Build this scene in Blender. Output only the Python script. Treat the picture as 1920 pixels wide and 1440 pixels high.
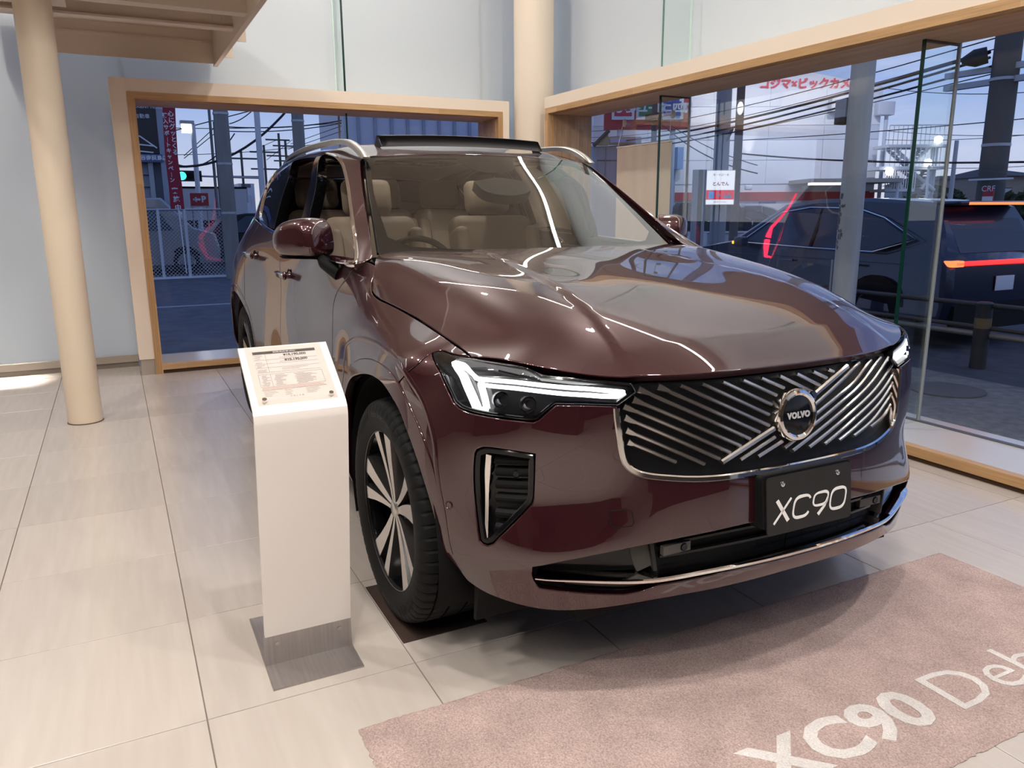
import bpy, bmesh, math, random, json
import numpy as np
from mathutils import Vector, Matrix
from mathutils.geometry import delaunay_2d_cdt
random.seed(7); rng=np.random.default_rng(7)
for o in list(bpy.data.objects): bpy.data.objects.remove(o)
C=bpy.context.scene; COL=C.collection; PI=math.pi
# ---------------------------------------------------------------- camera
def cam_basis(yaw,pitch,roll):
    f=Vector((math.cos(pitch)*math.cos(yaw),math.cos(pitch)*math.sin(yaw),math.sin(pitch)))
    r=Vector((math.sin(yaw),-math.cos(yaw),0)); u=r.cross(f)
    return r*math.cos(roll)+u*math.sin(roll), -r*math.sin(roll)+u*math.cos(roll), f
cd=bpy.data.cameras.new('camera'); cam=bpy.data.objects.new('camera',cd); COL.objects.link(cam)
r_,u_,f_=cam_basis(2.676,-.2199,-.0059)
cam.matrix_world=Matrix(((r_.x,u_.x,-f_.x,2.3727),(r_.y,u_.y,-f_.y,-1.6594),(r_.z,u_.z,-f_.z,1.3549),(0,0,0,1)))
cd.sensor_width=36; cd.lens=1460.7/1920*36; cd.clip_start=.05; cd.clip_end=600
C.camera=cam
C.view_settings.view_transform='Standard'; C.view_settings.look='None'
C.view_settings.exposure=0.0; C.view_settings.gamma=1; C.view_settings.use_curve_mapping=False
# ---------------------------------------------------------------- world: cloudy evening sky
w=bpy.data.worlds.new('sky'); C.world=w; w.use_nodes=True; nt=w.node_tree; nt.nodes.clear()
def nn(t,k,**kw):
    n=t.nodes.new(k)
    for a,b in kw.items(): setattr(n,a,b)
    return n
out=nn(nt,'ShaderNodeOutputWorld'); bg=nn(nt,'ShaderNodeBackground'); tc=nn(nt,'ShaderNodeTexCoord')
sx=nn(nt,'ShaderNodeSeparateXYZ'); nt.links.new(tc.outputs['Generated'],sx.inputs[0])
ra=nn(nt,'ShaderNodeValToRGB'); nt.links.new(sx.outputs['Z'],ra.inputs[0])
e=ra.color_ramp.elements; e[0].position=0; e[0].color=(.52,.50,.56,1); e[1].position=.55; e[1].color=(.10,.18,.44,1)
x=e.new(.05); x.color=(.38,.43,.58,1); x=e.new(.14); x.color=(.21,.31,.57,1); x=e.new(.26); x.color=(.14,.24,.52,1)
mp=nn(nt,'ShaderNodeMapping'); mp.inputs['Scale'].default_value=(1.3,1.3,5.5); nt.links.new(tc.outputs['Generated'],mp.inputs[0])
no=nn(nt,'ShaderNodeTexNoise'); no.inputs['Scale'].default_value=2.6; no.inputs['Detail'].default_value=7; no.inputs['Roughness'].default_value=.55
nt.links.new(mp.outputs[0],no.inputs['Vector'])
rb=nn(nt,'ShaderNodeValToRGB'); rb.color_ramp.elements[0].position=.50; rb.color_ramp.elements[1].position=.74; nt.links.new(no.outputs['Fac'],rb.inputs[0])
mx=nn(nt,'ShaderNodeMix',data_type='RGBA'); nt.links.new(rb.outputs[0],mx.inputs[0]); nt.links.new(ra.outputs[0],mx.inputs[6]); mx.inputs[7].default_value=(.44,.48,.62,1)
nt.links.new(mx.outputs[2],bg.inputs[0]); bg.inputs[1].default_value=1.45
nt.links.new(bg.outputs[0],out.inputs[0])
# ---------------------------------------------------------------- lamps of the showroom
def lamp(name,kind,loc,power,size=.1,target=None,color=(1,.9,.78),sizey=None,spot=None,blend=.3):
    d=bpy.data.lights.new(name,kind); d.energy=power; d.color=color
    if kind=='AREA':
        d.size=size
        if sizey: d.shape='RECTANGLE'; d.size_y=sizey
        else: d.shape='DISK'
    else: d.shadow_soft_size=size
    if kind=='SPOT': d.spot_size=spot; d.spot_blend=blend
    o=bpy.data.objects.new(name,d); COL.objects.link(o); o.location=loc
    if target is not None: o.rotation_euler=(Vector(target)-Vector(loc)).to_track_quat('-Z','Y').to_euler()
    return o
for x,y,p in ((1.6,-.9,1),(2.2,.5,1),(-1.2,-3.2,.95),(1.2,-3.6,.95),(3.4,-2.4,.95),(-3.2,-3.0,.85),(-3.8,.3,.8),(-1.5,1.3,.8),(5.0,-.6,.4),(4.2,-5.2,.4)):
    lamp('downlight','AREA',(x,y,4.62),56*p,.16,target=(x,y,0),color=(1,.935,.865))
for k in range(14):   # small track spots, read as sparkles in the paint
    x=1.2+.42*k if k<8 else 2.0+.5*(k-8); y=-2.0-.12*k if k<8 else -4.2
    lamp('track_spot','AREA',(x,y,4.5),9,.05,target=(x-1.2,y+.8,0),color=(1,.95,.88))
wash=lamp('wall_washer','AREA',(-5.05,-5.0,4.60),110,.05,target=(-5.05,-5.0,0),color=(1,.95,.88),sizey=8.2); wash.data.spread=math.radians(9)


# ---------------------------------------------------------------- helpers
MATS={}
def mat(name,col,rough=.5,metal=0,coat=0,spec=.5,emit=None,estr=0,noise=None,bump=None,trans=0,ior=1.45,alpha=None,coatrough=.03):
    if name in MATS: return MATS[name]
    m=bpy.data.materials.new(name); m.use_nodes=True; t=m.node_tree; b=t.nodes['Principled BSDF']
    b.inputs['Base Color'].default_value=(*col,1); b.inputs['Roughness'].default_value=rough; b.inputs['Metallic'].default_value=metal
    b.inputs['Coat Weight'].default_value=coat; b.inputs['Coat Roughness'].default_value=coatrough; b.inputs['Specular IOR Level'].default_value=spec
    b.inputs['Transmission Weight'].default_value=trans; b.inputs['IOR'].default_value=ior
    if emit: b.inputs['Emission Color'].default_value=(*emit,1); b.inputs['Emission Strength'].default_value=estr
    if noise or bump:
        tc=nn(t,'ShaderNodeTexCoord'); mp=nn(t,'ShaderNodeMapping'); t.links.new(tc.outputs['Object'],mp.inputs[0])
    if noise:  # (scale vec, colour2, lo, hi, detail)
        sc,c2,lo,hi,det=noise; mp.inputs['Scale'].default_value=sc
        n=nn(t,'ShaderNodeTexNoise'); n.inputs['Scale'].default_value=1; n.inputs['Detail'].default_value=det
        t.links.new(mp.outputs[0],n.inputs['Vector'])
        r=nn(t,'ShaderNodeValToRGB'); r.color_ramp.elements[0].position=lo; r.color_ramp.elements[1].position=hi
        r.color_ramp.elements[0].color=(*col,1); r.color_ramp.elements[1].color=(*c2,1)
        t.links.new(n.outputs['Fac'],r.inputs[0]); t.links.new(r.outputs[0],b.inputs['Base Color'])
    if bump:   # (scale, strength, distance)
        n2=nn(t,'ShaderNodeTexNoise'); n2.inputs['Scale'].default_value=bump[0]; n2.inputs['Detail'].default_value=3
        t.links.new(tc.outputs['Object'],n2.inputs['Vector'])
        bp=nn(t,'ShaderNodeBump'); bp.inputs['Strength'].default_value=bump[1]; bp.inputs['Distance'].default_value=bump[2]
        t.links.new(n2.outputs['Fac'],bp.inputs['Height']); t.links.new(bp.outputs[0],b.inputs['Normal'])
    MATS[name]=m; return m
def glass(name,tint=(.96,.98,.97),refl=1.0,ior=1.5):
    """thin pane: tinted see-through plus a Fresnel mirror"""
    if name in MATS: return MATS[name]
    m=bpy.data.materials.new(name); m.use_nodes=True; t=m.node_tree; t.nodes.clear()
    o=nn(t,'ShaderNodeOutputMaterial'); tr=nn(t,'ShaderNodeBsdfTransparent'); tr.inputs[0].default_value=(*tint,1)
    g=nn(t,'ShaderNodeBsdfGlossy'); g.inputs['Roughness'].default_value=0.0; g.inputs[0].default_value=(1,1,1,1)
    f=nn(t,'ShaderNodeFresnel'); f.inputs['IOR'].default_value=ior
    geo=nn(t,'ShaderNodeNewGeometry'); mul=nn(t,'ShaderNodeMath',operation='MULTIPLY'); mul.inputs[1].default_value=refl
    t.links.new(f.outputs[0],mul.inputs[0])
    mn=nn(t,'ShaderNodeMath',operation='MINIMUM'); mn.inputs[1].default_value=1; t.links.new(mul.outputs[0],mn.inputs[0])
    x=nn(t,'ShaderNodeMixShader'); t.links.new(mn.outputs[0],x.inputs[0]); t.links.new(tr.outputs[0],x.inputs[1]); t.links.new(g.outputs[0],x.inputs[2])
    t.links.new(x.outputs[0],o.inputs[0]); MATS[name]=m; return m
def link(name,me,m=None,parent=None):
    o=bpy.data.objects.new(name,me); COL.objects.link(o)
    if m is not None:
        if not isinstance(m,(list,tuple)): m=[m]
        for q in m: me.materials.append(q)
    if parent is not None: o.parent=parent
    return o
def obj(name,V,F,m=None,parent=None,smooth=False,normals=None,sharp=None,mi=None):
    me=bpy.data.meshes.new(name); me.from_pydata([tuple(map(float,v)) for v in V],[],[tuple(map(int,f)) for f in F]); 
    if mi is not None: me.polygons.foreach_set('material_index',mi)
    if smooth: me.polygons.foreach_set('use_smooth',[True]*len(me.polygons))
    me.update()
    if sharp is not None: me.set_sharp_from_angle(angle=math.radians(sharp))
    if normals is not None: me.normals_split_custom_set_from_vertices([tuple(map(float,n)) for n in normals])
    return link(name,me,m,parent)
def bmobj(name,bm,m=None,parent=None,smooth=None):
    me=bpy.data.meshes.new(name); bm.to_mesh(me); bm.free()
    if smooth is not None:
        me.polygons.foreach_set('use_smooth',[True]*len(me.polygons)); me.set_sharp_from_angle(angle=math.radians(smooth))
    return link(name,me,m,parent)
def tag(o,label=None,cat=None,group=None,kind=None):
    if label: o['label']=label
    if cat: o['category']=cat
    if group: o['group']=group
    if kind: o['kind']=kind
    return o
def empty(name,loc=(0,0,0),rz=0):
    o=bpy.data.objects.new(name,None); COL.objects.link(o); o.location=loc; o.rotation_euler=(0,0,rz); o.empty_display_size=.1; return o
class MB:
    """collects simple shapes into one mesh"""
    def __init__(s): s.V=[];s.F=[];s.M=[]
    def add(s,V,F,mi=0):
        k=len(s.V); s.V+= [tuple(v) for v in V]; s.F+=[tuple(i+k for i in f) for f in F]; s.M+=[mi]*len(F); return s
    def box(s,a,b,mi=0):
        x0,y0,z0=a;x1,y1,z1=b
        return s.add([(x0,y0,z0),(x1,y0,z0),(x1,y1,z0),(x0,y1,z0),(x0,y0,z1),(x1,y0,z1),(x1,y1,z1),(x0,y1,z1)],
          [(0,3,2,1),(4,5,6,7),(0,1,5,4),(1,2,6,5),(2,3,7,6),(3,0,4,7)],mi)
    def tube(s,pts,r,n=8,cap=True,mi=0,up=None):
        P=[Vector(p) for p in pts]; R=r if isinstance(r,(list,tuple)) else [r]*len(P); V=[];F=[]
        prev=None
        for i,p in enumerate(P):
            t=(P[min(i+1,len(P)-1)]-P[max(i-1,0)]).normalized()
            a=prev-t*prev.dot(t) if prev is not None and (prev-t*prev.dot(t)).length>1e-6 else t.orthogonal()
            a.normalize(); prev=a; b=t.cross(a)
            for k in range(n):
                q=2*PI*k/n; V.append(p+(a*math.cos(q)+b*math.sin(q))*R[i])
        for i in range(len(P)-1):
            for k in range(n):
                F.append((i*n+k,i*n+(k+1)%n,(i+1)*n+(k+1)%n,(i+1)*n+k))
        if cap: F.append(tuple(range(n-1,-1,-1))); F.append(tuple((len(P)-1)*n+k for k in range(n)))
        return s.add(V,F,mi)
    def prism(s,poly,h,axis=2,base=0,mi=0):
        n=len(poly)
        def p3(q,z): 
            return {2:(q[0],q[1],z),1:(q[0],z,q[1]),0:(z,q[0],q[1])}[axis]
        V=[p3(q,base) for q in poly]+[p3(q,base+h) for q in poly]
        F=[tuple(range(n-1,-1,-1)),tuple(range(n,2*n))]+[(i,(i+1)%n,n+(i+1)%n,n+i) for i in range(n)]
        return s.add(V,F,mi)
    def build(s,name,m=None,parent=None,smooth=None):
        bm=bmesh.new()
        vs=[bm.verts.new(v) for v in s.V]
        for f,mi in zip(s.F,s.M):
            try: q=bm.faces.new([vs[i] for i in f]); q.material_index=mi
            except ValueError: pass
        bmesh.ops.recalc_face_normals(bm,faces=bm.faces)
        return bmobj(name,bm,m,parent,smooth)
def rbox(name,c,s,r,m,parent=None,seg=3,rot=None,taper=None):
    """rounded box"""
    bm=bmesh.new(); bmesh.ops.create_cube(bm,size=1)
    for v in bm.verts: v.co=Vector((v.co.x*s[0],v.co.y*s[1],v.co.z*s[2]))
    if taper:
        for v in bm.verts:
            k=1+(taper-1)*(v.co.z/s[2]+.5); v.co.x*=k; v.co.y*=k
    bmesh.ops.bevel(bm,geom=list(bm.edges),offset=r,segments=seg,profile=.5,affect='EDGES')
    o=bmobj(name,bm,m,parent,smooth=50)
    if rot: o.rotation_euler=rot
    o.location=c; return o
def box(name,a,b,m,parent=None): return MB().box(a,b).build(name,m,parent)
def lathe(name,prof,axis_y,m,parent=None,n=96,mod=None,sharp=40,mi=None):
    """profile of (y offset, radius) turned about the y axis through the origin"""
    V=[];F=[];k=len(prof);MI=[]
    for i in range(n):
        a=2*PI*i/n
        for j,(y,r) in enumerate(prof):
            rr=r+(mod(i,j) if mod else 0); V.append((rr*math.cos(a),y*axis_y,rr*math.sin(a)))
    for i in range(n):
        for j in range(k-1):
            f=(i*k+j,i*k+j+1,((i+1)%n)*k+j+1,((i+1)%n)*k+j)
            F.append(f if axis_y<0 else f[::-1])
            if mi: MI.append(mi[j])
    return obj(name,V,F,m,parent,smooth=True,sharp=sharp,mi=MI if mi else None)
def text_geo(s,size=1,align='CENTER',extrude=0,spacing=1,shear=0,bold=0):
    cu=bpy.data.curves.new('t','FONT'); cu.body=s; cu.size=size; cu.align_x=align; cu.align_y='CENTER'; cu.extrude=extrude; cu.space_character=spacing; cu.shear=shear; cu.offset=bold; cu.resolution_u=3
    o=bpy.data.objects.new('t',cu); COL.objects.link(o); dg=bpy.context.evaluated_depsgraph_get(); ev=o.evaluated_get(dg); me=ev.to_mesh()
    V=[tuple(v.co) for v in me.vertices]; F=[tuple(p.vertices) for p in me.polygons]; ev.to_mesh_clear()
    bpy.data.objects.remove(o); bpy.data.curves.remove(cu); return V,F
def text(name,s,size,M4,m,parent=None,**kw):
    """lettering laid on a plane given by a matrix (x along, y up, z out)"""
    V,F=text_geo(s,size,**kw); M4=Matrix(M4)
    return obj(name,[M4@Vector(v) for v in V],F,m,parent)
def frame(o,x,y):
    """matrix with origin o, x axis along x, y axis up along y"""
    x=Vector(x).normalized(); z=x.cross(Vector(y)).normalized(); y=z.cross(x)
    return Matrix(((x.x,y.x,z.x,o[0]),(x.y,y.y,z.y,o[1]),(x.z,y.z,z.z,o[2]),(0,0,0,1)))
def smooth_path(p,step=.03):
    """Catmull-Rom through points"""
    p=[np.array(q,float) for q in p]
    if len(p)<3:
        n=max(1,int(np.linalg.norm(p[1]-p[0])/step)); return [tuple(p[0]+(p[1]-p[0])*i/n) for i in range(n+1)]
    out=[]
    for i in range(len(p)-1):
        a=p[i-1] if i>0 else 2*p[0]-p[1]; b=p[i]; c=p[i+1]; d=p[i+2] if i+2<len(p) else 2*p[-1]-p[-2]
        n=max(1,int(math.ceil(np.linalg.norm(c-b)/step)))
        # centripetal
        t1=max(1e-6,np.linalg.norm(b-a)**.5); t2=t1+max(1e-6,np.linalg.norm(c-b)**.5); t3=t2+max(1e-6,np.linalg.norm(d-c)**.5)
        for k in range(n):
            t=t1+(t2-t1)*k/n
            A1=a*(t1-t)/t1+b*t/t1; A2=b*(t2-t)/(t2-t1)+c*(t-t1)/(t2-t1); A3=c*(t3-t)/(t3-t2)+d*(t-t2)/(t3-t2)
            B1=A1*(t2-t)/t2+A2*t/t2; B2=A2*(t3-t)/(t3-t1)+A3*(t-t1)/(t3-t1)
            out.append(tuple(B1*(t2-t)/(t2-t1)+B2*(t-t1)/(t2-t1)))
    out.append(tuple(p[-1])); return out
def loop(*chains,step=.03):
    out=[]
    for c in chains:
        q=smooth_path(c,step)
        if out and math.dist(out[-1],q[0])<1e-6: q=q[1:]
        out+=q
    if math.dist(out[0],out[-1])<1e-6: out.pop()
    return out
def inpoly(P,poly):
    x=P[:,0];y=P[:,1];r=np.zeros(len(P),bool);n=len(poly)
    for i in range(n):
        x0,y0=poly[i];x1,y1=poly[(i+1)%n]
        c=((y0>y)!=(y1>y)); 
        if y0!=y1: r^=c&(x<(x1-x0)*(y-y0)/(y1-y0)+x0)
    return r
def inset(poly,d):
    P=np.array(poly,float);n=len(P)
    ar=np.sum(P[:,0]*np.roll(P[:,1],-1)-np.roll(P[:,0],-1)*P[:,1])
    s=1 if ar>0 else -1
    e=np.roll(P,-1,0)-P;e/=np.maximum(np.linalg.norm(e,axis=1),1e-9)[:,None]
    nr=np.stack([-e[:,1],e[:,0]],1)*s
    a=nr;b=np.roll(nr,1,0);m=a+b;l=np.maximum((m*m).sum(1),.35)
    return P+m*(2/l)[:,None]*d

# outlines of lamps, openings and seams, measured on the body surfaces (u,v in metres along them)
TR={"hl_out":[[1.152,0.7212],[1.056,0.6627],[1.0154,0.6066],[0.9904,0.5615]],"hl_low":[[0.9904,0.5615],[0.9714,0.549],[0.9459,0.542],[0.9068,0.5381],[0.8557,0.5362],[0.7942,0.5345],[0.7586,0.5341]],"hl_low2":[[0.7586,0.5341],[0.7452,0.5406],[0.7342,0.5501],[0.711,0.5718],[0.6943,0.5883]],"hl_low3":[[0.6943,0.5883],[0.6152,0.5896],[0.5341,0.5859]],"hl_in":[[0.5341,0.5859],[0.5092,0.6122],[0.486,0.6429]],"hl_in2":[[0.486,0.6429],[0.4913,0.6712],[0.4966,0.6919]],"hl_top":[[0.4966,0.6919],[0.5728,0.7187],[0.6528,0.7294],[0.7257,0.7225]],"hl_top2":[[0.7257,0.7225],[0.7514,0.7515],[0.7792,0.7678]],"hl_top3":[[0.7792,0.7678],[0.8561,0.768],[0.9805,0.7644]],"hl_top4":[[0.9805,0.7644],[1.0528,0.7489],[1.1227,0.7416],[1.152,0.7212]],"grille_edge":[[0.5362,0.583],[0.5366,0.5462],[0.5358,0.49],[0.5342,0.4502],[0.5277,0.4193],[0.5104,0.3966],[0.4846,0.3824],[0.4529,0.3736],[0.4208,0.3677],[0.3752,0.3603],[0.3236,0.3547],[0.2614,0.3516],[0.1893,0.3509],[0.1037,0.3505],[0.0,0.35]],"vent":[[[0.9345,0.4375],[0.9269,0.4479],[0.9086,0.4554],[0.8401,0.4554],[0.7653,0.4484]],[[0.7653,0.4484],[0.7723,0.3882],[0.7794,0.3305]],[[0.7794,0.3305],[0.7857,0.316],[0.7985,0.3043]],[[0.7985,0.3043],[0.8426,0.2679],[0.8852,0.2301]],[[0.8852,0.2301],[0.8996,0.2136],[0.9153,0.2043],[0.929,0.2056],[0.9363,0.2128]],[[0.9363,0.2128],[0.9436,0.2716],[0.9474,0.3398],[0.9428,0.3968],[0.9345,0.4375]]],"lowopen":[[[0.0,0.2049],[0.1873,0.2049],[0.3296,0.2008],[0.4634,0.1969],[0.5939,0.192],[0.7114,0.1795],[0.7895,0.159]],[[0.7895,0.159],[0.7933,0.1382],[0.789,0.1031],[0.7752,0.0789]],[[0.7752,0.0789],[0.7081,0.0717],[0.6287,0.0594],[0.5588,0.0477]],[[0.5588,0.0477],[0.5189,0.0503],[0.4705,0.0661]],[[0.4705,0.0661],[0.3641,0.073],[0.2211,0.0817],[0.0,0.0814]]],"archin":[[1.0685,0.1008],[1.0759,0.1908],[1.0906,0.2625],[1.1105,0.3271],[1.1376,0.398],[1.1782,0.4646],[1.2197,0.5122],[1.2787,0.5462],[1.3439,0.5659],[1.4312,0.5677],[1.504,0.5621],[1.5764,0.551],[1.6466,0.5354],[1.7168,0.5155],[1.7887,0.4788],[1.87,0.4301]],"lipseam":[[1.0404,0.1289],[1.052,0.263],[1.0738,0.3822],[1.0961,0.4348],[1.1245,0.4825],[1.1703,0.5374],[1.2326,0.59],[1.2964,0.6113],[1.3736,0.6182],[1.4717,0.6126],[1.5574,0.6018],[1.6488,0.5837],[1.7357,0.5516],[1.8262,0.51]],"flare":[[1.0421,0.1205],[1.0494,0.2489],[1.0618,0.3257],[1.0656,0.3913],[1.066,0.4418],[1.0821,0.4948],[1.1117,0.5493],[1.1528,0.5909],[1.2228,0.6344],[1.3031,0.6542],[1.3848,0.6595],[1.4842,0.6594],[1.5789,0.6536],[1.687,0.6438],[1.8017,0.6199],[1.8816,0.5886],[1.9556,0.5312]],"bumpseam":[[1.152,0.7212],[1.1559,0.6688],[1.1984,0.6223],[1.249,0.5872]],"shut":[[1.922,0.8152],[1.8929,0.7931],[1.8673,0.7798],[1.8266,0.7737],[1.7703,0.7724],[1.6636,0.7814],[1.5557,0.7911],[1.443,0.7967],[1.3382,0.7937],[1.2505,0.7905],[1.1261,0.7894],[1.0465,0.7857],[0.9805,0.7644]],"doorF":[[2.1098,0.8446],[2.1351,0.7872],[2.1829,0.7438],[2.2022,0.7159],[2.2037,0.6874],[2.1702,0.6268],[2.1528,0.5533],[2.1406,0.472]],"doorB":[[3.5558,0.8059],[3.4282,0.7489],[3.3354,0.6683],[3.2886,0.5503],[3.27,0.4143]],"bladev":[[0.8977,0.4369],[0.9067,0.3902],[0.913,0.3432],[0.9182,0.2786],[0.9222,0.2188]],"chrlow":[[0.7857,0.1198],[0.7109,0.1155],[0.6344,0.1035],[0.5503,0.0899],[0.4866,0.0847],[0.4312,0.0857],[0.3124,0.0916],[0.0,0.0932]],"drl":[[[1.0409,0.7318],[0.9859,0.6785],[0.9554,0.6123],[0.9381,0.5719],[0.9293,0.5501]],[[1.0317,0.7339],[0.9896,0.731],[0.949,0.6914],[0.9264,0.6567]],[[0.9264,0.6567],[0.8772,0.6584],[0.8065,0.663],[0.7423,0.663],[0.6735,0.661],[0.6143,0.658],[0.5588,0.6493],[0.5137,0.6405]],[[0.9165,0.6312],[0.8716,0.6296],[0.8076,0.6326],[0.7438,0.6319],[0.6746,0.6281],[0.6148,0.6254],[0.5719,0.621],[0.5332,0.6196]],[[0.9127,0.6293],[0.9078,0.6074],[0.9023,0.5814],[0.8989,0.5528]],[[0.9293,0.5501],[0.9135,0.5506],[0.8989,0.5528]],[[0.5137,0.6405],[0.5223,0.6285],[0.5332,0.6196]]],"slatL":[[[0.4792,0.6571],[0.4215,0.6056],[0.3633,0.5633],[0.302,0.524],[0.2348,0.4855],[0.1617,0.446]],[[0.4931,0.6072],[0.4383,0.5695],[0.3832,0.5342],[0.3251,0.4997],[0.2623,0.4651],[0.1947,0.4291]],[[0.518,0.5816],[0.4645,0.5478],[0.4107,0.5148],[0.3543,0.4819],[0.294,0.4486],[0.2296,0.4139]],[[0.5179,0.5421],[0.4709,0.5142],[0.4228,0.4861],[0.3726,0.4577],[0.3199,0.4289],[0.2646,0.3988]],[[0.5179,0.5029],[0.4789,0.4808],[0.4389,0.4583],[0.3975,0.4355],[0.3549,0.4123],[0.3109,0.3885]],[[0.5174,0.4687],[0.4931,0.4555],[0.4685,0.4421],[0.4434,0.4286],[0.4179,0.415],[0.3921,0.4013]],[[0.4284,0.6689],[0.3752,0.6155],[0.3205,0.5738],[0.2621,0.5357],[0.1979,0.4987],[0.1286,0.4613]],[[0.3683,0.6682],[0.3206,0.6191],[0.2705,0.5805],[0.2163,0.5453],[0.1575,0.5112],[0.0947,0.4773]],[[0.308,0.6694],[0.2702,0.6285],[0.2303,0.5958],[0.1878,0.5664],[0.1425,0.5383],[0.0946,0.511]],[[0.2474,0.6692],[0.2178,0.6371],[0.1869,0.6108],[0.1545,0.587],[0.1206,0.5648],[0.0852,0.5433]],[[0.1835,0.6677],[0.1618,0.645],[0.1393,0.6255],[0.1162,0.6077],[0.0923,0.5912],[0.0677,0.5754]],[[0.1209,0.6681],[0.1053,0.652],[0.0894,0.6378],[0.0731,0.6248],[0.0565,0.6126],[0.0396,0.601]],[[0.054,0.667],[0.0305,0.6426],[0.0062,0.6218],[-0.0185,0.6031],[-0.0437,0.5858],[-0.0695,0.5694]],[[-0.0106,0.6673],[-0.0283,0.6484],[-0.0463,0.6319],[-0.0647,0.6169],[-0.0835,0.603],[-0.1026,0.5899]],[[-0.076,0.6669],[-0.0871,0.6555],[-0.0983,0.6452],[-0.1097,0.6356],[-0.1212,0.6265],[-0.133,0.6179]],[[-0.1396,0.6667],[-0.1444,0.6621],[-0.1491,0.6576],[-0.154,0.6534],[-0.1588,0.6492],[-0.1637,0.6453]]],"slatR":[[[-0.0723,0.514],[-0.1655,0.5709],[-0.2304,0.6171],[-0.2913,0.6743]],[[-0.0643,0.4773],[-0.179,0.5342],[-0.2661,0.5794],[-0.3619,0.6703]],[[0.0417,0.3998],[-0.1929,0.5104],[-0.3,0.5629],[-0.4287,0.6692]],[[0.011,0.3868],[-0.2157,0.4889],[-0.3704,0.5606],[-0.4998,0.6571]],[[-0.0525,0.3879],[-0.2395,0.4674],[-0.3978,0.5284],[-0.5227,0.6023]],[[-0.1157,0.3878],[-0.26,0.4465],[-0.4415,0.5075],[-0.555,0.5706]],[[-0.1804,0.3901],[-0.2867,0.4258],[-0.4478,0.4755],[-0.5556,0.5358]],[[-0.256,0.3917],[-0.4157,0.4329],[-0.5602,0.497]],[[-0.3647,0.4017],[-0.4777,0.4219],[-0.5612,0.4621]],[[0.1381,0.3878],[0.0939,0.4046],[0.0482,0.4213]],[[0.1987,0.387],[0.1381,0.4128],[0.0746,0.4384]]],"diag":[[[0.2605,0.3878],[0.2182,0.4075],[0.1741,0.427],[0.1286,0.4463],[0.0815,0.4656]],[[-0.0721,0.555],[-0.1074,0.5778],[-0.144,0.6026],[-0.1822,0.6306],[-0.2227,0.665]]],"badge":[0.0078,0.5005],"ltop":[[0.4817,0.6956],[0.3965,0.7203],[0.3099,0.7371],[0.1824,0.7327],[0.0858,0.7344],[-0.0492,0.7312],[-0.2013,0.7238],[-0.3494,0.71],[-0.519,0.6757]],"sensor":[[0.396,0.1674],[0.5547,0.2713],[0.8259,0.3861],[1.0283,0.2861]],"towcap":[[0.584,0.2929],[0.5292,0.2908],[0.5229,0.2785],[0.5319,0.2497],[0.5811,0.2525],[0.5877,0.2656]],"dlo":[[0.1476,0.0168],[0.1282,0.0405],[0.1077,0.1122],[0.0983,0.1806],[0.095,0.2525],[0.0947,0.3382],[0.1044,0.418],[0.1226,0.4738],[0.1599,0.5114],[0.2268,0.5348],[0.3511,0.5483]],"Bp":[[[0.7291,0.5563],[0.6842,0.3824],[0.7582,0.1874]],[[0.6081,0.5588],[0.496,0.3792],[0.6061,0.1941]]],"dloR":[[2.1468,0.4105],[2.0907,0.2723],[2.0877,0.1825],[2.0496,0.1011],[1.9715,0.0393]],"Cp":[[[1.5045,0.5631],[1.3945,0.4422],[1.4478,0.2913],[1.5089,0.1249],[1.5478,0.0278]],[[1.3699,0.5588],[1.2695,0.4361],[1.3076,0.2895],[1.3382,0.1382],[1.3471,0.0287]]],"handles":[[3.3705,0.7321],[2.9982,0.7175],[4.2398,0.7731],[3.9731,0.7565]],"tail":[[4.5791,0.6402],[4.5146,0.677],[4.4052,0.6747],[4.3296,0.6469]],"dloB":[[5.2533,0.8987],[4.1649,0.9052],[3.8774,0.8953],[3.579,0.8889],[3.2022,0.8948],[2.4156,0.8942],[2.2554,0.8668]]}
# ---------------------------------------------------------------- smooth body surfaces of the car
class Spl:
    """natural cubic spline basis on knots t"""
    def __init__(s,t):
        s.t=np.asarray(t,float);n=len(t);h=np.diff(s.t)
        A=np.zeros((n,n));B=np.zeros((n,n));A[0,0]=A[-1,-1]=1
        for i in range(1,n-1):
            A[i,i-1]=h[i-1];A[i,i]=2*(h[i-1]+h[i]);A[i,i+1]=h[i]
            B[i,i-1]=6/h[i-1];B[i,i]=-6/h[i-1]-6/h[i];B[i,i+1]=6/h[i]
        s.M=np.linalg.solve(A,B)
    def w(s,x):
        x=np.atleast_1d(np.asarray(x,float));t=s.t;n=len(t)
        k=np.clip(np.searchsorted(t,x,side='right')-1,0,n-2)
        h=t[k+1]-t[k];a=(t[k+1]-x)/h;b=(x-t[k])/h
        W=np.zeros((len(x),n));r=np.arange(len(x))
        W[r,k]+=a;W[r,k+1]+=b
        W+=((a**3-a)*h*h/6)[:,None]*s.M[k]+((b**3-b)*h*h/6)[:,None]*s.M[k+1]
        return W
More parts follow.
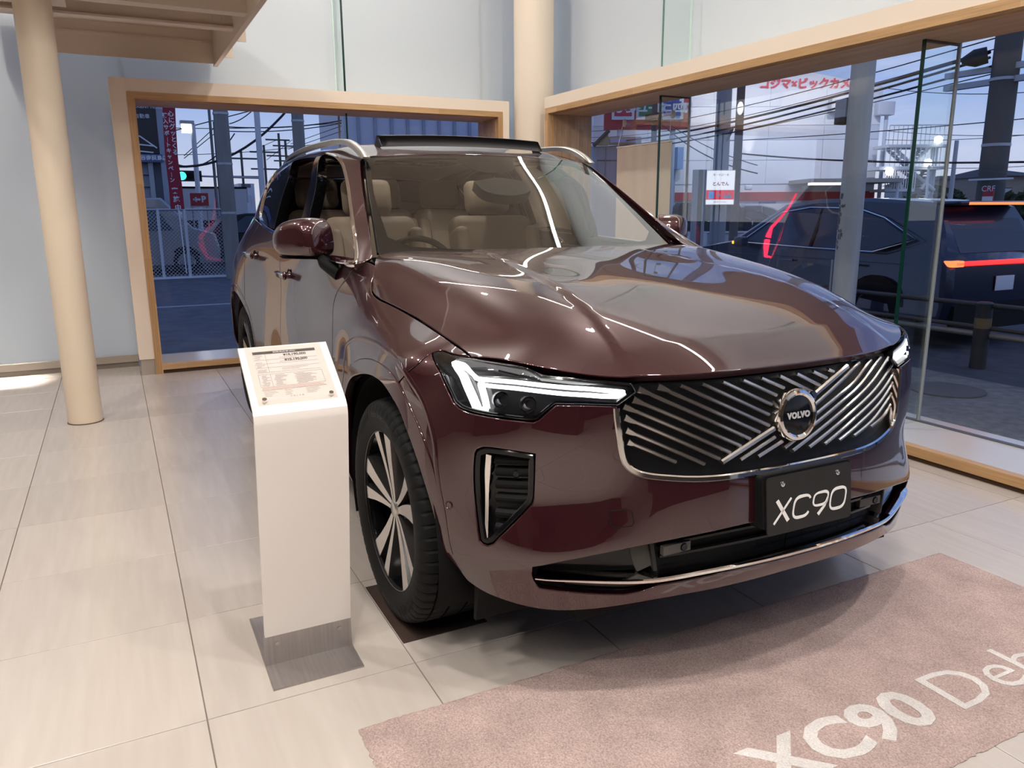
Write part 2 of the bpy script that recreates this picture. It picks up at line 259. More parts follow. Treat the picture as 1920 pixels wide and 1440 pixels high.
class Net:
    """bicubic surface through a grid of points G[u][v]; mir adds mirrored columns before u=0"""
    def __init__(s,G,mir=0,mirv=0):
        G=np.asarray(G,float)
        du=np.mean(np.linalg.norm(np.diff(G,axis=0),axis=2),axis=1);s.u=np.r_[0,np.cumsum(np.maximum(du,.01))]
        dv=np.mean(np.linalg.norm(np.diff(G,axis=1),axis=2),axis=0);s.v=np.r_[0,np.cumsum(np.maximum(dv,.01))]
        s.umax=s.u[-1];s.vmax=s.v[-1]
        F=np.array([1,-1,1.])
        if mir: G=np.concatenate([G[mir:0:-1]*F,G]);s.u=np.r_[-s.u[mir:0:-1],s.u]
        if mirv: G=np.concatenate([G,G[:,-2:-2-mirv:-1]*F],1);s.v=np.r_[s.v,2*s.vmax-s.v[-2:-2-mirv:-1]]
        s.G=G;s.U=Spl(s.u);s.V=Spl(s.v)
    def P(s,u,v):
        return np.einsum('ni,nj,ijk->nk',s.U.w(u),s.V.w(v),s.G)
    def N(s,u,v,e=1e-4):
        u=np.atleast_1d(np.asarray(u,float));v=np.atleast_1d(np.asarray(v,float))
        a=s.P(u+e,v)-s.P(u-e,v);b=s.P(u,v+e)-s.P(u,v-e)
        n=np.cross(a,b);return n/np.linalg.norm(n,axis=1)[:,None]
    def tess(s,nu=260,nv=90):
        uu=np.linspace(0,s.umax,nu);vv=np.linspace(0,s.vmax,nv)
        a,b=np.meshgrid(uu,vv,indexing='ij')
        return a,b,s.P(a.ravel(),b.ravel()).reshape(nu,nv,3)
# ---- car nets. w = |y| ; right side is y=-w
def row(*p):return [(x,-w,z) for x,w,z in p]
# columns: c0..c21
XS=[.28,0,-.30,-.55,-1.0,-1.7,-2.4,-2.7,-2.984,-3.30,-3.58,-3.82,-3.94,-3.98]
def mk(front,ws,zs,back):
    # front: 8 (x,w,z), side: widths and z at XS[0..10], back: 3 pts
    return row(*front)+[(x,-w,z) for x,w,z in zip(XS,ws,zs)]+row(*back)
def L(a,n=11): return [a]*n
A_=[
 mk([(.868,0,.328),(.856,.28,.325),(.812,.45,.312),(.745,.605,.290),(.668,.72,.285),(.572,.803,.290),(.475,.862,.305),(.40,.885,.335)],
    [.905,.915,.905,.895,.89,.89,.895,.905,.915,.895,.85],L(.27),[(-3.80,.75,.30),(-3.92,.5,.32),(-3.95,0,.33)]),
 mk([(.893,0,.385),(.873,.28,.383),(.825,.45,.375),(.755,.60,.360),(.680,.725,.355),(.585,.815,.360),(.490,.88,.370),(.41,.915,.385)],
    [.940,.955,.945,.925,.915,.915,.925,.945,.955,.935,.88],L(.35),[(-3.84,.78,.36),(-3.97,.5,.38),(-4.0,0,.38)]),
 mk([(.892,0,.500),(.872,.28,.495),(.822,.46,.480),(.765,.60,.462),(.690,.735,.450),(.590,.825,.450),(.485,.893,.455),(.405,.930,.465)],
    [.958,.975,.962,.940,.928,.928,.940,.965,.985,.970,.92],L(.47),[(-3.86,.79,.48),(-3.99,.5,.5),(-4.03,0,.5)]),
 mk([(.880,0,.625),(.860,.28,.622),(.800,.47,.612),(.730,.612,.600),(.656,.727,.590),(.567,.818,.585),(.475,.893,.585),(.395,.935,.588)],
    [.965,.980,.966,.942,.932,.932,.943,.972,.992,.975,.925],L(.59),[(-3.85,.79,.6),(-3.98,.5,.62),(-4.02,0,.62)]),
 mk([(.862,0,.735),(.842,.28,.733),(.785,.47,.728),(.726,.62,.722),(.655,.738,.716),(.560,.827,.712),(.458,.893,.710),(.380,.932,.710)],
    [.963,.980,.966,.942,.930,.930,.943,.974,.995,.978,.92],L(.71),[(-3.83,.78,.72),(-3.96,.5,.74),(-4.0,0,.74)]),
 mk([(.850,0,.840),(.830,.28,.838),(.775,.48,.836),(.715,.63,.838),(.640,.745,.840),(.535,.828,.840),(.432,.887,.838),(.355,.920,.836)],
    [.953,.970,.956,.932,.921,.922,.938,.967,.988,.972,.91],L(.835),[(-3.79,.77,.84),(-3.92,.5,.85),(-3.96,0,.85)]),
 mk([(.842,0,.905),(.822,.28,.904),(.768,.48,.902),(.705,.63,.908),(.622,.745,.918),(.515,.820,.922),(.410,.870,.922),(.330,.895,.925)],
    [.925,.935,.923,.909,.907,.910,.926,.952,.968,.955,.89],[.93,.945,.955,.96,.96,.96,.96,.96,.96,.96,.96],[(-3.74,.76,.97),(-3.86,.5,.98),(-3.90,0,.98)]),
 mk([(.830,0,.930),(.810,.28,.929),(.758,.48,.927),(.690,.62,.938),(.600,.720,.957),(.490,.775,.962),(.390,.805,.965),(.315,.812,.971)],
    [.818,.832,.833,.848,.882,.886,.894,.908,.916,.90,.83],[.980,1.013,1.055,1.085,1.10,1.105,1.11,1.115,1.12,1.12,1.12],[(-3.70,.72,1.12),(-3.80,.5,1.13),(-3.84,0,1.13)]),
 mk([(.790,0,.945),(.770,.28,.945),(.718,.48,.945),(.650,.58,.955),(.560,.650,.975),(.450,.695,.985),(.350,.72,.99),(.275,.73,.995)],
    [.735,.75,.76,.795,.862,.852,.838,.822,.803,.775,.735],[1.005,1.05,1.11,1.160,1.175,1.205,1.245,1.268,1.292,1.312,1.318],[(-3.66,.66,1.32),(-3.74,.45,1.33),(-3.78,0,1.33)]),
]
NA=Net(np.array(A_).transpose(1,0,2),mir=3)
# greenhouse + roof ; columns g0 (windshield edge) .. g7, rows belt..roof centre
G_=[
 [(-.60,.765,1.172),(-.80,.72,1.31),(-1.02,.672,1.45),(-1.175,.632,1.545),(-1.25,.595,1.592),(-1.255,.50,1.603),(-1.24,.28,1.614),(-1.235,0,1.618)],
 [(-.56,.862,1.152),(-.93,.803,1.31),(-1.19,.748,1.45),(-1.36,.705,1.55),(-1.45,.655,1.612),(-1.46,.555,1.642),(-1.46,.30,1.660),(-1.46,0,1.667)],
 [(-1.35,.857,1.185),(-1.45,.812,1.32),(-1.58,.765,1.455),(-1.68,.722,1.558),(-1.74,.675,1.628),(-1.75,.585,1.667),(-1.75,.33,1.688),(-1.75,0,1.695)],
 [(-2.0,.847,1.22),(-2.04,.808,1.34),(-2.1,.763,1.465),(-2.15,.722,1.565),(-2.2,.677,1.635),(-2.2,.595,1.677),(-2.2,.34,1.70),(-2.2,0,1.708)],
 [(-2.6,.830,1.257),(-2.6,.795,1.36),(-2.63,.755,1.468),(-2.66,.714,1.565),(-2.68,.670,1.632),(-2.68,.59,1.673),(-2.68,.34,1.696),(-2.68,0,1.704)],
 [(-3.1,.790,1.30),(-3.08,.763,1.385),(-3.08,.73,1.47),(-3.08,.692,1.555),(-3.08,.652,1.613),(-3.08,.575,1.652),(-3.08,.33,1.675),(-3.08,0,1.683)],
 [(-3.5,.742,1.316),(-3.46,.722,1.385),(-3.42,.695,1.46),(-3.4,.658,1.53),(-3.38,.62,1.585),(-3.38,.545,1.625),(-3.38,.31,1.645),(-3.38,0,1.652)],
 [(-3.70,.67,1.32),(-3.65,.655,1.385),(-3.60,.632,1.45),(-3.57,.60,1.51),(-3.55,.565,1.56),(-3.55,.50,1.60),(-3.55,.29,1.62),(-3.55,0,1.628)],
]
NG=Net(np.array(G_)*[1,-1,1],mirv=2)
# windshield: columns centre -> right edge; rows base -> top
W_=[
 [(-.50,0,1.135),(-.735,0,1.30),(-.985,0,1.47),(-1.235,0,1.618)],
 [(-.51,.22,1.138),(-.745,.21,1.302),(-.99,.2,1.471),(-1.236,.19,1.617)],
 [(-.545,.45,1.150),(-.775,.43,1.306),(-1.01,.405,1.468),(-1.24,.375,1.611)],
 [(-.60,.62,1.165),(-.815,.59,1.312),(-1.03,.555,1.462),(-1.247,.51,1.603)],
 [(-.65,.735,1.178),(-.85,.69,1.318),(-1.055,.645,1.457),(-1.252,.592,1.592)],
]
NW=Net(np.array(W_)*[1,-1,1],mir=2)
# hood: columns centre -> side shutline, rows front -> rear
ws_=[0,.22,.40,.55]
HO=[
 [(0.83, 0, 0.93), (0.74, 0, 0.974), (0.55, 0, 1.044), (0.25, 0, 1.106), (-0.1, 0, 1.146), (-0.4, 0, 1.178), (-0.6, 0, 1.186)],
 [(0.815, 0.26, 0.929), (0.73, 0.24, 0.973), (0.54, 0.24, 1.044), (0.24, 0.24, 1.106), (-0.11, 0.24, 1.146), (-0.41, 0.25, 1.178), (-0.61, 0.26, 1.186)],
 [(0.758, 0.48, 0.927), (0.68, 0.45, 0.976), (0.5, 0.44, 1.052), (0.21, 0.45, 1.118), (-0.12, 0.46, 1.158), (-0.43, 0.48, 1.189), (-0.63, 0.5, 1.193)],
 [(0.69, 0.62, 0.938), (0.61, 0.585, 0.985), (0.44, 0.58, 1.054), (0.17, 0.59, 1.12), (-0.15, 0.605, 1.162), (-0.45, 0.625, 1.192), (-0.64, 0.64, 1.193)],
 [(0.6, 0.72, 0.957), (0.53, 0.68, 0.987), (0.38, 0.675, 1.04), (0.13, 0.69, 1.102), (-0.18, 0.71, 1.147), (-0.47, 0.725, 1.18), (-0.64, 0.73, 1.182)],
 [(0.49, 0.775, 0.962), (0.44, 0.745, 0.979), (0.31, 0.745, 1.014), (0.08, 0.762, 1.059), (-0.2, 0.786, 1.0925), (-0.375, 0.803, 1.113), (-0.485, 0.798, 1.14)],
 [(0.427, 0.809, 0.959), (0.36, 0.8065, 0.968), (0.24, 0.8155, 0.9885), (0.03, 0.8195, 1.0145), (-0.2, 0.8335, 1.0385), (-0.34, 0.842, 1.055), (-0.405, 0.838, 1.07)],
]
NH=Net(np.array(HO)*[1,-1,1],mir=2)

# pressed crease lines of the bonnet: the centre field stands a few millimetres proud
_hp=NH.P
def hood_point(u,v):
    P=_hp(u,v); yc=np.interp(P[:,0],[-.62,-.3,.1,.5,.78],[.335,.365,.415,.462,.500]); t=np.clip((yc-np.abs(P[:,1]))/.040+.5,0,1); t=t*t*(3-2*t)
    k=np.clip((.80-P[:,0])/.12,0,1); P[:,2]+=.0085*t*k; return P
NH.P=hood_point

# ---------------------------------------------------------------- panels and strips cut from the body surfaces
CTR=np.array([-1.5,0,.75])
def ev(net,uv,off=0.,side=-1):
    """points and outward normals; u<0 (or v past the roof centre) is the other half of the car; side=+1 mirrors everything"""
    uv=np.asarray(uv,float).reshape(-1,2); u=uv[:,0].copy(); v=uv[:,1].copy(); fl=np.ones(len(u))
    if net is NG:
        k=v>net.vmax; v[k]=2*net.vmax-v[k]; fl[k]=-1
    else:
        k=u<0; u[k]=-u[k]; fl[k]=-1
    P=net.P(u,v); N=net.N(u,v)
    if not hasattr(net,'sgn'):
        a,b,T=net.tess(20,12); q=T.reshape(-1,3); nn_=net.N(a.ravel(),b.ravel()); net.sgn=1 if np.sum((nn_*(q-CTR*[1,1,1])).sum(1))>0 else -1
    N=N*net.sgn
    fl=fl*(-side)
    P[:,1]*=fl; N[:,1]*=fl
    o=np.asarray(off,float); o=o[:,None] if o.ndim else o
    return P+N*o,N
def panel(name,net,lp,m,parent=None,holes=(),off=0.,thick=.012,res=.035,gap=.002,edge=.0035,side=-1,drop=.0025):
    lp=[tuple(q) for q in lp]
    def prep(poly,d):
        return inset(poly,d),inset(poly,d+edge)
    loops=[prep(lp,gap)]+[prep(h,-gap) for h in holes]
    inner=[b for a,b in [loops[0]]]+[inset(h,-gap-edge) for h in holes]
    outer=[loops[0][0]]+[inset(h,-gap) for h in holes]
    o0=inner[0]; mn=o0.min(0);mxx=o0.max(0)
    gx,gy=np.meshgrid(np.arange(mn[0]+res*.5,mxx[0],res),np.arange(mn[1]+res*.5,mxx[1],res),indexing='ij')
    G=np.stack([gx.ravel(),gy.ravel()],1); k=inpoly(G,o0)
    for h in inner[1:]: k&=~inpoly(G,h)
    G=G[k]
    B=np.concatenate(inner)
    if len(G):
        dmin=np.full(len(G),9.)
        for i in range(0,len(B),200): dmin=np.minimum(dmin,np.sqrt(((G[:,None]-B[None,i:i+200])**2).sum(2)).min(1))
        G=G[dmin>res*.35]
    pts=np.concatenate([B,G]); E=[];s=0
    for b in inner:
        n=len(b); E+=[(s+i,s+(i+1)%n) for i in range(n)]; s+=n
    vs,es,fs,ov,_,_=delaunay_2d_cdt([Vector(p) for p in pts],E,[],0,1e-6)
    V2=np.array([tuple(v) for v in vs]); T=np.array([tuple(f) for f in fs])
    cen=V2[T].mean(1); k=inpoly(cen,inner[0])
    for h in inner[1:]: k&=~inpoly(cen,h)
    T=T[k]
    P,N=ev(net,V2,off,side)
    a=P[T[:,1]]-P[T[:,0]];b=P[T[:,2]]-P[T[:,0]]; nrm=np.cross(a,b)
    fl=(nrm*N[T[:,0]]).sum(1)<0
    T[fl]=T[fl][:,::-1]
    # map original boundary index -> cdt vertex
    mp={}
    for i,l in enumerate(ov):
        for q in l: mp.setdefault(q,i)
    V=list(P);NR=list(N);F=[tuple(t) for t in T]; s=0
    for ri,(io,ii) in enumerate(zip(outer,inner)):
        n=len(ii); Po,No=ev(net,io,off-drop,side); Pi,_=ev(net,ii,off,side); Pb,_=ev(net,io,off-thick,side)
        d=Po-Pi; d/=np.maximum(np.linalg.norm(d,axis=1),1e-9)[:,None]
        mo=No+d; mo/=np.linalg.norm(mo,axis=1)[:,None]
        k0=len(V); V+=list(Po); NR+=list(mo); k1=len(V); V+=list(Po); NR+=list(mo*.3+d*.7); k2=len(V); V+=list(Pb); NR+=list(d)
        for i in range(n):
            j=(i+1)%n; A_=mp.get(s+i);B_=mp.get(s+j)
            if A_ is None or B_ is None: continue
            q=(A_,B_,k0+j,k0+i)
            a=V[q[1]]-V[q[0]];b=V[q[3]]-V[q[0]]
            f=np.dot(np.cross(a,b),NR[A_])<0
            F.append(q[::-1] if f else q)
            q2=(k1+i,k1+j,k2+j,k2+i); a=V[q2[1]]-V[q2[0]];b=V[q2[3]]-V[q2[0]]
            f=np.dot(np.cross(a,b),d[i])<0
            F.append(q2[::-1] if f else q2)
        s+=n
    return obj(name,V,F,m,parent,smooth=True,normals=NR)
def ribbon(name,net,uv,w,h,m,parent=None,off=0.,side=-1,base=.01,top=.6,step=.02,sm=True,closed=False):
    """bar of trapezoid section that follows the surface; w and h may vary along it"""
    uv=smooth_path(uv,step) if sm else uv
    P,N=ev(net,uv,off,side); n=len(P)
    if np.ndim(w): w=np.interp(np.linspace(0,1,n),np.linspace(0,1,len(w)),w)
    else: w=np.full(n,w)
    if np.ndim(h): h=np.interp(np.linspace(0,1,n),np.linspace(0,1,len(h)),h)
    else: h=np.full(n,h)
    T=np.gradient(P,axis=0); T/=np.maximum(np.linalg.norm(T,axis=1),1e-9)[:,None]
    B=np.cross(T,N); B/=np.linalg.norm(B,axis=1)[:,None]
    prof=[(-.5,-1),(-.5,.55),(-.5*top,1),(.5*top,1),(.5,.55),(.5,-1)]
    V=[];F=[];k=len(prof)
    for i in range(n):
        for a,b in prof: V.append(P[i]+B[i]*a*w[i]+N[i]*(b*h[i] if b>0 else -base))
    for i in range(n-1):
        for j in range(k): F.append((i*k+j,i*k+(j+1)%k,(i+1)*k+(j+1)%k,(i+1)*k+j))
    F.append(tuple(range(k-1,-1,-1)));F.append(tuple((n-1)*k+j for j in range(k)))
    mb=MB(); mb.add(V,F); return mb.build(name,m,parent,smooth=28)
def uv_near(net,x,z):
    if not hasattr(net,'tg'):
        net.tg=net.tess(700,160)
    a,b,P=net.tg; d=(P[...,0]-x)**2+(P[...,2]-z)**2; d[:,:]=d+np.where(P[...,1]>-.3,9,0)
    k=np.unravel_index(np.argmin(d),d.shape); return (float(a[k]),float(b[k]))
def xz(net,pts): return [uv_near(net,x,z) for x,z in pts]
def pt(net,uv,off=0,side=-1):
    P,N=ev(net,[uv],off,side); return Vector(P[0]),Vector(N[0])
def mirror_chain(ch): return [(-u,v) for u,v in ch[::-1]]

# ---------------------------------------------------------------- the showroom shell
def wood(name,axis,c1=(.46,.27,.12),c2=(.60,.38,.19),sc=1.0,st=(.6,.055)):
    """laminated staves: each stave its own tone plus fine grain along the given axis"""
    if name in MATS: return MATS[name]
    m=mat(name,c1,rough=.42,coat=.12); t=m.node_tree; b=t.nodes['Principled BSDF']
    tc=nn(t,'ShaderNodeTexCoord'); sp=nn(t,'ShaderNodeSeparateXYZ'); t.links.new(tc.outputs['Object'],sp.inputs[0])
    ax={'x':('X','Y','Z'),'y':('Y','X','Z'),'z':('Z','X','Y')}[axis]
    cb=nn(t,'ShaderNodeCombineXYZ'); ad=nn(t,'ShaderNodeMath',operation='ADD'); t.links.new(sp.outputs[ax[1]],ad.inputs[0]); t.links.new(sp.outputs[ax[2]],ad.inputs[1])
    t.links.new(sp.outputs[ax[0]],cb.inputs[0]); t.links.new(ad.outputs[0],cb.inputs[1])
    br=nn(t,'ShaderNodeTexBrick'); br.inputs['Scale'].default_value=1; br.inputs['Brick Width'].default_value=st[0]; br.inputs['Row Height'].default_value=st[1]; br.inputs['Mortar Size'].default_value=.0
    br.inputs['Color1'].default_value=(*c1,1); br.inputs['Color2'].default_value=(*c2,1); br.inputs['Mortar'].default_value=(*c1,1); br.offset=.37
    t.links.new(cb.outputs[0],br.inputs['Vector'])
    mp=nn(t,'ShaderNodeMapping'); mp.inputs['Scale'].default_value=(3,70,1); t.links.new(cb.outputs[0],mp.inputs[0])
    n=nn(t,'ShaderNodeTexNoise'); n.inputs['Scale'].default_value=1.2; n.inputs['Detail'].default_value=5; t.links.new(mp.outputs[0],n.inputs['Vector'])
    r=nn(t,'ShaderNodeMapRange'); r.inputs[1].default_value=.3; r.inputs[2].default_value=.75; r.inputs[3].default_value=.80; r.inputs[4].default_value=1.12; t.links.new(n.outputs['Fac'],r.inputs[0])
    mu=nn(t,'ShaderNodeVectorMath',operation='SCALE'); t.links.new(br.outputs['Color'],mu.inputs[0]); t.links.new(r.outputs[0],mu.inputs['Scale']); t.links.new(mu.outputs[0],b.inputs['Base Color'])
    return m
TILE=mat('porcelain_tile',(.485,.432,.392),rough=.24,spec=.5,noise=((2.2,26,3),(.520,.468,.428),.35,.68,8))
def tile_mat():
    t=TILE.node_tree; b=t.nodes['Principled BSDF']
    oi=nn(t,'ShaderNodeObjectInfo'); mr=nn(t,'ShaderNodeMapRange'); mr.inputs[3].default_value=.955; mr.inputs[4].default_value=1.03; t.links.new(oi.outputs['Random'],mr.inputs[0])
    src=b.inputs['Base Color'].links[0].from_socket; mu=nn(t,'ShaderNodeVectorMath',operation='SCALE'); t.links.new(src,mu.inputs[0]); t.links.new(mr.outputs[0],mu.inputs['Scale']); t.links.new(mu.outputs[0],b.inputs['Base Color'])
tile_mat()
GROUT=mat('grout',(.20,.165,.14),rough=.9)
def frosted():
    # film-covered glass: scatters the room's light back and lets daylight glow through
    m=bpy.data.materials.new('frosted_glass_wall'); m.use_nodes=True; t=m.node_tree; t.nodes.clear(); o=nn(t,'ShaderNodeOutputMaterial')
    a=nn(t,'ShaderNodeBsdfDiffuse'); a.inputs[0].default_value=(.80,.83,.84,1); b=nn(t,'ShaderNodeBsdfTranslucent'); b.inputs[0].default_value=(.92,.97,.95,1); g=nn(t,'ShaderNodeBsdfGlossy'); g.inputs['Roughness'].default_value=.35
    x=nn(t,'ShaderNodeMixShader'); x.inputs[0].default_value=.50; t.links.new(a.outputs[0],x.inputs[1]); t.links.new(b.outputs[0],x.inputs[2])
    y=nn(t,'ShaderNodeMixShader'); y.inputs[0].default_value=.025; t.links.new(x.outputs[0],y.inputs[1]); t.links.new(g.outputs[0],y.inputs[2]); t.links.new(y.outputs[0],o.inputs[0]); return m
WALLF=frosted()
CASE=mat('cream_casing',(.82,.71,.59),rough=.55)
COLM=mat('cream_paint',(.78,.66,.52),rough=.5)
WOODX=wood('oak_x','x');WOODY=wood('oak_y','y');WOODZ=wood('oak_z','z')
WOODIX=wood('oak_inner_x','x',c1=(.50,.32,.18),c2=(.60,.40,.24),st=(.9,.04)); WOODIY=wood('oak_inner_y','y',c1=(.50,.32,.18),c2=(.60,.40,.24),st=(.9,.04)); WOODIZ=wood('oak_inner_z','z',c1=(.40,.25,.135),c2=(.52,.34,.19),st=(.8,.045))
DARKW=mat('dark_wood',(.075,.035,.015),rough=.6)
SILLM=mat('pale_sill',(.52,.50,.48),rough=.16,spec=.6)
BASEM=mat('skirting',(.40,.345,.29),rough=.5)
PANE=glass('window_glass',(.985,.992,.99),.22)
FIN=glass('fin_glass',(.955,.985,.975),.12); FINEDGE=mat('glass_edge',(.004,.032,.024),rough=.15,spec=.4); FINEDGE2=mat('glass_edge_pale',(.55,.70,.64),rough=.3)
SEAL=mat('silicone_seal',(.33,.34,.35),rough=.4)
def S(o): o['kind']='structure'; return o
XG,YG=-3.2825,-1.5647
floor=S(box('floor',(-5.32,-9.5,-.20),(8.6,2.60,-.004),GROUT))
tm=None; g=.0016
def tile_mesh():
    bm=bmesh.new(); bmesh.ops.create_cube(bm,size=1)
    for v in bm.verts: v.co=Vector((v.co.x*(.6-2*g),v.co.y*(.6-2*g),v.co.z*.008-.004))
    ed=[e for e in bm.edges if all(v.co.z>-.002 for v in e.verts)]
    bmesh.ops.bevel(bm,geom=ed,offset=.0012,segments=1,affect='EDGES')
    me=bpy.data.meshes.new('floor_tile'); bm.to_mesh(me); bm.free(); me.materials.append(TILE); return me
tm=tile_mesh(); far=[]
cells=[]
for i in range(-4,20):
    for j in range(-14,7):
        x=XG+.6*i+.3; y=YG+.6*j+.3
        if x-.3>-5.3 and y+.3<2.25: cells.append((x,y))
campos=Vector((2.3727,-1.6594))
vis=[]
for x,y in cells:
    d=Vector((x,y))-campos
    vis.append(d.dot(Vector((f_.x,f_.y)).normalized())>d.length*.45 or d.length<1.6)
for (x,y),k in zip(cells,vis):
    if k:
        o=bpy.data.objects.new('tile',tm); COL.objects.link(o); o.location=(x,y,0); o.parent=floor
    else: far.append((x,y))
mb=MB()
for x,y in far: mb.box((x-.3+g,y-.3+g,-.008),(x+.3-g,y+.3-g,0))
o=mb.build('floor_tiles',TILE,floor); o['kind']='stuff'
# cut strips along the walls
for (a,b) in (((-5.30,-9.4,-.008),(XG-.6*3-.002,2.25,0)),):
    mb=MB()
    for j in range(-13,6): mb.box((a[0],YG+.6*j+g,-.008),(b[0],YG+.6*(j+1)-g,0))
    o=mb.build('tile_strip',TILE,floor)
mb=MB()
for i in range(-3,19): mb.box((XG+.6*i+g,YG+.6*6+g,-.008),(XG+.6*(i+1)-g,2.55,0))
mb.build('tile_strip',TILE,floor)
S(box('ceiling',(-5.6,-9.5,4.70),(8.6,2.95,4.85),mat('ceiling_paint',(.52,.44,.37),rough=.8)))
WX=-5.32
wb=S(MB().box((WX-.012,-9.5,-.2),(WX,-1.45,4.7)).box((WX-.012,-1.45,2.24),(WX,1.87,4.7)).box((WX-.012,1.87,-.2),(WX,2.62,4.7)).build('wall_back',WALLF))
for y in(-4.6,-2.95): box('panel_joint',(WX,y-.004,.1),(WX+.001,y+.004,4.7),SEAL,wb)
box('baseboard',(WX,-9.5,.045),(WX+.03,-1.566,.105),BASEM,wb); box('baseboard_foot',(WX,-9.5,0),(WX+.018,-1.566,.045),mat('skirting_dark',(.24,.20,.165),rough=.55),wb)
wr=S(MB().box((-5.33,2.60,2.24),(8.6,2.612,4.7)).box((-5.33,2.60,-.2),(-4.45,2.612,2.24)).box((6.8,2.60,-.2),(8.6,2.612,2.24)).build('wall_right',WALLF))
S(box('wall_left',(-5.6,-9.7,-.2),(8.6,-9.5,4.7),mat('wall_beige',(.16,.125,.10),rough=.8)))
wf=S(box('wall_front',(8.6,-9.7,-.2),(8.8,2.95,4.7),mat('wall_brown',(.07,.045,.035),rough=.7)))
# dark panels and blocks added behind the camera to darken the car's reflections
for k,y in enumerate((-8.2,-5.9,-3.4,-1.0)): box('reflection_panel',(8.585,y,.0),(8.6,y+1.5,2.4),mat('reflection_panel_dark',(.03,.022,.02),rough=.5),wf)
for a,b in (((5.0,-6.5,0),(5.7,-2.2,1.05)),((5.4,-1.2,0),(6.3,1.6,.8)),((.5,-8.6,0),(4.0,-7.8,1.0))): box('reflection_block',a,b,mat('reflection_block_dark',(.02,.014,.012),rough=.4),wf)
# window 1 in the back wall
F1=-4.82
w1=S(empty('window_1',(0,0,0)))
MB().box((WX,-1.565,2.29),(F1,1.94,2.39)).build('casing_head',CASE,w1)
MB().box((WX,-1.565,.135),(F1,-1.447,2.29)).build('casing_side',CASE,w1)
MB().box((WX,1.87,.0),(F1,1.94,2.29)).build('casing_side',CASE,w1)
box('casing_foot',(WX,-1.555,0),(F1-.008,-1.447,.135),BASEM,w1)
box('lining_head',(WX+.04,-1.447,2.24),(F1+.004,1.87,2.29),WOODY,w1); box('lining_soffit',(WX+.04,-1.39,2.232),(F1-.05,1.82,2.24),WOODIY,w1)
box('lining_jamb',(WX+.04,-1.447,0),(F1+.004,-1.39,2.24),WOODZ,w1); box('lining_jamb',(WX+.04,1.82,0),(F1+.004,1.87,2.24),WOODZ,w1)
box('lining_face',(WX+.04,1.812,.08),(F1-.05,1.82,2.232),WOODIZ,w1)
box('sill_nosing',(F1-.05,-1.39,.034),(F1+.004,1.82,.082),WOODY,w1); box('sill_toe',(F1-.03,-1.39,0),(F1-.018,1.82,.034),DARKW,w1)
box('sill',(WX-.05,-1.39,.06),(F1-.05,1.82,.080),SILLM,w1)
for y0,y1 in((-1.39,.372),(.388,1.82)): box('pane',(WX-.014,y0,.08),(WX-.006,y1,2.24),PANE,w1)
box('pane_joint',(WX-.018,.372,.08),(WX-.004,.388,2.24),SEAL,w1)
f1=box('glass_fin',(WX+.0,.372,.08),(WX+.26,.388,2.234),FIN,w1); box('fin_edge',(WX+.26,.372,.08),(WX+.263,.388,2.234),FINEDGE,w1)
# the fin carries on above the casing, in front of the frosted wall
box('upper_fin',(WX,.372,2.39),(WX+.26,.388,4.7),FIN,wb); box('upper_fin_edge',(WX+.26,.371,2.39),(WX+.264,.389,4.7),FINEDGE,wb); box('upper_joint',(WX,.362,2.39),(WX+.006,.374,4.7),FINEDGE2,wb)
# window 2, the long one beside the car
F2=2.125; GY=2.62
w2=S(empty('window_2',(0,0,0)))
box('casing_head',(-4.44,F2,2.29),(6.9,2.60,2.39),CASE,w2); box('casing_side',(-4.44,F2,0),(-4.425,2.60,2.29),CASE,w2)
box('lining_head',(-4.425,F2-.004,2.24),(6.9,2.60,2.29),WOODX,w2); box('lining_soffit',(-4.36,F2+.05,2.232),(6.85,2.60,2.24),WOODIX,w2)
box('lining_jamb',(-4.425,F2-.004,0),(-4.36,2.60,2.24),WOODZ,w2); box('lining_face',(-4.36,F2+.05,.08),(-4.352,2.60,2.232),WOODIZ,w2)
for x0 in np.arange(-4.36,6.8,1.3):
    box('sill_nosing',(x0+.001,F2-.004,.030),(min(6.8,x0+1.299),F2+.05,.082),WOODX,w2)
box('sill_toe',(-4.36,F2+.018,0),(6.8,F2+.03,.030),DARKW,w2)
box('sill',(-4.36,F2+.05,.055),(6.8,2.75,.080),SILLM,w2); box('glazing_channel',(-4.36,2.606,.080),(6.8,2.634,.088),mat('channel',(.16,.16,.17),rough=.35,metal=.6),w2)
ms=[-2.91,-.62,1.67,3.96]
for a,b in zip([-4.36]+ms,ms+[6.8]): box('pane',(a+.008,GY-.005,.088),(b-.008,GY+.005,2.24),PANE,w2)
for x in ms:
    box('pane_joint',(x-.009,GY-.006,.088),(x+.009,GY+.006,2.24),SEAL,w2)
    box('glass_fin',(x-.010,2.33,.082),(x+.010,GY-.006,2.234),FIN,w2); box('fin_edge',(x-.010,2.322,.082),(x+.010,2.33,2.234),FINEDGE,w2)
    box('fin_shoe',(x-.011,2.325,2.222),(x+.011,GY-.01,2.233),mat('shoe_bronze',(.06,.045,.03),rough=.4),w2)
    box('upper_fin',(x-.008,2.33,2.39),(x+.008,2.60,4.7),FIN,wr); box('upper_fin_edge',(x-.008,2.325,2.39),(x+.008,2.33,4.7),mat('glass_edge_mid',(.10,.20,.17),rough=.2),wr); box('upper_joint',(x-.010,2.594,2.39),(x+.010,2.60,4.7),FINEDGE2,wr)
box('fin_edge_light',(WX,0,0),(WX+.001,.001,.001),FINEDGE2,w1)
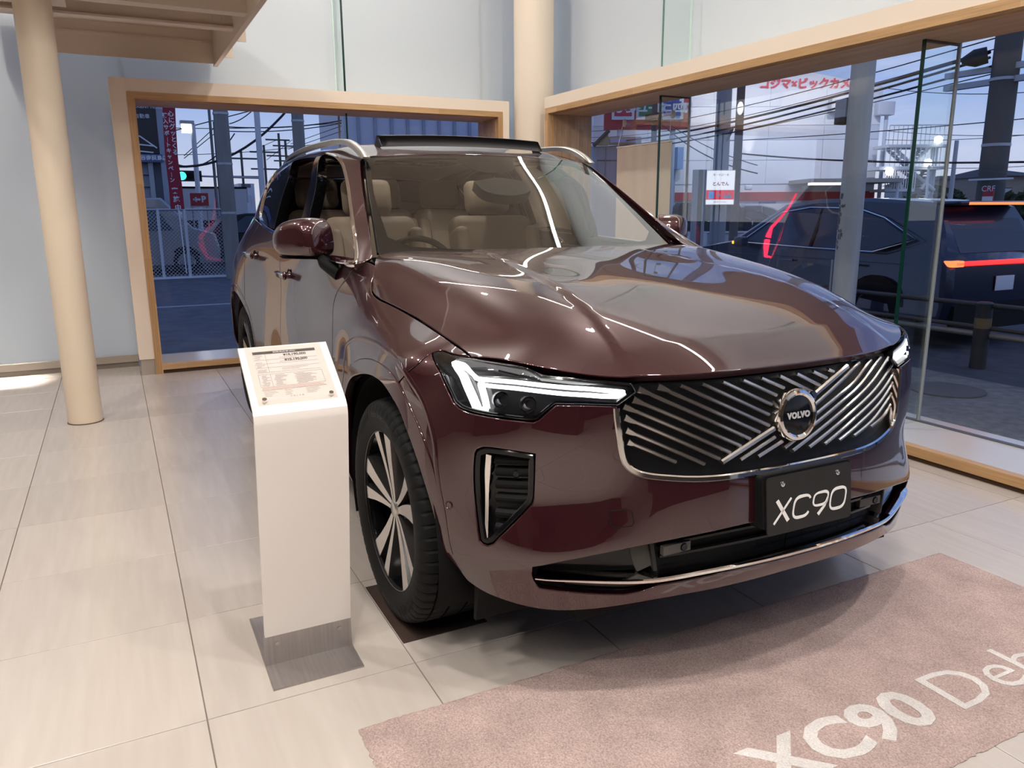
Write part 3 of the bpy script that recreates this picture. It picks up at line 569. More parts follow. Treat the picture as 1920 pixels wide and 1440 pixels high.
# columns
def column(name,x,y,r,h,label,m=COLM):
    n=64; bm=bmesh.new(); bmesh.ops.create_cone(bm,segments=n,radius1=r,radius2=r,depth=h,cap_ends=True)
    for v in bm.verts: v.co+=Vector((x,y,h/2))
    o=bmobj(name,bm,m,smooth=40); tag(o,label,'column')
    bm=bmesh.new(); bmesh.ops.create_cone(bm,segments=n,radius1=r+.006,radius2=r+.004,depth=.006,cap_ends=True)
    for v in bm.verts: v.co+=Vector((x,y,.003))
    bmobj('base_seal',bm,mat('seal_brown',(.12,.085,.06),rough=.7),o); return o
column('column',-3.375,-1.945,.103,2.62,'slim cream steel column at the left, standing on the tiles under the stair landing')
column('column',-4.80,2.205,.195,4.70,'thick pale cream column in the corner between the two windows',mat('cream_paint_pale',(.74,.65,.54),rough=.5))
# stair landing over the left column: plates, beams and tread brackets
stair=tag(empty('stair_landing',(0,0,0)),'cream steel stair landing seen from below, top left above the slim column','staircase')
STM=mat('stair_paint',(.70,.60,.50),rough=.55)
box('deck',(-5.20,-2.30,2.86),(-2.2,-.70,2.90),STM,stair)
box('back_plate',(-5.20,-2.02,2.60),(-5.18,-.72,2.86),STM,stair)
box('stringer',(-5.24,-.725,2.585),(-2.2,-.690,2.94),STM,stair)
MB().prism([(-5.15,2.62),(-4.98,2.56),(-4.0,2.60),(-2.2,2.60),(-2.2,2.94),(-5.15,2.94)],.035,axis=1,base=-2.335).build('stringer',STM,stair)
box('cross_beam',(-4.02,-2.30,2.64),(-3.92,-.725,2.655),STM,stair); box('beam_web',(-3.975,-2.30,2.655),(-3.965,-.725,2.86),STM,stair)
box('cross_beam',(-5.18,-2.02,2.765),(-5.165,-.725,2.78),STM,stair)
box('gusset',(-3.965,-.86,2.66),(-3.957,-.725,2.86),STM,stair)
box('column_cap',(-3.55,-2.12,2.60),(-3.20,-1.77,2.62),STM,stair); box('column_beam',(-3.43,-2.30,2.62),(-3.32,-.725,2.86),STM,stair)
for p in((-3.957,-.79,2.72),): 
    bm=bmesh.new(); bmesh.ops.create_cone(bm,segments=12,radius1=.016,radius2=.014,depth=.02,cap_ends=True,matrix=Matrix.Translation(p)@Matrix.Rotation(PI/2,4,'Y')); bmobj('bolt',bm,STM,stair,smooth=40)
for x in(-4.85,-4.15): box('tread_bracket',(x,-.69,2.60),(x+.012,-.61,2.80),STM,stair)
# linear lights high along both glazed walls, and the downlight cans
LINE=mat('led_line',(1,1,1),emit=(1,.95,.88),estr=25)
l1=tag(box('linear_light',(-4.95,-9.0,4.66),(-4.89,2.0,4.695),mat('light_body',(.6,.6,.6),rough=.5)),'long thin linear light high along the back wall','light'); box('diffuser',(-4.945,-9.0,4.65),(-4.895,2.0,4.66),LINE,l1)
l2=tag(box('linear_light',(-4.4,2.20,4.66),(8.0,2.26,4.695),mat('light_body',(.6,.6,.6))),'long thin linear light high above the long side window','light'); box('diffuser',(-4.4,2.205,4.65),(8.0,2.255,4.66),LINE,l2)

# ---------------------------------------------------------------- the car
PAINT=mat('paint_burgundy',(.034,.0036,.0075),rough=.36,metal=.42,coat=1,spec=.35,coatrough=.012)
PAINT.node_tree.nodes['Principled BSDF'].inputs['Coat IOR'].default_value=1.85
CHROME=mat('chrome',(.82,.80,.78),rough=.06,metal=1)
SATIN=mat('satin_silver',(.62,.60,.57),rough=.28,metal=1)
GLOSSBLK=mat('gloss_black',(.004,.004,.005),rough=.10,spec=.45)
BLACK=mat('matte_black',(.006,.006,.0065),rough=.6,spec=.18)
SLAT=mat('slat_chrome',(.93,.90,.87),rough=.20,metal=1)
RUBBER=mat('rubber',(.007,.007,.0075),rough=.62,spec=.2,bump=(220,.1,.001))
DARKIN=mat('dark_trim',(.018,.016,.015),rough=.7)
TAN=mat('tan_leather',(.30,.235,.175),rough=.55,bump=(140,.06,.002))
CREAM=mat('cream_trim',(.40,.35,.29),rough=.7)
LENS=glass('lens_glass',(.93,.95,.97),1.0)
WSGLASS=glass('windscreen_glass',(.74,.76,.72),2.3)
PRIV=glass('privacy_glass',(.10,.10,.11),1.3)
LEDW=mat('led_white',(1,1,1),emit=(1,.98,.96),estr=2.6)
REDLENS=mat('red_lens',(.35,.006,.01),rough=.08,coat=1,emit=(1,.02,.03),estr=.12)
car=tag(empty('car',(0,0,.0015)),'large burgundy sport utility car with diagonal slatted grille standing on the showroom floor','car')
S2=(-1,1)
AR=.462
def arch_pts(cx,n=24,z0=.33,squash=1.0):
    a0=math.asin((z0-.377)/AR); 
    return [(cx+AR*math.cos(t),.377+AR*math.sin(t)) for t in np.linspace(PI-a0,a0,n)]
fr_arch=TR['archin'][:-1]+xz(NA,[(-.42,.655),(-.455,.56),(-.470,.45),(-.468,.33)])      # front: bumper end -> sill
rear_arch=xz(NA,[(-2.984+.468,.33),(-2.984+.470,.45),(-2.984+.455,.56),(-2.984+.42,.655),(-2.984+.385,.706),(-2.984+.30,.76),(-2.984+.2,.80),(-2.984+.08,.832),(-2.984-.06,.84),(-2.984-.2,.815),(-2.984-.3,.76),(-2.984-.385,.68),(-2.984-.43,.58),(-2.984-.452,.45),(-2.984-.455,.36)])
def on_arch(ch,uv):   # index of the chain point nearest to uv
    return int(np.argmin([math.dist(q,uv) for q in ch]))
# --- front bumper
bs=TR['bumpseam']; ia=on_arch(fr_arch,bs[-1]); seam=bs[:-1]+[fr_arch[ia]]
half=[TR['grille_edge'][::-1], [TR['grille_edge'][0],TR['hl_low3'][-1]], TR['hl_low3'][::-1],TR['hl_low2'][::-1],TR['hl_low'][::-1],TR['hl_out'][::-1],seam,fr_arch[:ia+1][::-1],
      [fr_arch[0],(1.0,.03)],[(1.0,.03),(.9,.004),(.6,.004),(.3,.004),(0,.004)]]
hp=loop(*half)
bumper_loop=hp+[(-u,v) for u,v in hp[::-1] if u>1e-6]
vent_loop=loop(*TR['vent'])
lo=loop(*TR['lowopen']); lo_full=lo+[(-u,v) for u,v in lo[::-1] if u>1e-6]
vent2=[(-u,v) for u,v in vent_loop[::-1]]
bumper=panel('front_bumper',NA,bumper_loop,PAINT,car,holes=[vent_loop,vent2,lo_full],thick=.02,res=.03)
# dark carrier behind the bumper openings and lamps
for s in S2:
    panel('inner_panel',NA,loop([(.0,.02),(.5,.02),(.9,.02),(1.02,.08)],[(1.02,.08),(1.02,.3),(.98,.5)],[(.98,.5),(.7,.5),(.35,.35)],[(.35,.35),(.0,.33)],[(0,.33),(0,.02)],step=.08),BLACK,car,off=-.055,res=.08,side=s,gap=0)
# --- grille
top=TR['ltop']; tl=[q for q in top if q[0]>0]; vt0=float(np.interp(0,[top[5][0],top[4][0]],[top[5][1],top[4][1]]))
gh=loop([(0,vt0)]+[(u,v-.006) for u,v in tl[::-1]],[(tl[0][0],tl[0][1]-.006),TR['hl_in'][-1]],TR['hl_in'][::-1],[TR['hl_in'][0],TR['grille_edge'][0]],TR['grille_edge'])
g_loop=gh+[(-u,v) for u,v in gh[::-1] if u>1e-6]
GRM=mat('grille_mesh',(.004,.004,.005),rough=.45,spec=.15)
gr=panel('grille',NA,g_loop,GRM,car,off=-.030,thick=.03,gap=-.004,res=.05)
ge=TR['grille_edge']
ribbon('grille_frame',NA,[(u+.004,v-.004) for u,v in ge[:-1]]+[(0,ge[-1][1]-.004)]+[(-u-.004,v-.004) for u,v in ge[:-1][::-1]],.017,.011,CHROME,gr,off=-.006,base=.03)
for L_ in TR['slatL']: ribbon('grille_slat',NA,L_,[.0105]*2,.010,SLAT,gr,off=-.024,base=.008,top=.5)
for L_ in TR['slatL'][:7]:
    a,b=np.array(L_[0]),np.array(L_[1]); e=a+(b-a)*.55
    ribbon('slat_end',NA,[tuple(a),tuple((a+e)/2),tuple(e)],[.019,.017,.011],.010,SLAT,gr,off=-.022,base=.008,top=.7)
for L_ in TR['slatR']: ribbon('grille_slat',NA,L_,.0105,.010,SLAT,gr,off=-.024,base=.008,top=.5)
for L_ in TR['diag']: ribbon('diagonal_bar',NA,L_,.016,.012,SLAT,gr,off=-.020,base=.01,top=.5)
bp,bn=pt(NA,TR['badge'],-.006)
bx=Vector((0,1,0)); bx=(bx-bn*bx.dot(bn)).normalized(); by=bn.cross(bx); BM=frame(bp,bx,by)
def disc(name,M4,prof,m,parent,n=48,sharp=35):
    V=[];F=[];k=len(prof)
    for i in range(n):
        a=2*PI*i/n
        for r,z in prof: V.append(M4@Vector((r*math.cos(a),r*math.sin(a),z)))
    for i in range(n):
        for j in range(k-1): F.append((i*k+j,((i+1)%n)*k+j,((i+1)%n)*k+j+1,i*k+j+1))
    return obj(name,V,F,m,parent,smooth=True,sharp=sharp)
badge=disc('badge',BM,[(.0001,.0105),(.03,.010),(.057,.006),(.057,-.02)],GLOSSBLK,gr)
disc('badge_ring',BM,[(.055,.0),(.056,.010),(.062,.014),(.070,.011),(.0735,.004),(.074,-.03)],CHROME,badge)
ar=Vector((math.cos(math.radians(40)),math.sin(math.radians(40)),0))
mb=MB(); c=ar*.073; t=Vector((-ar.y,ar.x,0))
for q in (0,): mb.prism([tuple((c+t*.014)[:2]),tuple((c-t*.014)[:2]),tuple((c-t*.006+ar*.014)[:2]),tuple((c+t*.006+ar*.014)[:2])],.012)
mb.V=[tuple(BM@Vector(v)) for v in mb.V]; mb.build('badge_tab',CHROME,badge)
text('badge_lettering','VOLVO',.0235,BM@Matrix.Translation((0,.0,.0112)),mat('badge_silver',(.85,.84,.82),rough=.3,metal=.6),badge,extrude=.0008,spacing=1.12,bold=.0012)
disc('badge_camera',BM@Matrix.Translation((.005,-.036,.0075)),[(.0001,.001),(.004,.002),(.0075,.0035),(.009,.001)],BLACK,badge,n=24)
# --- headlights
def lamp_loop(): return loop(TR['hl_out'],TR['hl_low'],TR['hl_low2'],TR['hl_low3'],TR['hl_in'],TR['hl_in2'],TR['hl_top'],TR['hl_top2'],TR['hl_top3'],TR['hl_top4'],step=.02)
HOUSE=mat('lamp_housing',(.020,.021,.024),rough=.22,coat=.6)
HOUSE2=mat('lamp_bezel',(.10,.10,.11),rough=.25,metal=.8)
for s in S2:
    ll=lamp_loop()
    hd=panel('headlight',NA,ll,HOUSE,car,off=-.038,thick=.03,gap=-.002,res=.04,side=s)
    panel('lamp_lens',NA,ll,LENS,hd,off=-.001,thick=.02,gap=.003,res=.035,side=s)
    ribbon('lamp_seal',NA,[tuple(q) for q in inset(ll,.006)]+[tuple(inset(ll,.006)[0])],.011,.004,GLOSSBLK,hd,off=-.010,base=.03,side=s,sm=False)
    for i,d in enumerate(TR['drl']): ribbon('daytime_light',NA,d,(.018 if i in(0,) else .0105),.008,LEDW,hd,off=-.022,base=.012,side=s,top=.8)
    # projector modules and bezels below the bar
    pr=xz(NA,[]) 
    for (u,v) in ((.86,.585),(.78,.58)):
        p,n=pt(NA,(u,v),-.028,s); q=frame(p,Vector((0,s,0)) if abs(n.y)<.9 else Vector((1,0,0)),Vector((0,0,1)))
        disc('projector_lens',q,[(.0001,.012),(.010,.010),(.017,.003),(.019,0),(.021,.004),(.023,-.01)],HOUSE2,hd,n=24)
    ribbon('lamp_bezel',NA,[(.90,.635),(.80,.640),(.70,.638),(.62,.634)],.016,.004,HOUSE2,hd,off=-.030,base=.01,side=s)
# --- side air vents of the bumper
for s in S2:
    vn=panel('air_vent',NA,vent_loop,GLOSSBLK,car,off=-.035,thick=.03,gap=-.004,res=.04,side=s)
    ribbon('vent_rim',NA,[tuple(q) for q in inset(vent_loop,.008)]+[tuple(inset(vent_loop,.008)[0])],.016,.006,GLOSSBLK,vn,off=-.008,base=.03,side=s,sm=False)
    bl=TR['bladev']; ribbon('chrome_blade',NA,bl,[.019,.019,.012,.012,.011],.012,CHROME,vn,off=-.020,base=.015,side=s,top=.85)
    (uL,vt_),(uR,_)=(.89,.43),(.785,.43)
    for i in range(6):
        v=.42-.034*i; a=(float(np.interp(v,[.2,.45],[.905,.885])),v); b=(float(np.interp(v,[.23,.31,.45],[.885,.792,.778])),v+.002)
        if a[0]-b[0]<.02: continue
        ribbon('vent_slat',NA,[a,b],.024,.012,BLACK,vn,off=-.030,base=.008,side=s,top=.25,step=.03)
    p,n=pt(NA,(.828,.385),-.020,s); q=frame(p,n.cross(Vector((0,0,1))),Vector((0,0,1))); 
    if (q@Vector((0,0,1))-p).dot(n)<0: q=frame(p,-n.cross(Vector((0,0,1))),Vector((0,0,1)))
    disc('parking_sensor',q,[(.0001,.002),(.008,.0025),(.0095,0),(.0115,.001),(.012,-.004)],GLOSSBLK,vn,n=20)
# --- lower intake
for s in S2:
    pass
li=panel('lower_intake',NA,lo_full,BLACK,car,off=-.075,thick=.05,gap=-.006,res=.06)
cl=TR['chrlow']; 
ribbon('chrome_strip',NA,cl+[(-u,v) for u,v in cl[:-1][::-1]],[.006,.011]+[.013]*6+[.011,.006],.010,CHROME,li,off=-.006,base=.05,step=.03)
ribbon('lip_strip',NA,[(u,v-.022) for u,v in cl[1:]]+[(-u,v-.022) for u,v in cl[1:-1][::-1]],.030,.006,GLOSSBLK,li,off=-.022,base=.03,step=.03)
for v in (.176,.140): ribbon('intake_bar',NA,[(.455,v),(.25,v+.004),(0,v+.004),(-.25,v+.004),(-.455,v)],.014,.012,BLACK if v<0 else GLOSSBLK,li,off=-.050,base=.01,top=.5)
for k in range(-5,6): ribbon('intake_rib',NA,[(k*.085+.02,.19),(k*.085+.02,.11)],.005,.006,BLACK,li,off=-.062,base=.008)
for s in S2:
    # dark scoop floor and divider at each outer end
    lo_c=loop([(.50,.195),(.62,.186),(.70,.176),(.775,.155)],[(.775,.155),(.778,.130),(.762,.118)],[(.762,.118),(.62,.108),(.50,.098)],[(.50,.098),(.50,.195)],step=.02)
    panel('intake_scoop',NA,lo_c,GLOSSBLK,li,off=-.040,thick=.02,gap=0,res=.04,side=s)
    ribbon('intake_divider',NA,[(.478,.200),(.478,.150),(.476,.104)],.012,.030,DARKIN,li,off=-.050,base=.02,side=s,top=.8)
    ribbon('divider_wall',NA,[(.515,.196),(.512,.150),(.50,.110)],.055,.012,mat('scoop_grey',(.05,.046,.042),rough=.5),li,off=-.046,base=.01,side=s,top=.9)
    p,n=pt(NA,(.395,.166),-.03,s); mb=MB(); mb.box((-.055,-.013,-.01),(.035,.013,.006)); q=frame(p,Vector((0,s,0)),Vector((0,0,1)))
    if (q.to_3x3()@Vector((0,0,1))).dot(n)<0: q=frame(p,Vector((0,-s,0)),Vector((0,0,1)))
    mb.V=[tuple(q@Vector((v[0]*1,v[1],v[2]))) for v in mb.V]; sb=mb.build('sensor_plate',mat('sensor_grey',(.075,.068,.062),rough=.45),li)
    disc('parking_sensor',q@Matrix.Translation((.012,0,.006)),[(.0001,.002),(.0085,.0025),(.0095,0),(.0115,.001),(.012,-.004)],GLOSSBLK,sb,n=20)
# tow cap seam and corner sensor on the bumper
tc_=[(.583,.291),(.531,.290),(.5235,.283),(.5235,.258),(.531,.2505),(.578,.2505),(.586,.258),(.586,.283),(.583,.291)]
ribbon('tow_cover_seam',NA,[(a,b) for a,b in tc_],.0026,.0006,BLACK,bumper,off=.0002,base=.001,sm=False)
for s in S2:
    p,n=pt(NA,(1.028,.286),.0,s); q=frame(p,n.cross(Vector((0,0,1))),Vector((0,0,1)))
    if (q.to_3x3()@Vector((0,0,1))).dot(n)<0: q=frame(p,-n.cross(Vector((0,0,1))),Vector((0,0,1)))
    disc('parking_sensor',q,[(.0001,.002),(.0085,.0022),(.0095,-.001),(.0115,.0012),(.012,-.002)],PAINT,bumper,n=20)
# --- number plate
PLATE=mat('plate_black',(.020,.018,.016),rough=.45,spec=.35,bump=(60,.02,.001))
pc=Vector((.912,0,.5645)); pm=frame(pc,(0,1,0),(-.105,0,1))
def rrect(w,h,r,n=5):
    o=[]
    for cx,cy,a0 in((w/2-r,h/2-r,0),(-w/2+r,h/2-r,90),(-w/2+r,-h/2+r,180),(w/2-r,-h/2+r,270)):
        for k in range(n+1):
            a=math.radians(a0+90*k/n); o.append((cx+r*math.cos(a),cy+r*math.sin(a)))
    return o
def plateobj(name,w,h,r,t,M4,m,parent):
    mb=MB(); mb.prism(rrect(w,h,r),t); mb.V=[tuple(M4@Vector(v)) for v in mb.V]; return mb.build(name,m,parent,smooth=30)
np_=plateobj('number_plate',.322,.162,.013,.004,pm,PLATE,car)
tag(np_,'black show plate lettered XC90')
plateobj('plate_bracket',.335,.15,.012,.05,pm@Matrix.Translation((-.004,.012,-.052)),BLACK,np_)
WHITE=mat('print_white',(.85,.84,.82),rough=.5)
for sx in(-.105,.105): disc('plate_screw',pm@Matrix.Translation((sx,.058,.004)),[(.0001,.001),(.003,.001),(.0035,.004),(.0075,.0035),(.008,0)],CHROME,np_,n=20)
# lettering in wide slanted strokes
def stroke(name,paths,widths,M4,m,parent,t=.001):
    mb=MB()
    for P,wd in zip(paths,widths):
        P=[np.array(p) for p in P]; n=len(P); W_=np.interp(np.linspace(0,1,n),np.linspace(0,1,len(wd)),wd)
        T=[P[min(i+1,n-1)]-P[max(i-1,0)] for i in range(n)]; T=[t_/np.linalg.norm(t_) for t_ in T]
        V=[];F=[]
        for p,t_,w_ in zip(P,T,W_):
            nrm=np.array([-t_[1],t_[0]])*w_/2; V+=[(*(p+nrm),0),(*(p-nrm),0),(*(p+nrm),t),(*(p-nrm),t)]
        for i in range(n-1):
            a=4*i;b=4*i+4; F+=[(a+2,a+3,b+3,b+2),(a,b,b+1,a+1),(a,a+2,b+2,b),(a+1,b+1,b+3,a+3)]
        F+=[(0,1,3,2),(4*n-4,4*n-2,4*n-1,4*n-3)]
        mb.add(V,F)
    mb.V=[tuple(M4@Vector(v)) for v in mb.V]; return mb.build(name,m,parent)
def squircle(cx,cy,w,h,sh,a0=0,a1=360,n=40,p=3.2):
    o=[]
    for k in range(n+1):
        a=math.radians(a0+(a1-a0)*k/n); c,s_=math.cos(a),math.sin(a)
        x=abs(c)**(2/p)*math.copysign(1,c)*w/2; y=abs(s_)**(2/p)*math.copysign(1,s_)*h/2
        o.append((cx+x+y*sh,cy+y))
    return o
lm=pm@Matrix.Translation((0,-.017,.0043)); hh=.062
stroke('plate_lettering',[[(-.138,-.033),(-.072,.031)],[(-.124,.031),(-.085,-.031)],
   squircle(-.033,0,.062,.058,.22,28,332),squircle(.040,.010,.056,.036,.22,0,360),[(.068,.010),(.055,-.012),(.028,-.034)],squircle(.108,0,.060,.058,.22,0,360)],
   [[.006,.006],[.0115,.0115],[.006,.009,.005,.009,.006],[.004,.009,.005,.005,.006,.008,.004],[.006,.007,.010],[.0045,.009,.0045,.009,.0045]],lm,WHITE,np_)

# --- fenders, doors, quarter panels
VM=float(NA.vmax)-.0005
UB=2.112
doorF=TR['doorF']+[(UB,.40),(UB,.25),(UB,.09)]
fend=loop(seam,fr_arch[ia:],[fr_arch[-1],(UB,.09)],[(UB,.09),(UB,.25),(UB,.40)]+TR['doorF'][::-1],[TR['doorF'][0],(2.088,.88),(2.07,VM)],[(2.07,VM),(1.975,VM)],[(1.975,VM),(1.945,.86),TR['shut'][0]],TR['shut'],TR['hl_top4'])
ub=float(TR['doorB'][2][0])
doorBx=[(3.50,VM),(3.40,.83)]+[(3.335,.754),(3.25,.674),(3.2458,.555),(3.262,.414),(3.262,.25),(3.262,.09)]
iq=6
rearcut=[(4.35,VM),(4.32,.80),(4.25,.72)]
ra_top=rear_arch[3]
for s in S2:
    f=panel('fender',NA,fend,PAINT,car,side=s,res=.03)
    # raised arch lip, two steps like the photo's
    lipfull=TR['archin'][:-1]+fr_arch[len(TR['archin'])-1:]
    lo2=TR['lipseam'][:-1]+xz(NA,[(-.447,.66),(-.487,.56),(-.502,.45),(-.50,.33)])
    lp=loop(lipfull,[lipfull[-1],lo2[-1]],lo2[::-1],[lo2[0],lipfull[0]],step=.025)
    lip=panel('arch_lip',NA,lp,PAINT,f,off=.0035,thick=.03,gap=0,res=.03,side=s,edge=.004)
    fl=TR['flare'][:-1]+xz(NA,[(-.437,.76),(-.49,.66),(-.525,.56),(-.54,.45),(-.54,.33)])
    fs=smooth_path(fl,.02)
    ribbon('arch_flare',NA,fs,.016,.0035,PAINT,f,off=-.001,base=.004,side=s,sm=False,top=.15)
    d=panel('front_door',NA,loop(doorF,[(UB,.09),(2.6,.09),(3.262,.09)],doorBx[::-1],[(3.50,VM),(2.8,VM),(2.07,VM)],[(2.07,VM),(2.088,.88),TR['doorF'][0]]),PAINT,car,side=s,res=.04)
    r=panel('rear_door',NA,loop(doorBx,[(3.262,.09),rear_arch[0]],rear_arch[:6],[rear_arch[5],(4.19,.64),(4.25,.72)],[(4.25,.72),(4.32,.80),(4.35,VM)],[(4.35,VM),(3.9,VM),(3.50,VM)]),PAINT,car,side=s,res=.04)
    q=panel('rear_quarter',NA,loop([(4.35,VM),(4.32,.80),(4.25,.72)],[(4.25,.72),(4.19,.64),rear_arch[5]],rear_arch[5:],[rear_arch[-1],(5.1,.09),(5.5,.05),(6.0,.05)],[(6.0,.05),(6.0,.5),(6.0,VM)],[(6.0,VM),(5.2,VM),(4.35,VM)]),PAINT,car,side=s,res=.045)
    ro=[(u,v+.045) for u,v in rear_arch[3:11]]
    ribbon('arch_flare',NA,[ (u-.012*np.cos(k/14*PI),v+.045*np.sin(k/14*PI)) for k,(u,v) in enumerate(rear_arch)],.02,.004,PAINT,q,off=-.001,base=.004,side=s,top=.15)
    tl=panel('tail_light',NA,loop([(4.60,.60),(4.50,.69),(4.42,.70),(4.34,.64),(4.60,.60)] if 0 else [(5.30,.62),(5.30,.70),(5.16,.74),(5.12,.90)],[(5.12,.90),(5.42,.90)],[(5.42,.90),(5.46,.75),(5.40,.60),(5.30,.62)]),REDLENS,car,off=.004,side=s)
    # sill strip under the doors
    ribbon('sill_strip',NA,[(UB,.06),(2.6,.05),(3.2,.05),(3.75,.06)],.09,.01,BLACK,car,off=-.01,base=.03,side=s)
    # handles: chrome-and-paint bar on a recess
    for (u,v,par) in ((3.07,.732,d),(4.03,.770,r)):
        P,N=pt(NA,(u,v),.0,s); Pa,_=pt(NA,(u+.02,v),.0,s); ax=(Pa-P).normalized()
        M4=frame(P,ax if s<0 else -ax,Vector((0,0,1)));
        if (M4.to_3x3()@Vector((0,0,1))).dot(N)<0: M4=frame(P,-ax if s<0 else ax,Vector((0,0,1)))
        disc('handle_recess',M4@Matrix.Diagonal((1.15,.75,1,1)),[(.0001,-.004),(.03,-.003),(.042,.0006)],GLOSSBLK,par,n=32)
        hb=rbox('door_handle',(0,0,0),(.20,.034,.020),.0095,PAINT,par,seg=4); hb.matrix_local=M4@Matrix.Translation((-.02,0,.036))
        hc=rbox('handle_trim',(0,0,0),(.195,.010,.012),.004,CHROME,par,seg=2); hc.matrix_local=M4@Matrix.Translation((-.02,.010,.046))
        for dx in(-.095,.06):
            hp_=rbox('handle_foot',(0,0,0),(.03,.022,.034),.006,PAINT,par,seg=2); hp_.matrix_local=M4@Matrix.Translation((dx,0,.015))
for s in S2:
    RL=mat('tail_strip',(.6,.01,.03),emit=(1,.03,.09),estr=6)
    pts=[(-3.66,.60,1.50),(-3.72,.63,1.36),(-3.80,.67,1.24),(-3.83,.74,1.16),(-3.80,.80,1.09),(-3.80,.81,1.06)]; p2=[(-3.81,.81,1.03),(-3.83,.80,.97),(-3.87,.76,.86),(-3.92,.62,.84)]
    for q_,r_w in((pts,[.008,.010,.012,.016,.026,.030]),(p2,[.030,.030,.018,.008])): MB().tube([(x,s*y,z) for x,y,z in q_],r_w,8).build('tail_strip',RL,car,smooth=60)
# inner black shell that closes the gaps
for s in S2:
    panel('inner_panel',NA,loop([(1.95,.10),(3.0,.10),(3.7,.10)],[(3.7,.10),(3.72,.45),(3.95,.62)],[(3.95,.62),(4.2,.70),(4.4,.86)],[(4.4,.86),(3.2,.86),(1.98,.86)],[(1.98,.86),(1.80,.75)],[(1.80,.75),(1.62,.68),(1.3,.69)],[(1.3,.69),(1.45,.64),(1.85,.5)],[(1.85,.5),(1.95,.3),(1.95,.10)],step=.1),BLACK,car,off=-.05,res=.1,side=s,gap=0)
    # wheel housings
    for cx,nm in((0,'wheel_housing'),(-2.984,'wheel_housing')):
        V=[];F=[];n=28
        for i in range(n):
            a=-.35+(PI+.7)*i/(n-1)
            for y in(.93,.60): V.append((cx+.452*math.cos(a),s*y,.377+.452*math.sin(a)))
        for i in range(n-1): F.append((2*i,2*i+1,2*i+3,2*i+2))
        k=len(V); V.append((cx,s*.60,.377))
        for i in range(n-1): F.append((2*i+1,k,2*i+3))
        obj(nm,V,F,BLACK,car,smooth=True)
# --- hood
hu=float(NH.umax);hv=float(NH.vmax)
hh_=loop([(0,.002),(.3,.002),(.6,.002),(hu-.002,.002)],[(hu-.002,.002),(hu-.002,.6),(hu-.002,hv-.02)],[(hu-.002,hv-.02),(hu-.02,hv-.002)],[(hu-.02,hv-.002),(.5,hv-.002),(0,hv-.002)],step=.03)
panel('hood',NH,hh_+[(-u,v) for u,v in hh_[::-1] if u>1e-6],PAINT,car,res=.016,gap=.0015,edge=.004,drop=.003,thick=.02)
# --- windscreen with printed border
wu=float(NW.umax);wv=float(NW.vmax)
wl=loop([(0,.003),(.4,.003),(wu-.003,.003)],[(wu-.003,.003),(wu-.003,.3),(wu-.003,wv-.003)],[(wu-.003,wv-.003),(.4,wv-.003),(0,wv-.003)],step=.05)
wfull=wl+[(-u,v) for u,v in wl[::-1] if u>1e-6]
ws=panel('windscreen',NW,wfull,WSGLASS,car,res=.06,gap=.002,thick=.005)
inn=loop([(0,.105),(.30,.105),(wu-.13,.105)],[(wu-.13,.105),(wu-.055,.16)],[(wu-.055,.16),(wu-.035,.5),(wu-.04,wv-.07)],[(wu-.04,wv-.07),(wu-.07,wv-.035)],[(wu-.07,wv-.035),(.45,wv-.03),(.17,wv-.03)],[(.17,wv-.03),(.12,wv-.13),(.07,wv-.155),(0,wv-.16)],step=.03)
panel('windscreen_border',NW,wfull,mat('frit',(.012,.012,.012),rough=.45),ws,holes=[inn+[(-u,v) for u,v in inn[::-1] if u>1e-6]],off=-.007,thick=.002,res=.05,gap=.004)
ribbon('screen_trim',NW,[(wu-.004,.02),(wu-.004,.4),(wu-.004,wv-.01)],.008,.004,GLOSSBLK,ws,off=-.002,base=.006)
ribbon('screen_trim',NW,[(wu-.004,.02),(wu-.004,.4),(wu-.004,wv-.01)],.008,.004,GLOSSBLK,ws,off=-.002,base=.006,side=1)
sc=panel('sensor_housing',NW,loop([(.145,.60),(.125,.52),(.04,.485),(-.04,.485),(-.125,.52),(-.145,.60)],[(-.145,.60),(0,.635),(.145,.60)],step=.03),mat('camera_pod',(.10,.105,.11),rough=.4),car,off=-.012,thick=.05,res=.03)
mir=rbox('rear_view_mirror',(-1.02,0,1.44),(.03,.24,.062),.012,DARKIN,car,seg=3,rot=(0,.25,0))
cow=MB()
V=[];F=[];yy=np.linspace(-.72,.72,25)
for y in yy:
    z=1.150-.06*(y/.72)**2*0-.0*abs(y); x0=-.60+.0*y; 
    V+=[(-.54-.07*(y/.72)**2,y,1.110),(-.62-.09*(y/.72)**2,y,1.135),(-.70-.09*(y/.72)**2,y,1.165)]
for i in range(24):
    for j in range(2): F.append((3*i+j,3*i+j+1,3*i+4+j,3*i+3+j))
obj('cowl',V,F,BLACK,car,smooth=True)
for x0,y0,y1 in((-.60,-.50,.12),(-.585,.05,.62)):
    MB().tube([(x0-.01,y0,1.172),(x0-.03,(y0+y1)/2,1.178),(x0-.015,y1,1.168)],.007,8).build('wiper',BLACK,car,smooth=60)
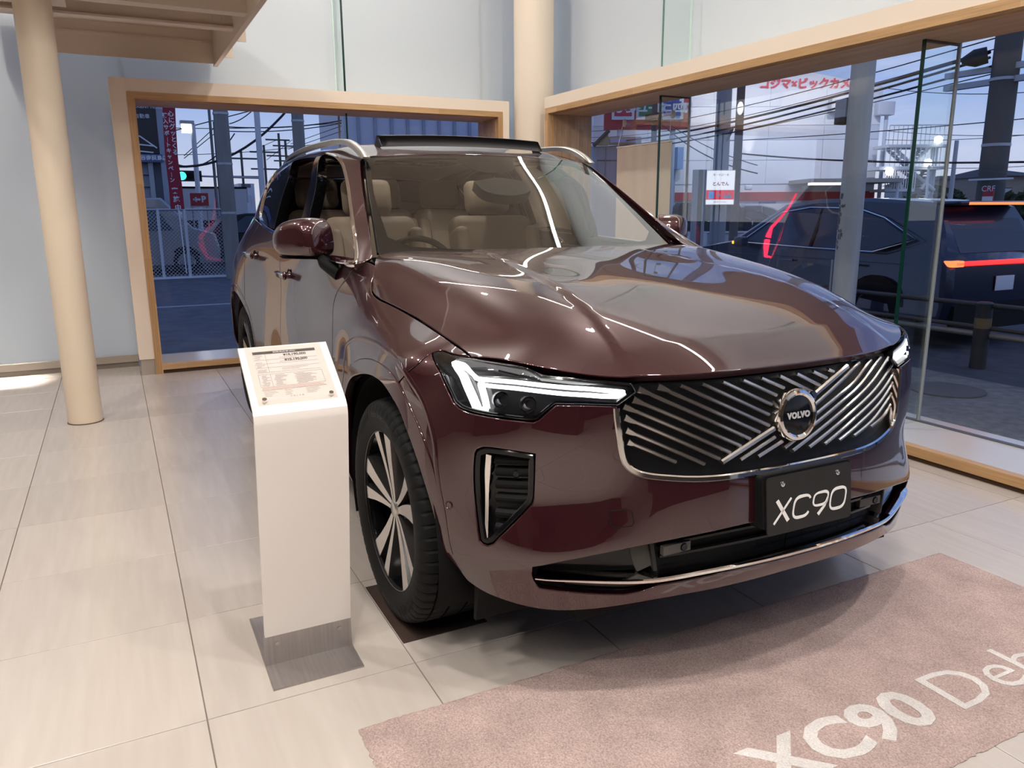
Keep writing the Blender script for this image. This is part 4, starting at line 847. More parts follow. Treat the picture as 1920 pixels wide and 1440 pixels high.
# --- cabin shell: pillars and roof in one pressing with window and sunroof holes
gu=float(NG.umax);gv=float(NG.vmax)
dl=[(.165,.006)]+TR['dlo'][:1]+TR['dlo'][1:]
dtop=[TR['dlo'][-1],(.55,.560),(.9,.565),(1.3,.562),(1.7,.540),(2.0,.490),(2.13,.44)]
drear=[(2.13,.44),(2.147,.40),(2.10,.28),(2.07,.17),(2.03,.08),(1.97,.03)]
dbot=[(1.97,.03),(1.85,.008),(1.4,.006),(.8,.006),(.165,.006)]
dlo=loop(dl,dtop,drear,dbot,step=.03)
dlo2=[(u,2*gv-v) for u,v in dlo[::-1]]
sr=loop([(.42,gv-.40),(.9,gv-.41),(1.75,gv-.40)],[(1.75,gv-.40),(1.75,gv+.40)],[(1.75,gv+.40),(.9,gv+.41),(.42,gv+.40)],[(.42,gv+.40),(.40,gv),(.42,gv-.40)],step=.05)
shell=loop([(.003,.003),(1.2,.003),(gu-.003,.003)],[(gu-.003,.003),(gu-.003,gv),(gu-.003,2*gv-.003)],[(gu-.003,2*gv-.003),(1.2,2*gv-.003),(.003,2*gv-.003)],[(.003,2*gv-.003),(.003,gv),(.003,.003)],step=.05)
rs=panel('cabin_shell',NG,shell,PAINT,car,holes=[dlo,dlo2,sr],res=.04,thick=.03,gap=.001)
panel('headliner',NG,loop([(.10,.62),(1.2,.64),(gu-.1,.6)],[(gu-.1,.6),(gu-.1,gv),(gu-.1,2*gv-.6)],[(gu-.1,2*gv-.6),(1.2,2*gv-.64),(.10,2*gv-.62)],[(.10,2*gv-.62),(.06,gv),(.10,.62)],step=.08),CREAM,car,holes=[[(u,v) for u,v in sr]],off=-.045,thick=.01,res=.1)
for s in S2:
    ribbon('window_trim',NG,[tuple(q) for q in inset(loop(dl,dtop,drear[:1],step=.03)+[],0)] if 0 else loop(dl,dtop,drear,step=.03),.017,.007,CHROME,rs,off=-.003,base=.012,side=s,sm=False)
    ribbon('belt_trim',NG,[(.160,.010),(.8,.008),(1.4,.008),(1.86,.012),(1.975,.032)],.020,.008,CHROME,rs,off=-.003,base=.012,side=s)
    bp0=TR['Bp'];
    panel('b_pillar',NG,loop([bp0[0][0],bp0[0][1],bp0[0][2],(.80,.02)],[(.80,.02),(.655,.02)],[(.655,.02),bp0[1][2],bp0[1][1],bp0[1][0]],[bp0[1][0],bp0[0][0]]),GLOSSBLK,car,off=-.004,thick=.05,side=s)
    cp0=TR['Cp']
    panel('c_pillar',NG,loop(cp0[0],[cp0[0][-1],cp0[1][-1]],cp0[1][::-1],[cp0[1][0],cp0[0][0]]),GLOSSBLK,car,off=-.004,thick=.05,side=s)
    panel('quarter_glass',NG,loop(cp0[0],[cp0[0][-1],(1.85,.012),(1.97,.035)],drear[::-1],[(2.13,.44),(2.0,.485),(1.7,.535),cp0[0][0]]),PRIV,car,off=-.006,thick=.006,side=s)
    if s>0: panel('rear_door_glass',NG,loop(bp0[0][:1]+[bp0[0][1],bp0[0][2],(.80,.02)],[(.80,.02),(1.34,.015)],[(1.34,.015)]+cp0[1][::-1][1:],[cp0[1][0],bp0[0][0]]),PRIV,car,off=-.008,thick=.006,side=s)
    # inner window frames, dark
    panel('door_lining',NA,loop([(2.12,.60),(3.0,.60),(4.2,.70)],[(4.2,.70),(4.35,.88)],[(4.35,.88),(3.2,.89),(2.15,.885)],[(2.15,.885),(2.12,.60)],step=.1),DARKIN,car,off=-.10,res=.12,thick=.03,side=s)
    # roof rail
    rp=[(-1.185,.600,1.588),(-1.24,.602,1.616),(-1.33,.605,1.652),(-1.45,.610,1.680),(-1.60,.618,1.694),(-1.8,.622,1.700),(-2.1,.624,1.704),(-2.5,.618,1.701),(-2.8,.607,1.690),(-3.05,.588,1.668),(-3.25,.565,1.642),(-3.36,.55,1.620)]
    V=[];F=[];P3=[Vector((x,s*y,z)) for x,y,z in smooth_path(rp,.06)]; n=len(P3)
    sec=[(-.017,-.020),(-.018,.000),(-.012,.006),(.010,.006),(.017,.000),(.017,-.020)]
    for i,p in enumerate(P3):
        t=(P3[min(i+1,n-1)]-P3[max(i-1,0)]).normalized(); b=Vector((0,s,0)); up=b.cross(t)*(-s)
        if up.z<0: up=-up
        k=min(1,i/3+.35,(n-1-i)/3+.35)
        for a,h in sec: V.append(p+b*a+up*h*k)
    for i in range(n-1):
        for j in range(6): F.append((i*6+j,i*6+(j+1)%6,(i+1)*6+(j+1)%6,(i+1)*6+j))
    F+= [tuple(range(5,-1,-1)),tuple((n-1)*6+j for j in range(6))]
    MB().add(V,F).build('roof_rail',SATIN,car,smooth=45)
# --- tailgate: dark rear screen and painted lower panel between the rear corners
V=[];F=[];vv=np.linspace(.0,.60,9); yy=np.linspace(-1,1,17)
for v in vv:
    P_,_=ev(NG,[(gu-.004,v)]); x,y,z=P_[0]
    for k in yy: V.append((x-.10*(1-k*k),abs(y)*k,z))
for i in range(8):
    for j in range(16): a=i*17+j; F.append((a,a+1,a+18,a+17))
obj('rear_screen',V,F,GLOSSBLK,car,smooth=True)
# --- sunroof: glass slid back, wind deflector raised
panel('sunroof_glass',NG,loop([(1.05,gv-.40),(1.75,gv-.385)],[(1.75,gv-.385),(1.75,gv+.385)],[(1.75,gv+.385),(1.05,gv+.40)],[(1.05,gv+.40),(1.05,gv-.40)],step=.06),GLOSSBLK,car,off=.012,thick=.02)
dfl=MB(); V=[];F=[]; yy=np.linspace(-.445,.445,25); n=len(yy)
for y in yy:
    k=y/.445; x=-1.435+.03*(1-k*k); zb=1.668+.010*(1-k*k); zt=zb+.042; x2=x-.05
    V+=[(x,y,zb-.012),(x2,y,zt),(x2-.03,y,zt+.006),(x2-.05,y,zt-.004),(x2-.03,y,zt-.010)]
DM=mat('deflector_mesh',(.02,.018,.02),rough=.6); DT=mat('deflector_top',(.11,.098,.085),rough=.5)
for i in range(n-1):
    a=5*i;b=a+5
    dfl.F.append((a,a+1,b+1,b)); dfl.M.append(0)
    for j in(1,2,3): dfl.F.append((a+j,a+j+1,b+j+1,b+j)); dfl.M.append(1)
    dfl.F.append((a+4,a+1,b+1,b+4)); dfl.M.append(1)
dfl.V=V
for e,sg in((0,1),(n-1,-1)):
    a=5*e; k=len(dfl.V); p=V[a]; q=V[a+2]; dfl.V+=[(p[0]-.14,p[1],p[2]+.004)]
    dfl.F+=[(a,a+2,k)]; dfl.M+=[0]
dfl.build('sunroof_deflector',[DM,DT],car,smooth=40)
# --- door mirrors: sculpted shell on a black foot
OUT=[(100,880),(98,760),(130,610),(230,460),(380,350),(560,285),(850,235),(1080,222),(1220,232),(1330,290),(1430,400),(1490,560),(1525,760),(1535,950),(1490,1100),(1380,1180),(1150,1205),(850,1212),(560,1205),(380,1175),(220,1090),(130,985)]
oc=[((a-820)/1460*.245,(720-b)/1000*.166) for a,b in OUT]
for s in S2:
    c0=Vector((-.965,s*.966,1.240)); xa=Vector((.225,-s*.165,0)).normalized()  # along the shell, outer tip to inner edge
    fw=Vector((.60,s*.80*.62,-.02)); fw=(fw-xa*fw.dot(xa)).normalized(); up=Vector((0,0,1))
    o2=smooth_path(oc+[oc[0]],.012)[:-1]; n=len(o2); V=[];F=[]
    rings=[(1.0,-.075),(1.0,-.02)]+[(math.cos(t)**.55,.075*math.sin(t)) for t in np.linspace(.12,PI/2-.08,9)]
    for k,(sc_,d) in enumerate(rings):
        for a,b in o2: V.append(c0+xa*a*sc_*(.97 if k==0 else 1)+up*(b*sc_*(.95 if k==0 else 1)+.004)+fw*d)
    for k in range(len(rings)-1):
        for i in range(n): F.append((k*n+i,k*n+(i+1)%n,(k+1)*n+(i+1)%n,(k+1)*n+i))
    V.append(c0+fw*.0755); e=len(V)-1; k=len(rings)-1
    for i in range(n): F.append((k*n+i,k*n+(i+1)%n,e))
    m_=MB().add(V,F).build('door_mirror',PAINT,car,smooth=70)
    mg=MB().add([c0+xa*a*.93+up*(b*.90+.004)-fw*.068 for a,b in o2],[tuple(range(n))]).build('mirror_glass',mat('mirror',(.9,.9,.9),rough=.02,metal=1),m_)
    # black lower cap and foot, clear turn lamp strip
    V=[];F=[]
    for k,(sc_,d) in enumerate([(1.004,-.06),(1.004,-.02),(.985,.03),(.93,.05)]):
        for a in np.linspace(-.104,.105,20):
            V.append(c0+xa*a*sc_+up*(-.071*sc_-.010+.012*max(0,(-a-.06)/.05))+fw*d*(1-(a/.13)**4)); V.append(c0+xa*a*sc_+up*(-.071*sc_+.012+.012*max(0,(-a-.06)/.05))+fw*(d+.002)*(1-(a/.13)**4))
    for k in range(3):
        for i in range(19):
            a=k*40+2*i; F.append((a,a+2,a+42,a+40))
    MB().add(V,F).build('mirror_cap',BLACK,m_,smooth=50)
    rb=MB(); rb.tube([c0+xa*.075-up*.070-fw*.03,Vector((-.84,s*.900,1.145)),Vector((-.78,s*.850,1.105))],[.016,.024,.034],12); rb.build('mirror_foot',BLACK,m_,smooth=60)
    ts=MB(); ts.tube([c0-xa*.118-up*.020-fw*.01,c0-xa*.105-up*.037+fw*.022,c0-xa*.055-up*.049+fw*.058],[.004,.006,.004],8); ts.build('turn_lamp',mat('turn_clear',(.8,.72,.6),rough=.1,coat=1),m_,smooth=60)
# --- wheels
def make_wheel(name):
    r=empty(name); r.parent=car
    def tmod(i,j):
        if j in TG: return -.0055 if (i%6)<1 else 0
        return 0
    prof=[(-.112,.262),(-.125,.268),(-.131,.285),(-.137,.315),(-.136,.340),(-.130,.356),(-.122,.366),(-.110,.3715),(-.098,.374),(-.088,.3755),(-.0875,.369),(-.081,.369),(-.0805,.3762),(-.035,.377),(-.0345,.370),(-.027,.370),(-.0265,.377),(.0265,.377),(.027,.370),(.0345,.370),(.035,.377),(.0805,.3762),(.081,.369),(.0875,.369),(.088,.3755),(.11,.3715),(.13,.356),(.136,.33),(.13,.28),(.112,.262)]
    TG={4,5,6,7,8,9,11,12,21,22,25}
    t=lathe('tyre',prof,1,RUBBER,r,n=360,mod=tmod,sharp=35)
    # outer face is at negative y
    rim=lathe('rim',[(-.122,.2660),(-.126,.276),(-.122,.2795),(-.117,.280),(-.112,.274),(-.108,.264),(-.06,.258),(.02,.252),(.10,.25),(.112,.262),(.112,.266)],1,[SATIN,GLOSSBLK],r,n=120,sharp=30,mi=[0,0,0,0,0,1,1,1,1,1])
    # five pairs of blades, diamond cut faces on dark pockets
    DK=mat('wheel_dark',(.022,.020,.020),rough=.25,coat=.5); CUT=mat('wheel_cut',(.74,.71,.68),rough=.20,metal=1)
    def blade(a0,prof_,dk):
        V=[];F=[];mi=[]
        n=len(prof_)
        for (rad,da,wd,y) in prof_:
            a=a0+da; c=Vector((math.cos(a),0,math.sin(a)))*rad; t_=Vector((-math.sin(a),0,math.cos(a)))
            V+=[c+t_*wd/2+Vector((0,y,0)),c-t_*wd/2+Vector((0,y,0)),c-t_*(wd/2+.012)+Vector((0,y+.05,0)),c+t_*(wd/2+.012)+Vector((0,y+.05,0))]
        for i in range(n-1):
            a=4*i;b=a+4
            F+=[(a,b,b+1,a+1),(a+1,b+1,b+2,a+2),(a+3,b+3,b,a)]; mi+=[0,1,1]
        F+=[(0,1,2,3),(4*n-1,4*n-2,4*n-3,4*n-4)]; mi+=[1,1]
        mb=MB(); 
        for f,m2 in zip(F,mi): mb.F.append(f); mb.M.append(m2)
        mb.V=[tuple(v) for v in V]; return mb
    for k in range(5):
        a0=PI/2+.16+k*2*PI/5
        blade(a0,[(.030,-.32,.016,-.098),(.07,-.19,.026,-.100),(.12,-.165,.036,-.104),(.18,-.175,.047,-.110),(.24,-.195,.060,-.116),(.272,-.205,.068,-.119)],0).build('spoke',[CUT,DK],r,smooth=25)
        blade(a0,[(.030,.32,.013,-.098),(.07,.24,.017,-.099),(.12,.215,.023,-.103),(.18,.215,.031,-.109),(.24,.225,.042,-.116),(.272,.23,.050,-.119)],0).build('spoke',[CUT,DK],r,smooth=25)
        # dark web joining the pair low down
        V=[];F=[]
        for rad,w1,y in((.03,.55,-.085),(.09,.20,-.082),(.15,.13,-.078),(.21,.17,-.084),(.262,.19,-.088)):
            for q in(-w1,w1*.0,w1*1.05):
                a=a0+q*(1 if rad>.05 else .6); V.append((rad*math.cos(a),y+(.016 if q==0 else 0),rad*math.sin(a)))
        for i in range(4):
            for j in range(2): F.append((3*i+j,3*i+3+j,3*i+4+j,3*i+1+j))
        obj('spoke_web',V,F,DK,r)
        a=a0+PI/5; bolt=lathe('wheel_bolt',[(-.080,.0001),(-.082,.008),(-.062,.009)],1,SATIN,r,n=12); bolt.location=(.056*math.cos(a),0,.056*math.sin(a))
    lathe('hub_cap',[(-.104,.0001),(-.104,.024),(-.100,.030),(-.094,.033),(-.06,.048),(-.03,.07)],1,[SATIN,DK],r,n=40,mi=[0,0,0,1,1])
    lathe('brake_disc',[(-.005,.06),(-.012,.165),(.01,.168),(.02,.06)],1,mat('disc_steel',(.16,.15,.15),rough=.4,metal=1),r,n=48)
    cal=MB(); 
    for i in range(9):
        a=PI*.83+.34*(i-4)/4; 
        for rr in(.10,.185): 
            for y in(-.045,.03): cal.V.append((rr*math.cos(a),y,rr*math.sin(a)))
    for i in range(8):
        a=4*i;b=a+4; cal.F+=[(a,b,b+2,a+2),(a+2,b+2,b+3,a+3),(a+1,a+3,b+3,b+1),(a,a+1,b+1,b)]; cal.M+=[0]*4
    cal.build('brake_caliper',mat('caliper',(.06,.058,.056),rough=.5),r,smooth=40)
    # raised lettering round the sidewall
    def arc(s_,rad,mid,size,tilt=0):
        V,F=text_geo(s_,size,extrude=0,spacing=1.05); o=[]
        for x,y,z in V:
            rr=rad+y; a=mid-x/rad; yy=np.interp(rr,[.268,.285,.315,.340,.356],[-.125,-.131,-.137,-.136,-.130])
            o.append((rr*math.cos(a),yy-.0012,rr*math.sin(a)))
        return o,F
    RW=mat('rubber_print',(.040,.039,.038),rough=.5)
    for s_,mid,size in(('MICHELIN',-.95,.042),('PILOT SPORT 4 SUV',PI/2-.02,.020),('275/40 R21',-1.62,.017),('MICHELIN',2.3,.042)):
        V,F=arc(s_,.323,mid,size); obj('tyre_lettering',V,F,RW if s_!='MICHELIN' else RUBBER,t,smooth=False)
    mbk=MB()
    for i in range(5):
        for j in range(3):
            if (i+j)%2==0:
                a=1.18-.022*i; r0=.311+.009*j
                P=[(r0,a),(r0,a-.022),(r0+.009,a-.022),(r0+.009,a)]
                mbk.add([(q*math.cos(b),-.1382,q*math.sin(b)) for q,b in P],[(0,1,2,3)])
    mbk.build('tyre_checks',BLACK,t)
    return r
wh=make_wheel('wheel'); wh.location=(0,-.812,.377)
def dup_part(o,parent):
    c=o.copy(); COL.objects.link(c); c.parent=parent; return c
for cx,sy in((-2.984,-1),(0,1),(-2.984,1)):
    r=wh.copy(); COL.objects.link(r); r.parent=car; r.location=(cx,sy*.812,.377); r.rotation_euler=(0,.5+cx,PI if sy>0 else 0)
    for ch in list(wh.children):
        c=ch.copy(); COL.objects.link(c); c.parent=r
        for g in ch.children: d=g.copy(); COL.objects.link(d); d.parent=c
# --- underbody
box('underbody',(-3.7,-.62,.24),(.70,.62,.34),BLACK,car)
for s in S2: MB().prism([(.50,.34),(.535,.34),(.50,.20),(.485,.20)],.22,axis=1,base=(-.84 if s<0 else .62)).build('air_flap',BLACK,car)
# --- cabin: dashboard, wheel, seats
V=[];F=[];yy=np.linspace(-.70,.70,21)
prof=[(-.62,1.125),(-.78,1.142),(-.92,1.150),(-1.03,1.140),(-1.08,1.09),(-1.09,.95),(-1.06,.75)]
for y in yy:
    k=(y/.7)**2
    for x,z in prof: V.append((x-.05*k,y,z+(.018*math.exp(-((y+.37)/.17)**2) if -1.06<x<-.7 else 0)))
for i in range(20):
    for j in range(6): F.append((7*i+j,7*i+j+1,7*i+8+j,7*i+7+j))
obj('dashboard',V,F,mat('dash_dark',(.085,.078,.068),rough=.75),car,smooth=True,sharp=60)
st=empty('steering_wheel'); st.parent=car; st.location=(-1.14,-.37,1.06); st.rotation_euler=(0,math.radians(-25),0)
V=[];F=[];n=40
ring=[(0,.185*math.cos(2*PI*i/n),.18*math.sin(2*PI*i/n)) for i in range(n+1)]
MB().tube(ring,.015,10,cap=False).build('steering_rim',DARKIN,st,smooth=60)
rbox('steering_hub',(.01,0,-.01),(.05,.15,.11),.02,DARKIN,st)
for sy in(-1,1): rbox('steering_spoke',(.005,sy*.115,-.005),(.022,.10,.035),.008,SATIN,st)
rbox('steering_spoke',(.005,0,-.11),(.022,.04,.10),.008,SATIN,st)
def seat(x,y,wd=.52,head=True,z=.0,col=TAN):
    r=empty('seat'); r.parent=car; r.location=(x,y,z)
    rbox('seat_cushion',(.06,0,.68),(.54,wd,.16),.06,col,r)
    rbox('seat_back',(-.26,0,1.02),(.15,wd,.62),.06,col,r,rot=(0,math.radians(-17),0))
    for sy in(-1,1): rbox('seat_bolster',(-.20,sy*(wd/2-.03),1.0),(.17,.08,.52),.035,col,r,rot=(0,math.radians(-17),0))
    rbox('headrest',(-.375,0,1.425),(.10,.28,.20),.045,col,r,rot=(0,math.radians(-12),0))
    for sy in(-.06,.06): MB().tube([(-.35,sy,1.26),(-.365,sy,1.40)],.006,8).build('headrest_post',CHROME,r)
    return r
seat(-1.62,-.37);seat(-1.62,.37)
for y in(-.43,0,.43): seat(-2.55,y,.40,z=.04)
rbox('centre_console',(-1.35,0,.72),(.8,.2,.24),.03,DARKIN,car)
box('cabin_floor',(-3.6,-.80,.40),(-.7,.80,.45),DARKIN,car)
rbox('load_cover',(-3.2,0,1.02),(.7,1.3,.04),.01,DARKIN,car)

# ---------------------------------------------------------------- things on the showroom floor
# price stand
stand=tag(empty('price_stand',(.13,-1.2455,0)),'white pedestal price sign on a grey steel foot beside the left front wheel','sign')
WPL=mat('white_acrylic',(.78,.73,.69),rough=.30,coat=.1)
def rel(v): return (v[0]-.13,v[1]+1.2455,v[2])
pf=[(0.0,.012),(.072,.765),(.073,.785),(.068,.803),(.055,.818),(-.165,.957)]  # front profile x (rel .13), z
th=.012
V=[];F=[]; 
P=[Vector((x,0,z)) for x,z in smooth_path([(a,b) for a,b in pf],.02)]
n=len(P)
for i,p in enumerate(P):
    t=(P[min(i+1,n-1)]-P[max(i-1,0)]).normalized(); nr=Vector((-t.z,0,t.x)); q=p+nr*th; lean=.012*p.z/.8
    for y in(-.131,.1315): V+=[(p.x,y+lean,p.z),(q.x,y+lean,q.z)]
for i in range(n-1):
    a=4*i;b=a+4; F+=[(a,b,b+2,a+2),(a+1,a+3,b+3,b+1),(a,a+1,b+1,b),(a+2,b+2,b+3,a+3)]
F+=[(0,2,3,1),(4*n-4,4*n-3,4*n-1,4*n-2)]
MB().add(V,F).build('sign_panel',WPL,stand,smooth=25)
STEEL=mat('brushed_steel',(.36,.33,.32),rough=.38,metal=.75,noise=((4,120,4),(.42,.39,.375),.3,.7,3))
ft=MB().box((-.31,-.134,0),(.139,.134,.006)).build('foot_plate',STEEL,stand)
MB().box((.004,-.1335,.006),(.0085,.1335,.105)).build('foot_upstand',STEEL,stand)
for y in(-.095,.095):
    MB().tube([(.008,y,.075),(.0125,y,.075)],.0055,16).build('screw',mat('screw_steel',(.5,.48,.46),rough=.35,metal=1),stand)
# printed sheet under a clear cover on the sloping top
sl=Vector((-.220,0,.139)).normalized(); top0=Vector((.055,.012,.818)); SM=frame(top0+sl*.135+sl.cross(Vector((0,1,0)))*0, (0,1,0), sl)
nrm=SM.to_3x3()@Vector((0,0,1))
if nrm.z<0: SM=frame(top0+sl*.135,(0,-1,0),sl)
SM=Matrix.Translation(nrm*.0012)@SM
def onslope(M,x0,y0,x1,y1,t,name,m,z=0,parent=stand):
    mb=MB().box((x0,y0,z),(x1,y1,z+t)); mb.V=[tuple(M@Vector(v)) for v in mb.V]; return mb.build(name,m,parent)
PAPER=mat('print_paper',(.78,.73,.715),rough=.5); INK=mat('print_ink',(.05,.045,.045),rough=.6); INKL=mat('print_grey',(.20,.17,.17),rough=.6); INKR=mat('print_red',(.55,.25,.23),rough=.6)
onslope(SM,-.112,-.125,.112,.118,.0015,'clear_cover',glass('acrylic_cover',(.99,.985,.98),.35),z=.0014)
sheet=onslope(SM,-.092,-.108,.092,.106,.0006,'price_sheet',PAPER,z=.0004)
pr=MB()
def bar(x0,y0,x1,y1): pr.box((x0,y0,.0010),(x1,y1,.0013))
bar(-.092,.088,.092,.100)
for y in(.062,.045,.028,.008): bar(-.092,y,.092,y+.0006)
bar(-.058,.008,-.0574,.088); bar(-.092,-.052,.092,-.0514); bar(-.092,.000,.092,.0006); bar(-.092,-.052,-.0914,0); bar(.0914,-.052,.092,0); bar(-.058,-.052,-.0574,0)
bar(-.092,-.066,.092,-.0645)
prn=[]
pr.V=[tuple(SM@Vector(v)) for v in pr.V]; pr.build('sheet_rules',INK,sheet)
fl=MB(); r2=random.Random(3)
for y in np.arange(-.048,-.004,.0042):
    for x0,x1 in((-.088,-.062),(-.052,-.012),(.006,.075)):
        a=x0+r2.random()*.008; fl.box((a,y,.0010),(a+(x1-x0)*(.4+.5*r2.random()),y+.0013,.0012))
for y in(.012,.018,.032,.038,.050,.067,.074,.081): fl.box((-.089,y,.0010),(-.089+.012+.014*r2.random(),y+.0016,.0012))
for y in(.022,.016,.051,.068): fl.box((-.02,y,.0010),(-.02+.05+.03*r2.random(),y+.0013,.0012))
for y in(-.072,-.078,-.084,-.090):
    for x0,x1 in((-.088,-.05),(-.03,.0),(.03,.07)): fl.box((x0,y,.0010),(x0+(x1-x0)*(.5+.5*r2.random()),y+.0014,.0012))
fl.V=[tuple(SM@Vector(v)) for v in fl.V]; fl.build('sheet_small_print',INKL,sheet)
fr=MB()
for y in(-.0555,-.0585,-.0615): fr.box((-.09,y,.0010),(.088-.02*r2.random(),y+.0012,.0012))
fr.V=[tuple(SM@Vector(v)) for v in fr.V]; fr.build('sheet_red_print',INKR,sheet)
def st_(s_,size,x,y,m=INK,**kw): return text('sheet_lettering',s_,size,SM@Matrix.Translation((x,y,.0016)),m,sheet,**kw)
st_('XC90 PLUS B5 AWD',.0075,0,.094,WHITE); st_('¥10,190,000',.0135,.028,.0785,bold=.0003); st_('¥10,190,000',.0135,.028,.0565,bold=.0003); st_('VOLVO',.0065,0,-.098,spacing=2.2)
for x in(-.094,.094):
    mb=MB(); mb.tube([(x,-.110,.0025),(x,-.110,.012)],.0065,20); mb.V=[tuple(SM@Vector(v)) for v in mb.V]; mb.build('cover_stud',CHROME,stand,smooth=40)
# wheel plate
wp=tag(MB().box((-.23,-.962,0),(.199,-.665,.0012)).build('wheel_plate',mat('plate_brown',(.055,.035,.028),rough=.5)),'thin dark brown plate on the tiles under the left front tyre','plate')
# rug with lettering
rug=tag(empty('rug',(.95,0,0)),'dusty pink rug with white lettering lying in front of the bumper','rug')
def carpet(name,c1,c2,c3):
    m=mat(name,c1,rough=.95,spec=.1); t=m.node_tree; b=t.nodes['Principled BSDF']; tc=nn(t,'ShaderNodeTexCoord')
    n=nn(t,'ShaderNodeTexNoise'); n.inputs['Scale'].default_value=190; n.inputs['Detail'].default_value=3; n.inputs['Roughness'].default_value=.75; t.links.new(tc.outputs['Object'],n.inputs['Vector'])
    r=nn(t,'ShaderNodeValToRGB'); r.color_ramp.elements[0].position=.32; r.color_ramp.elements[1].position=.70; r.color_ramp.elements[0].color=(*c2,1); r.color_ramp.elements[1].color=(*c3,1); t.links.new(n.outputs['Fac'],r.inputs[0])
    n2=nn(t,'ShaderNodeTexNoise'); n2.inputs['Scale'].default_value=7; n2.inputs['Detail'].default_value=4; t.links.new(tc.outputs['Object'],n2.inputs['Vector'])
    mr=nn(t,'ShaderNodeMapRange'); mr.inputs[1].default_value=.3; mr.inputs[2].default_value=.7; mr.inputs[3].default_value=.86; mr.inputs[4].default_value=1.12; t.links.new(n2.outputs['Fac'],mr.inputs[0])
    mu=nn(t,'ShaderNodeVectorMath',operation='SCALE'); t.links.new(r.outputs[0],mu.inputs[0]); t.links.new(mr.outputs[0],mu.inputs['Scale']); t.links.new(mu.outputs[0],b.inputs['Base Color'])
    bp=nn(t,'ShaderNodeBump'); bp.inputs['Strength'].default_value=.9; bp.inputs['Distance'].default_value=.006; t.links.new(n.outputs['Fac'],bp.inputs['Height']); t.links.new(bp.outputs[0],b.inputs['Normal']); return m
RUG=carpet('rug_pile',(.52,.39,.355),(.37,.265,.24),(.70,.545,.505)); RUGW=carpet('rug_white_pile',(.80,.75,.72),(.66,.61,.58),(.90,.86,.83))
# pile surface: fine grid with a ragged rim
x0,x1,y0,y1=-.40,.412,-1.21,1.172
nx,ny=82,238; V=[];F=[]
for i in range(nx+1):
    for j in range(ny+1):
        e=i in(0,nx) or j in(0,ny); jx,jy=(rng.normal(0,.0022,2) if e else (0,0))
        V.append((x0+(x1-x0)*i/nx+jx,y0+(y1-y0)*j/ny+jy,.002 if e else .009+rng.normal(0,.0006)))
for i in range(nx):
    for j in range(ny): a=i*(ny+1)+j; F.append((a,a+ny+1,a+ny+2,a+1))
obj('rug_pile',V,F,RUG,rug,smooth=True)['kind']='stuff'
RM=frame((.95+.0,0,0),(0,1,0),(-1,0,0))
def rugtext(s_,size,y,bold,align='LEFT'):
    V,F=text_geo(s_,size,align=align,bold=bold,spacing=1.0); 
    bx_=min(v[0] for v in V); by0=min(v[1] for v in V); 
    return V,F,bx_
def place_text(s_,y0_,y1_,bold):
    V,F,_=rugtext(s_,.2,0,bold)
    xs=[v[0] for v in V]; cap=[v[1] for v in V]
    sx_=(y1_-y0_)/(max(xs)-min(xs)); lo_,hi_=min(cap),max(cap); sy_=.158/(hi_-lo_)
    V=[(1.243-.95-(v[1]-lo_)*sy_, y0_+(v[0]-min(xs))*sx_, .0115) for v in V]
    F=[f[::-1] for f in F] 
    me=bpy.data.meshes.new('t'); me.from_pydata(V,[],F); bm=bmesh.new(); bm.from_mesh(me); bpy.data.meshes.remove(me)
    r=bmesh.ops.extrude_face_region(bm,geom=list(bm.faces)); 
    for v in r['geom']:
        if isinstance(v,bmesh.types.BMVert): v.co.z-=.006
    bmesh.ops.recalc_face_normals(bm,faces=bm.faces)
    return bmobj('rug_lettering',bm,RUGW,rug)
place_text('XC90',-.40,.215,.006)
place_text('Debut',.295,.98,-.001)
# beige fabric banner hung on the glass with suction hooks
bn_=tag(empty('hanging_banner',(-3.435,2.55,1.3)),'plain beige fabric banner hanging on the glass beyond the car bonnet','banner')
BF=mat('banner_cloth',(.62,.53,.44),rough=.85)
V=[];F=[];n=30
for i in range(n+1):
    x=-.395+.79*i/n
    for z in(-.75,.60): V.append((x,.004*math.sin(i*.9)+(.0),z)); V.append((x,.004*math.sin(i*.9)+.003,z))
for i in range(n):
    a=4*i;b=a+4; F+=[(a,b,b+2,a+2),(a+1,a+3,b+3,b+1),(a+2,b+2,b+3,a+3),(a,a+1,b+1,b)]
F+=[(0,2,3,1),(4*n,4*n+1,4*n+3,4*n+2)]
MB().add(V,F).build('cloth',BF,bn_,smooth=40)
MB().tube([(-.40,0,.605),(.40,0,.605)],.008,10).build('top_rod',mat('rod_white',(.75,.70,.64),rough=.4),bn_)
for x in(-.36,.34):
    MB().tube([(x*1.07,0,.605),(x,.03,.80)],.0022,6).build('cord',WHITE,bn_)
    disc('suction_hook',Matrix.Translation((x,.050,.82))@Matrix.Rotation(PI/2,4,'X'),[(.0001,.012),(.014,.010),(.032,.001),(.034,0)],mat('hook_clear',(.7,.72,.72),rough=.15,coat=.5),bn_,n=24)
MB().tube([(-.36,.03,.80),(.34,.03,.815)],.002,6).build('cord',mat('cord_yellow',(.6,.55,.35),rough=.6),bn_)

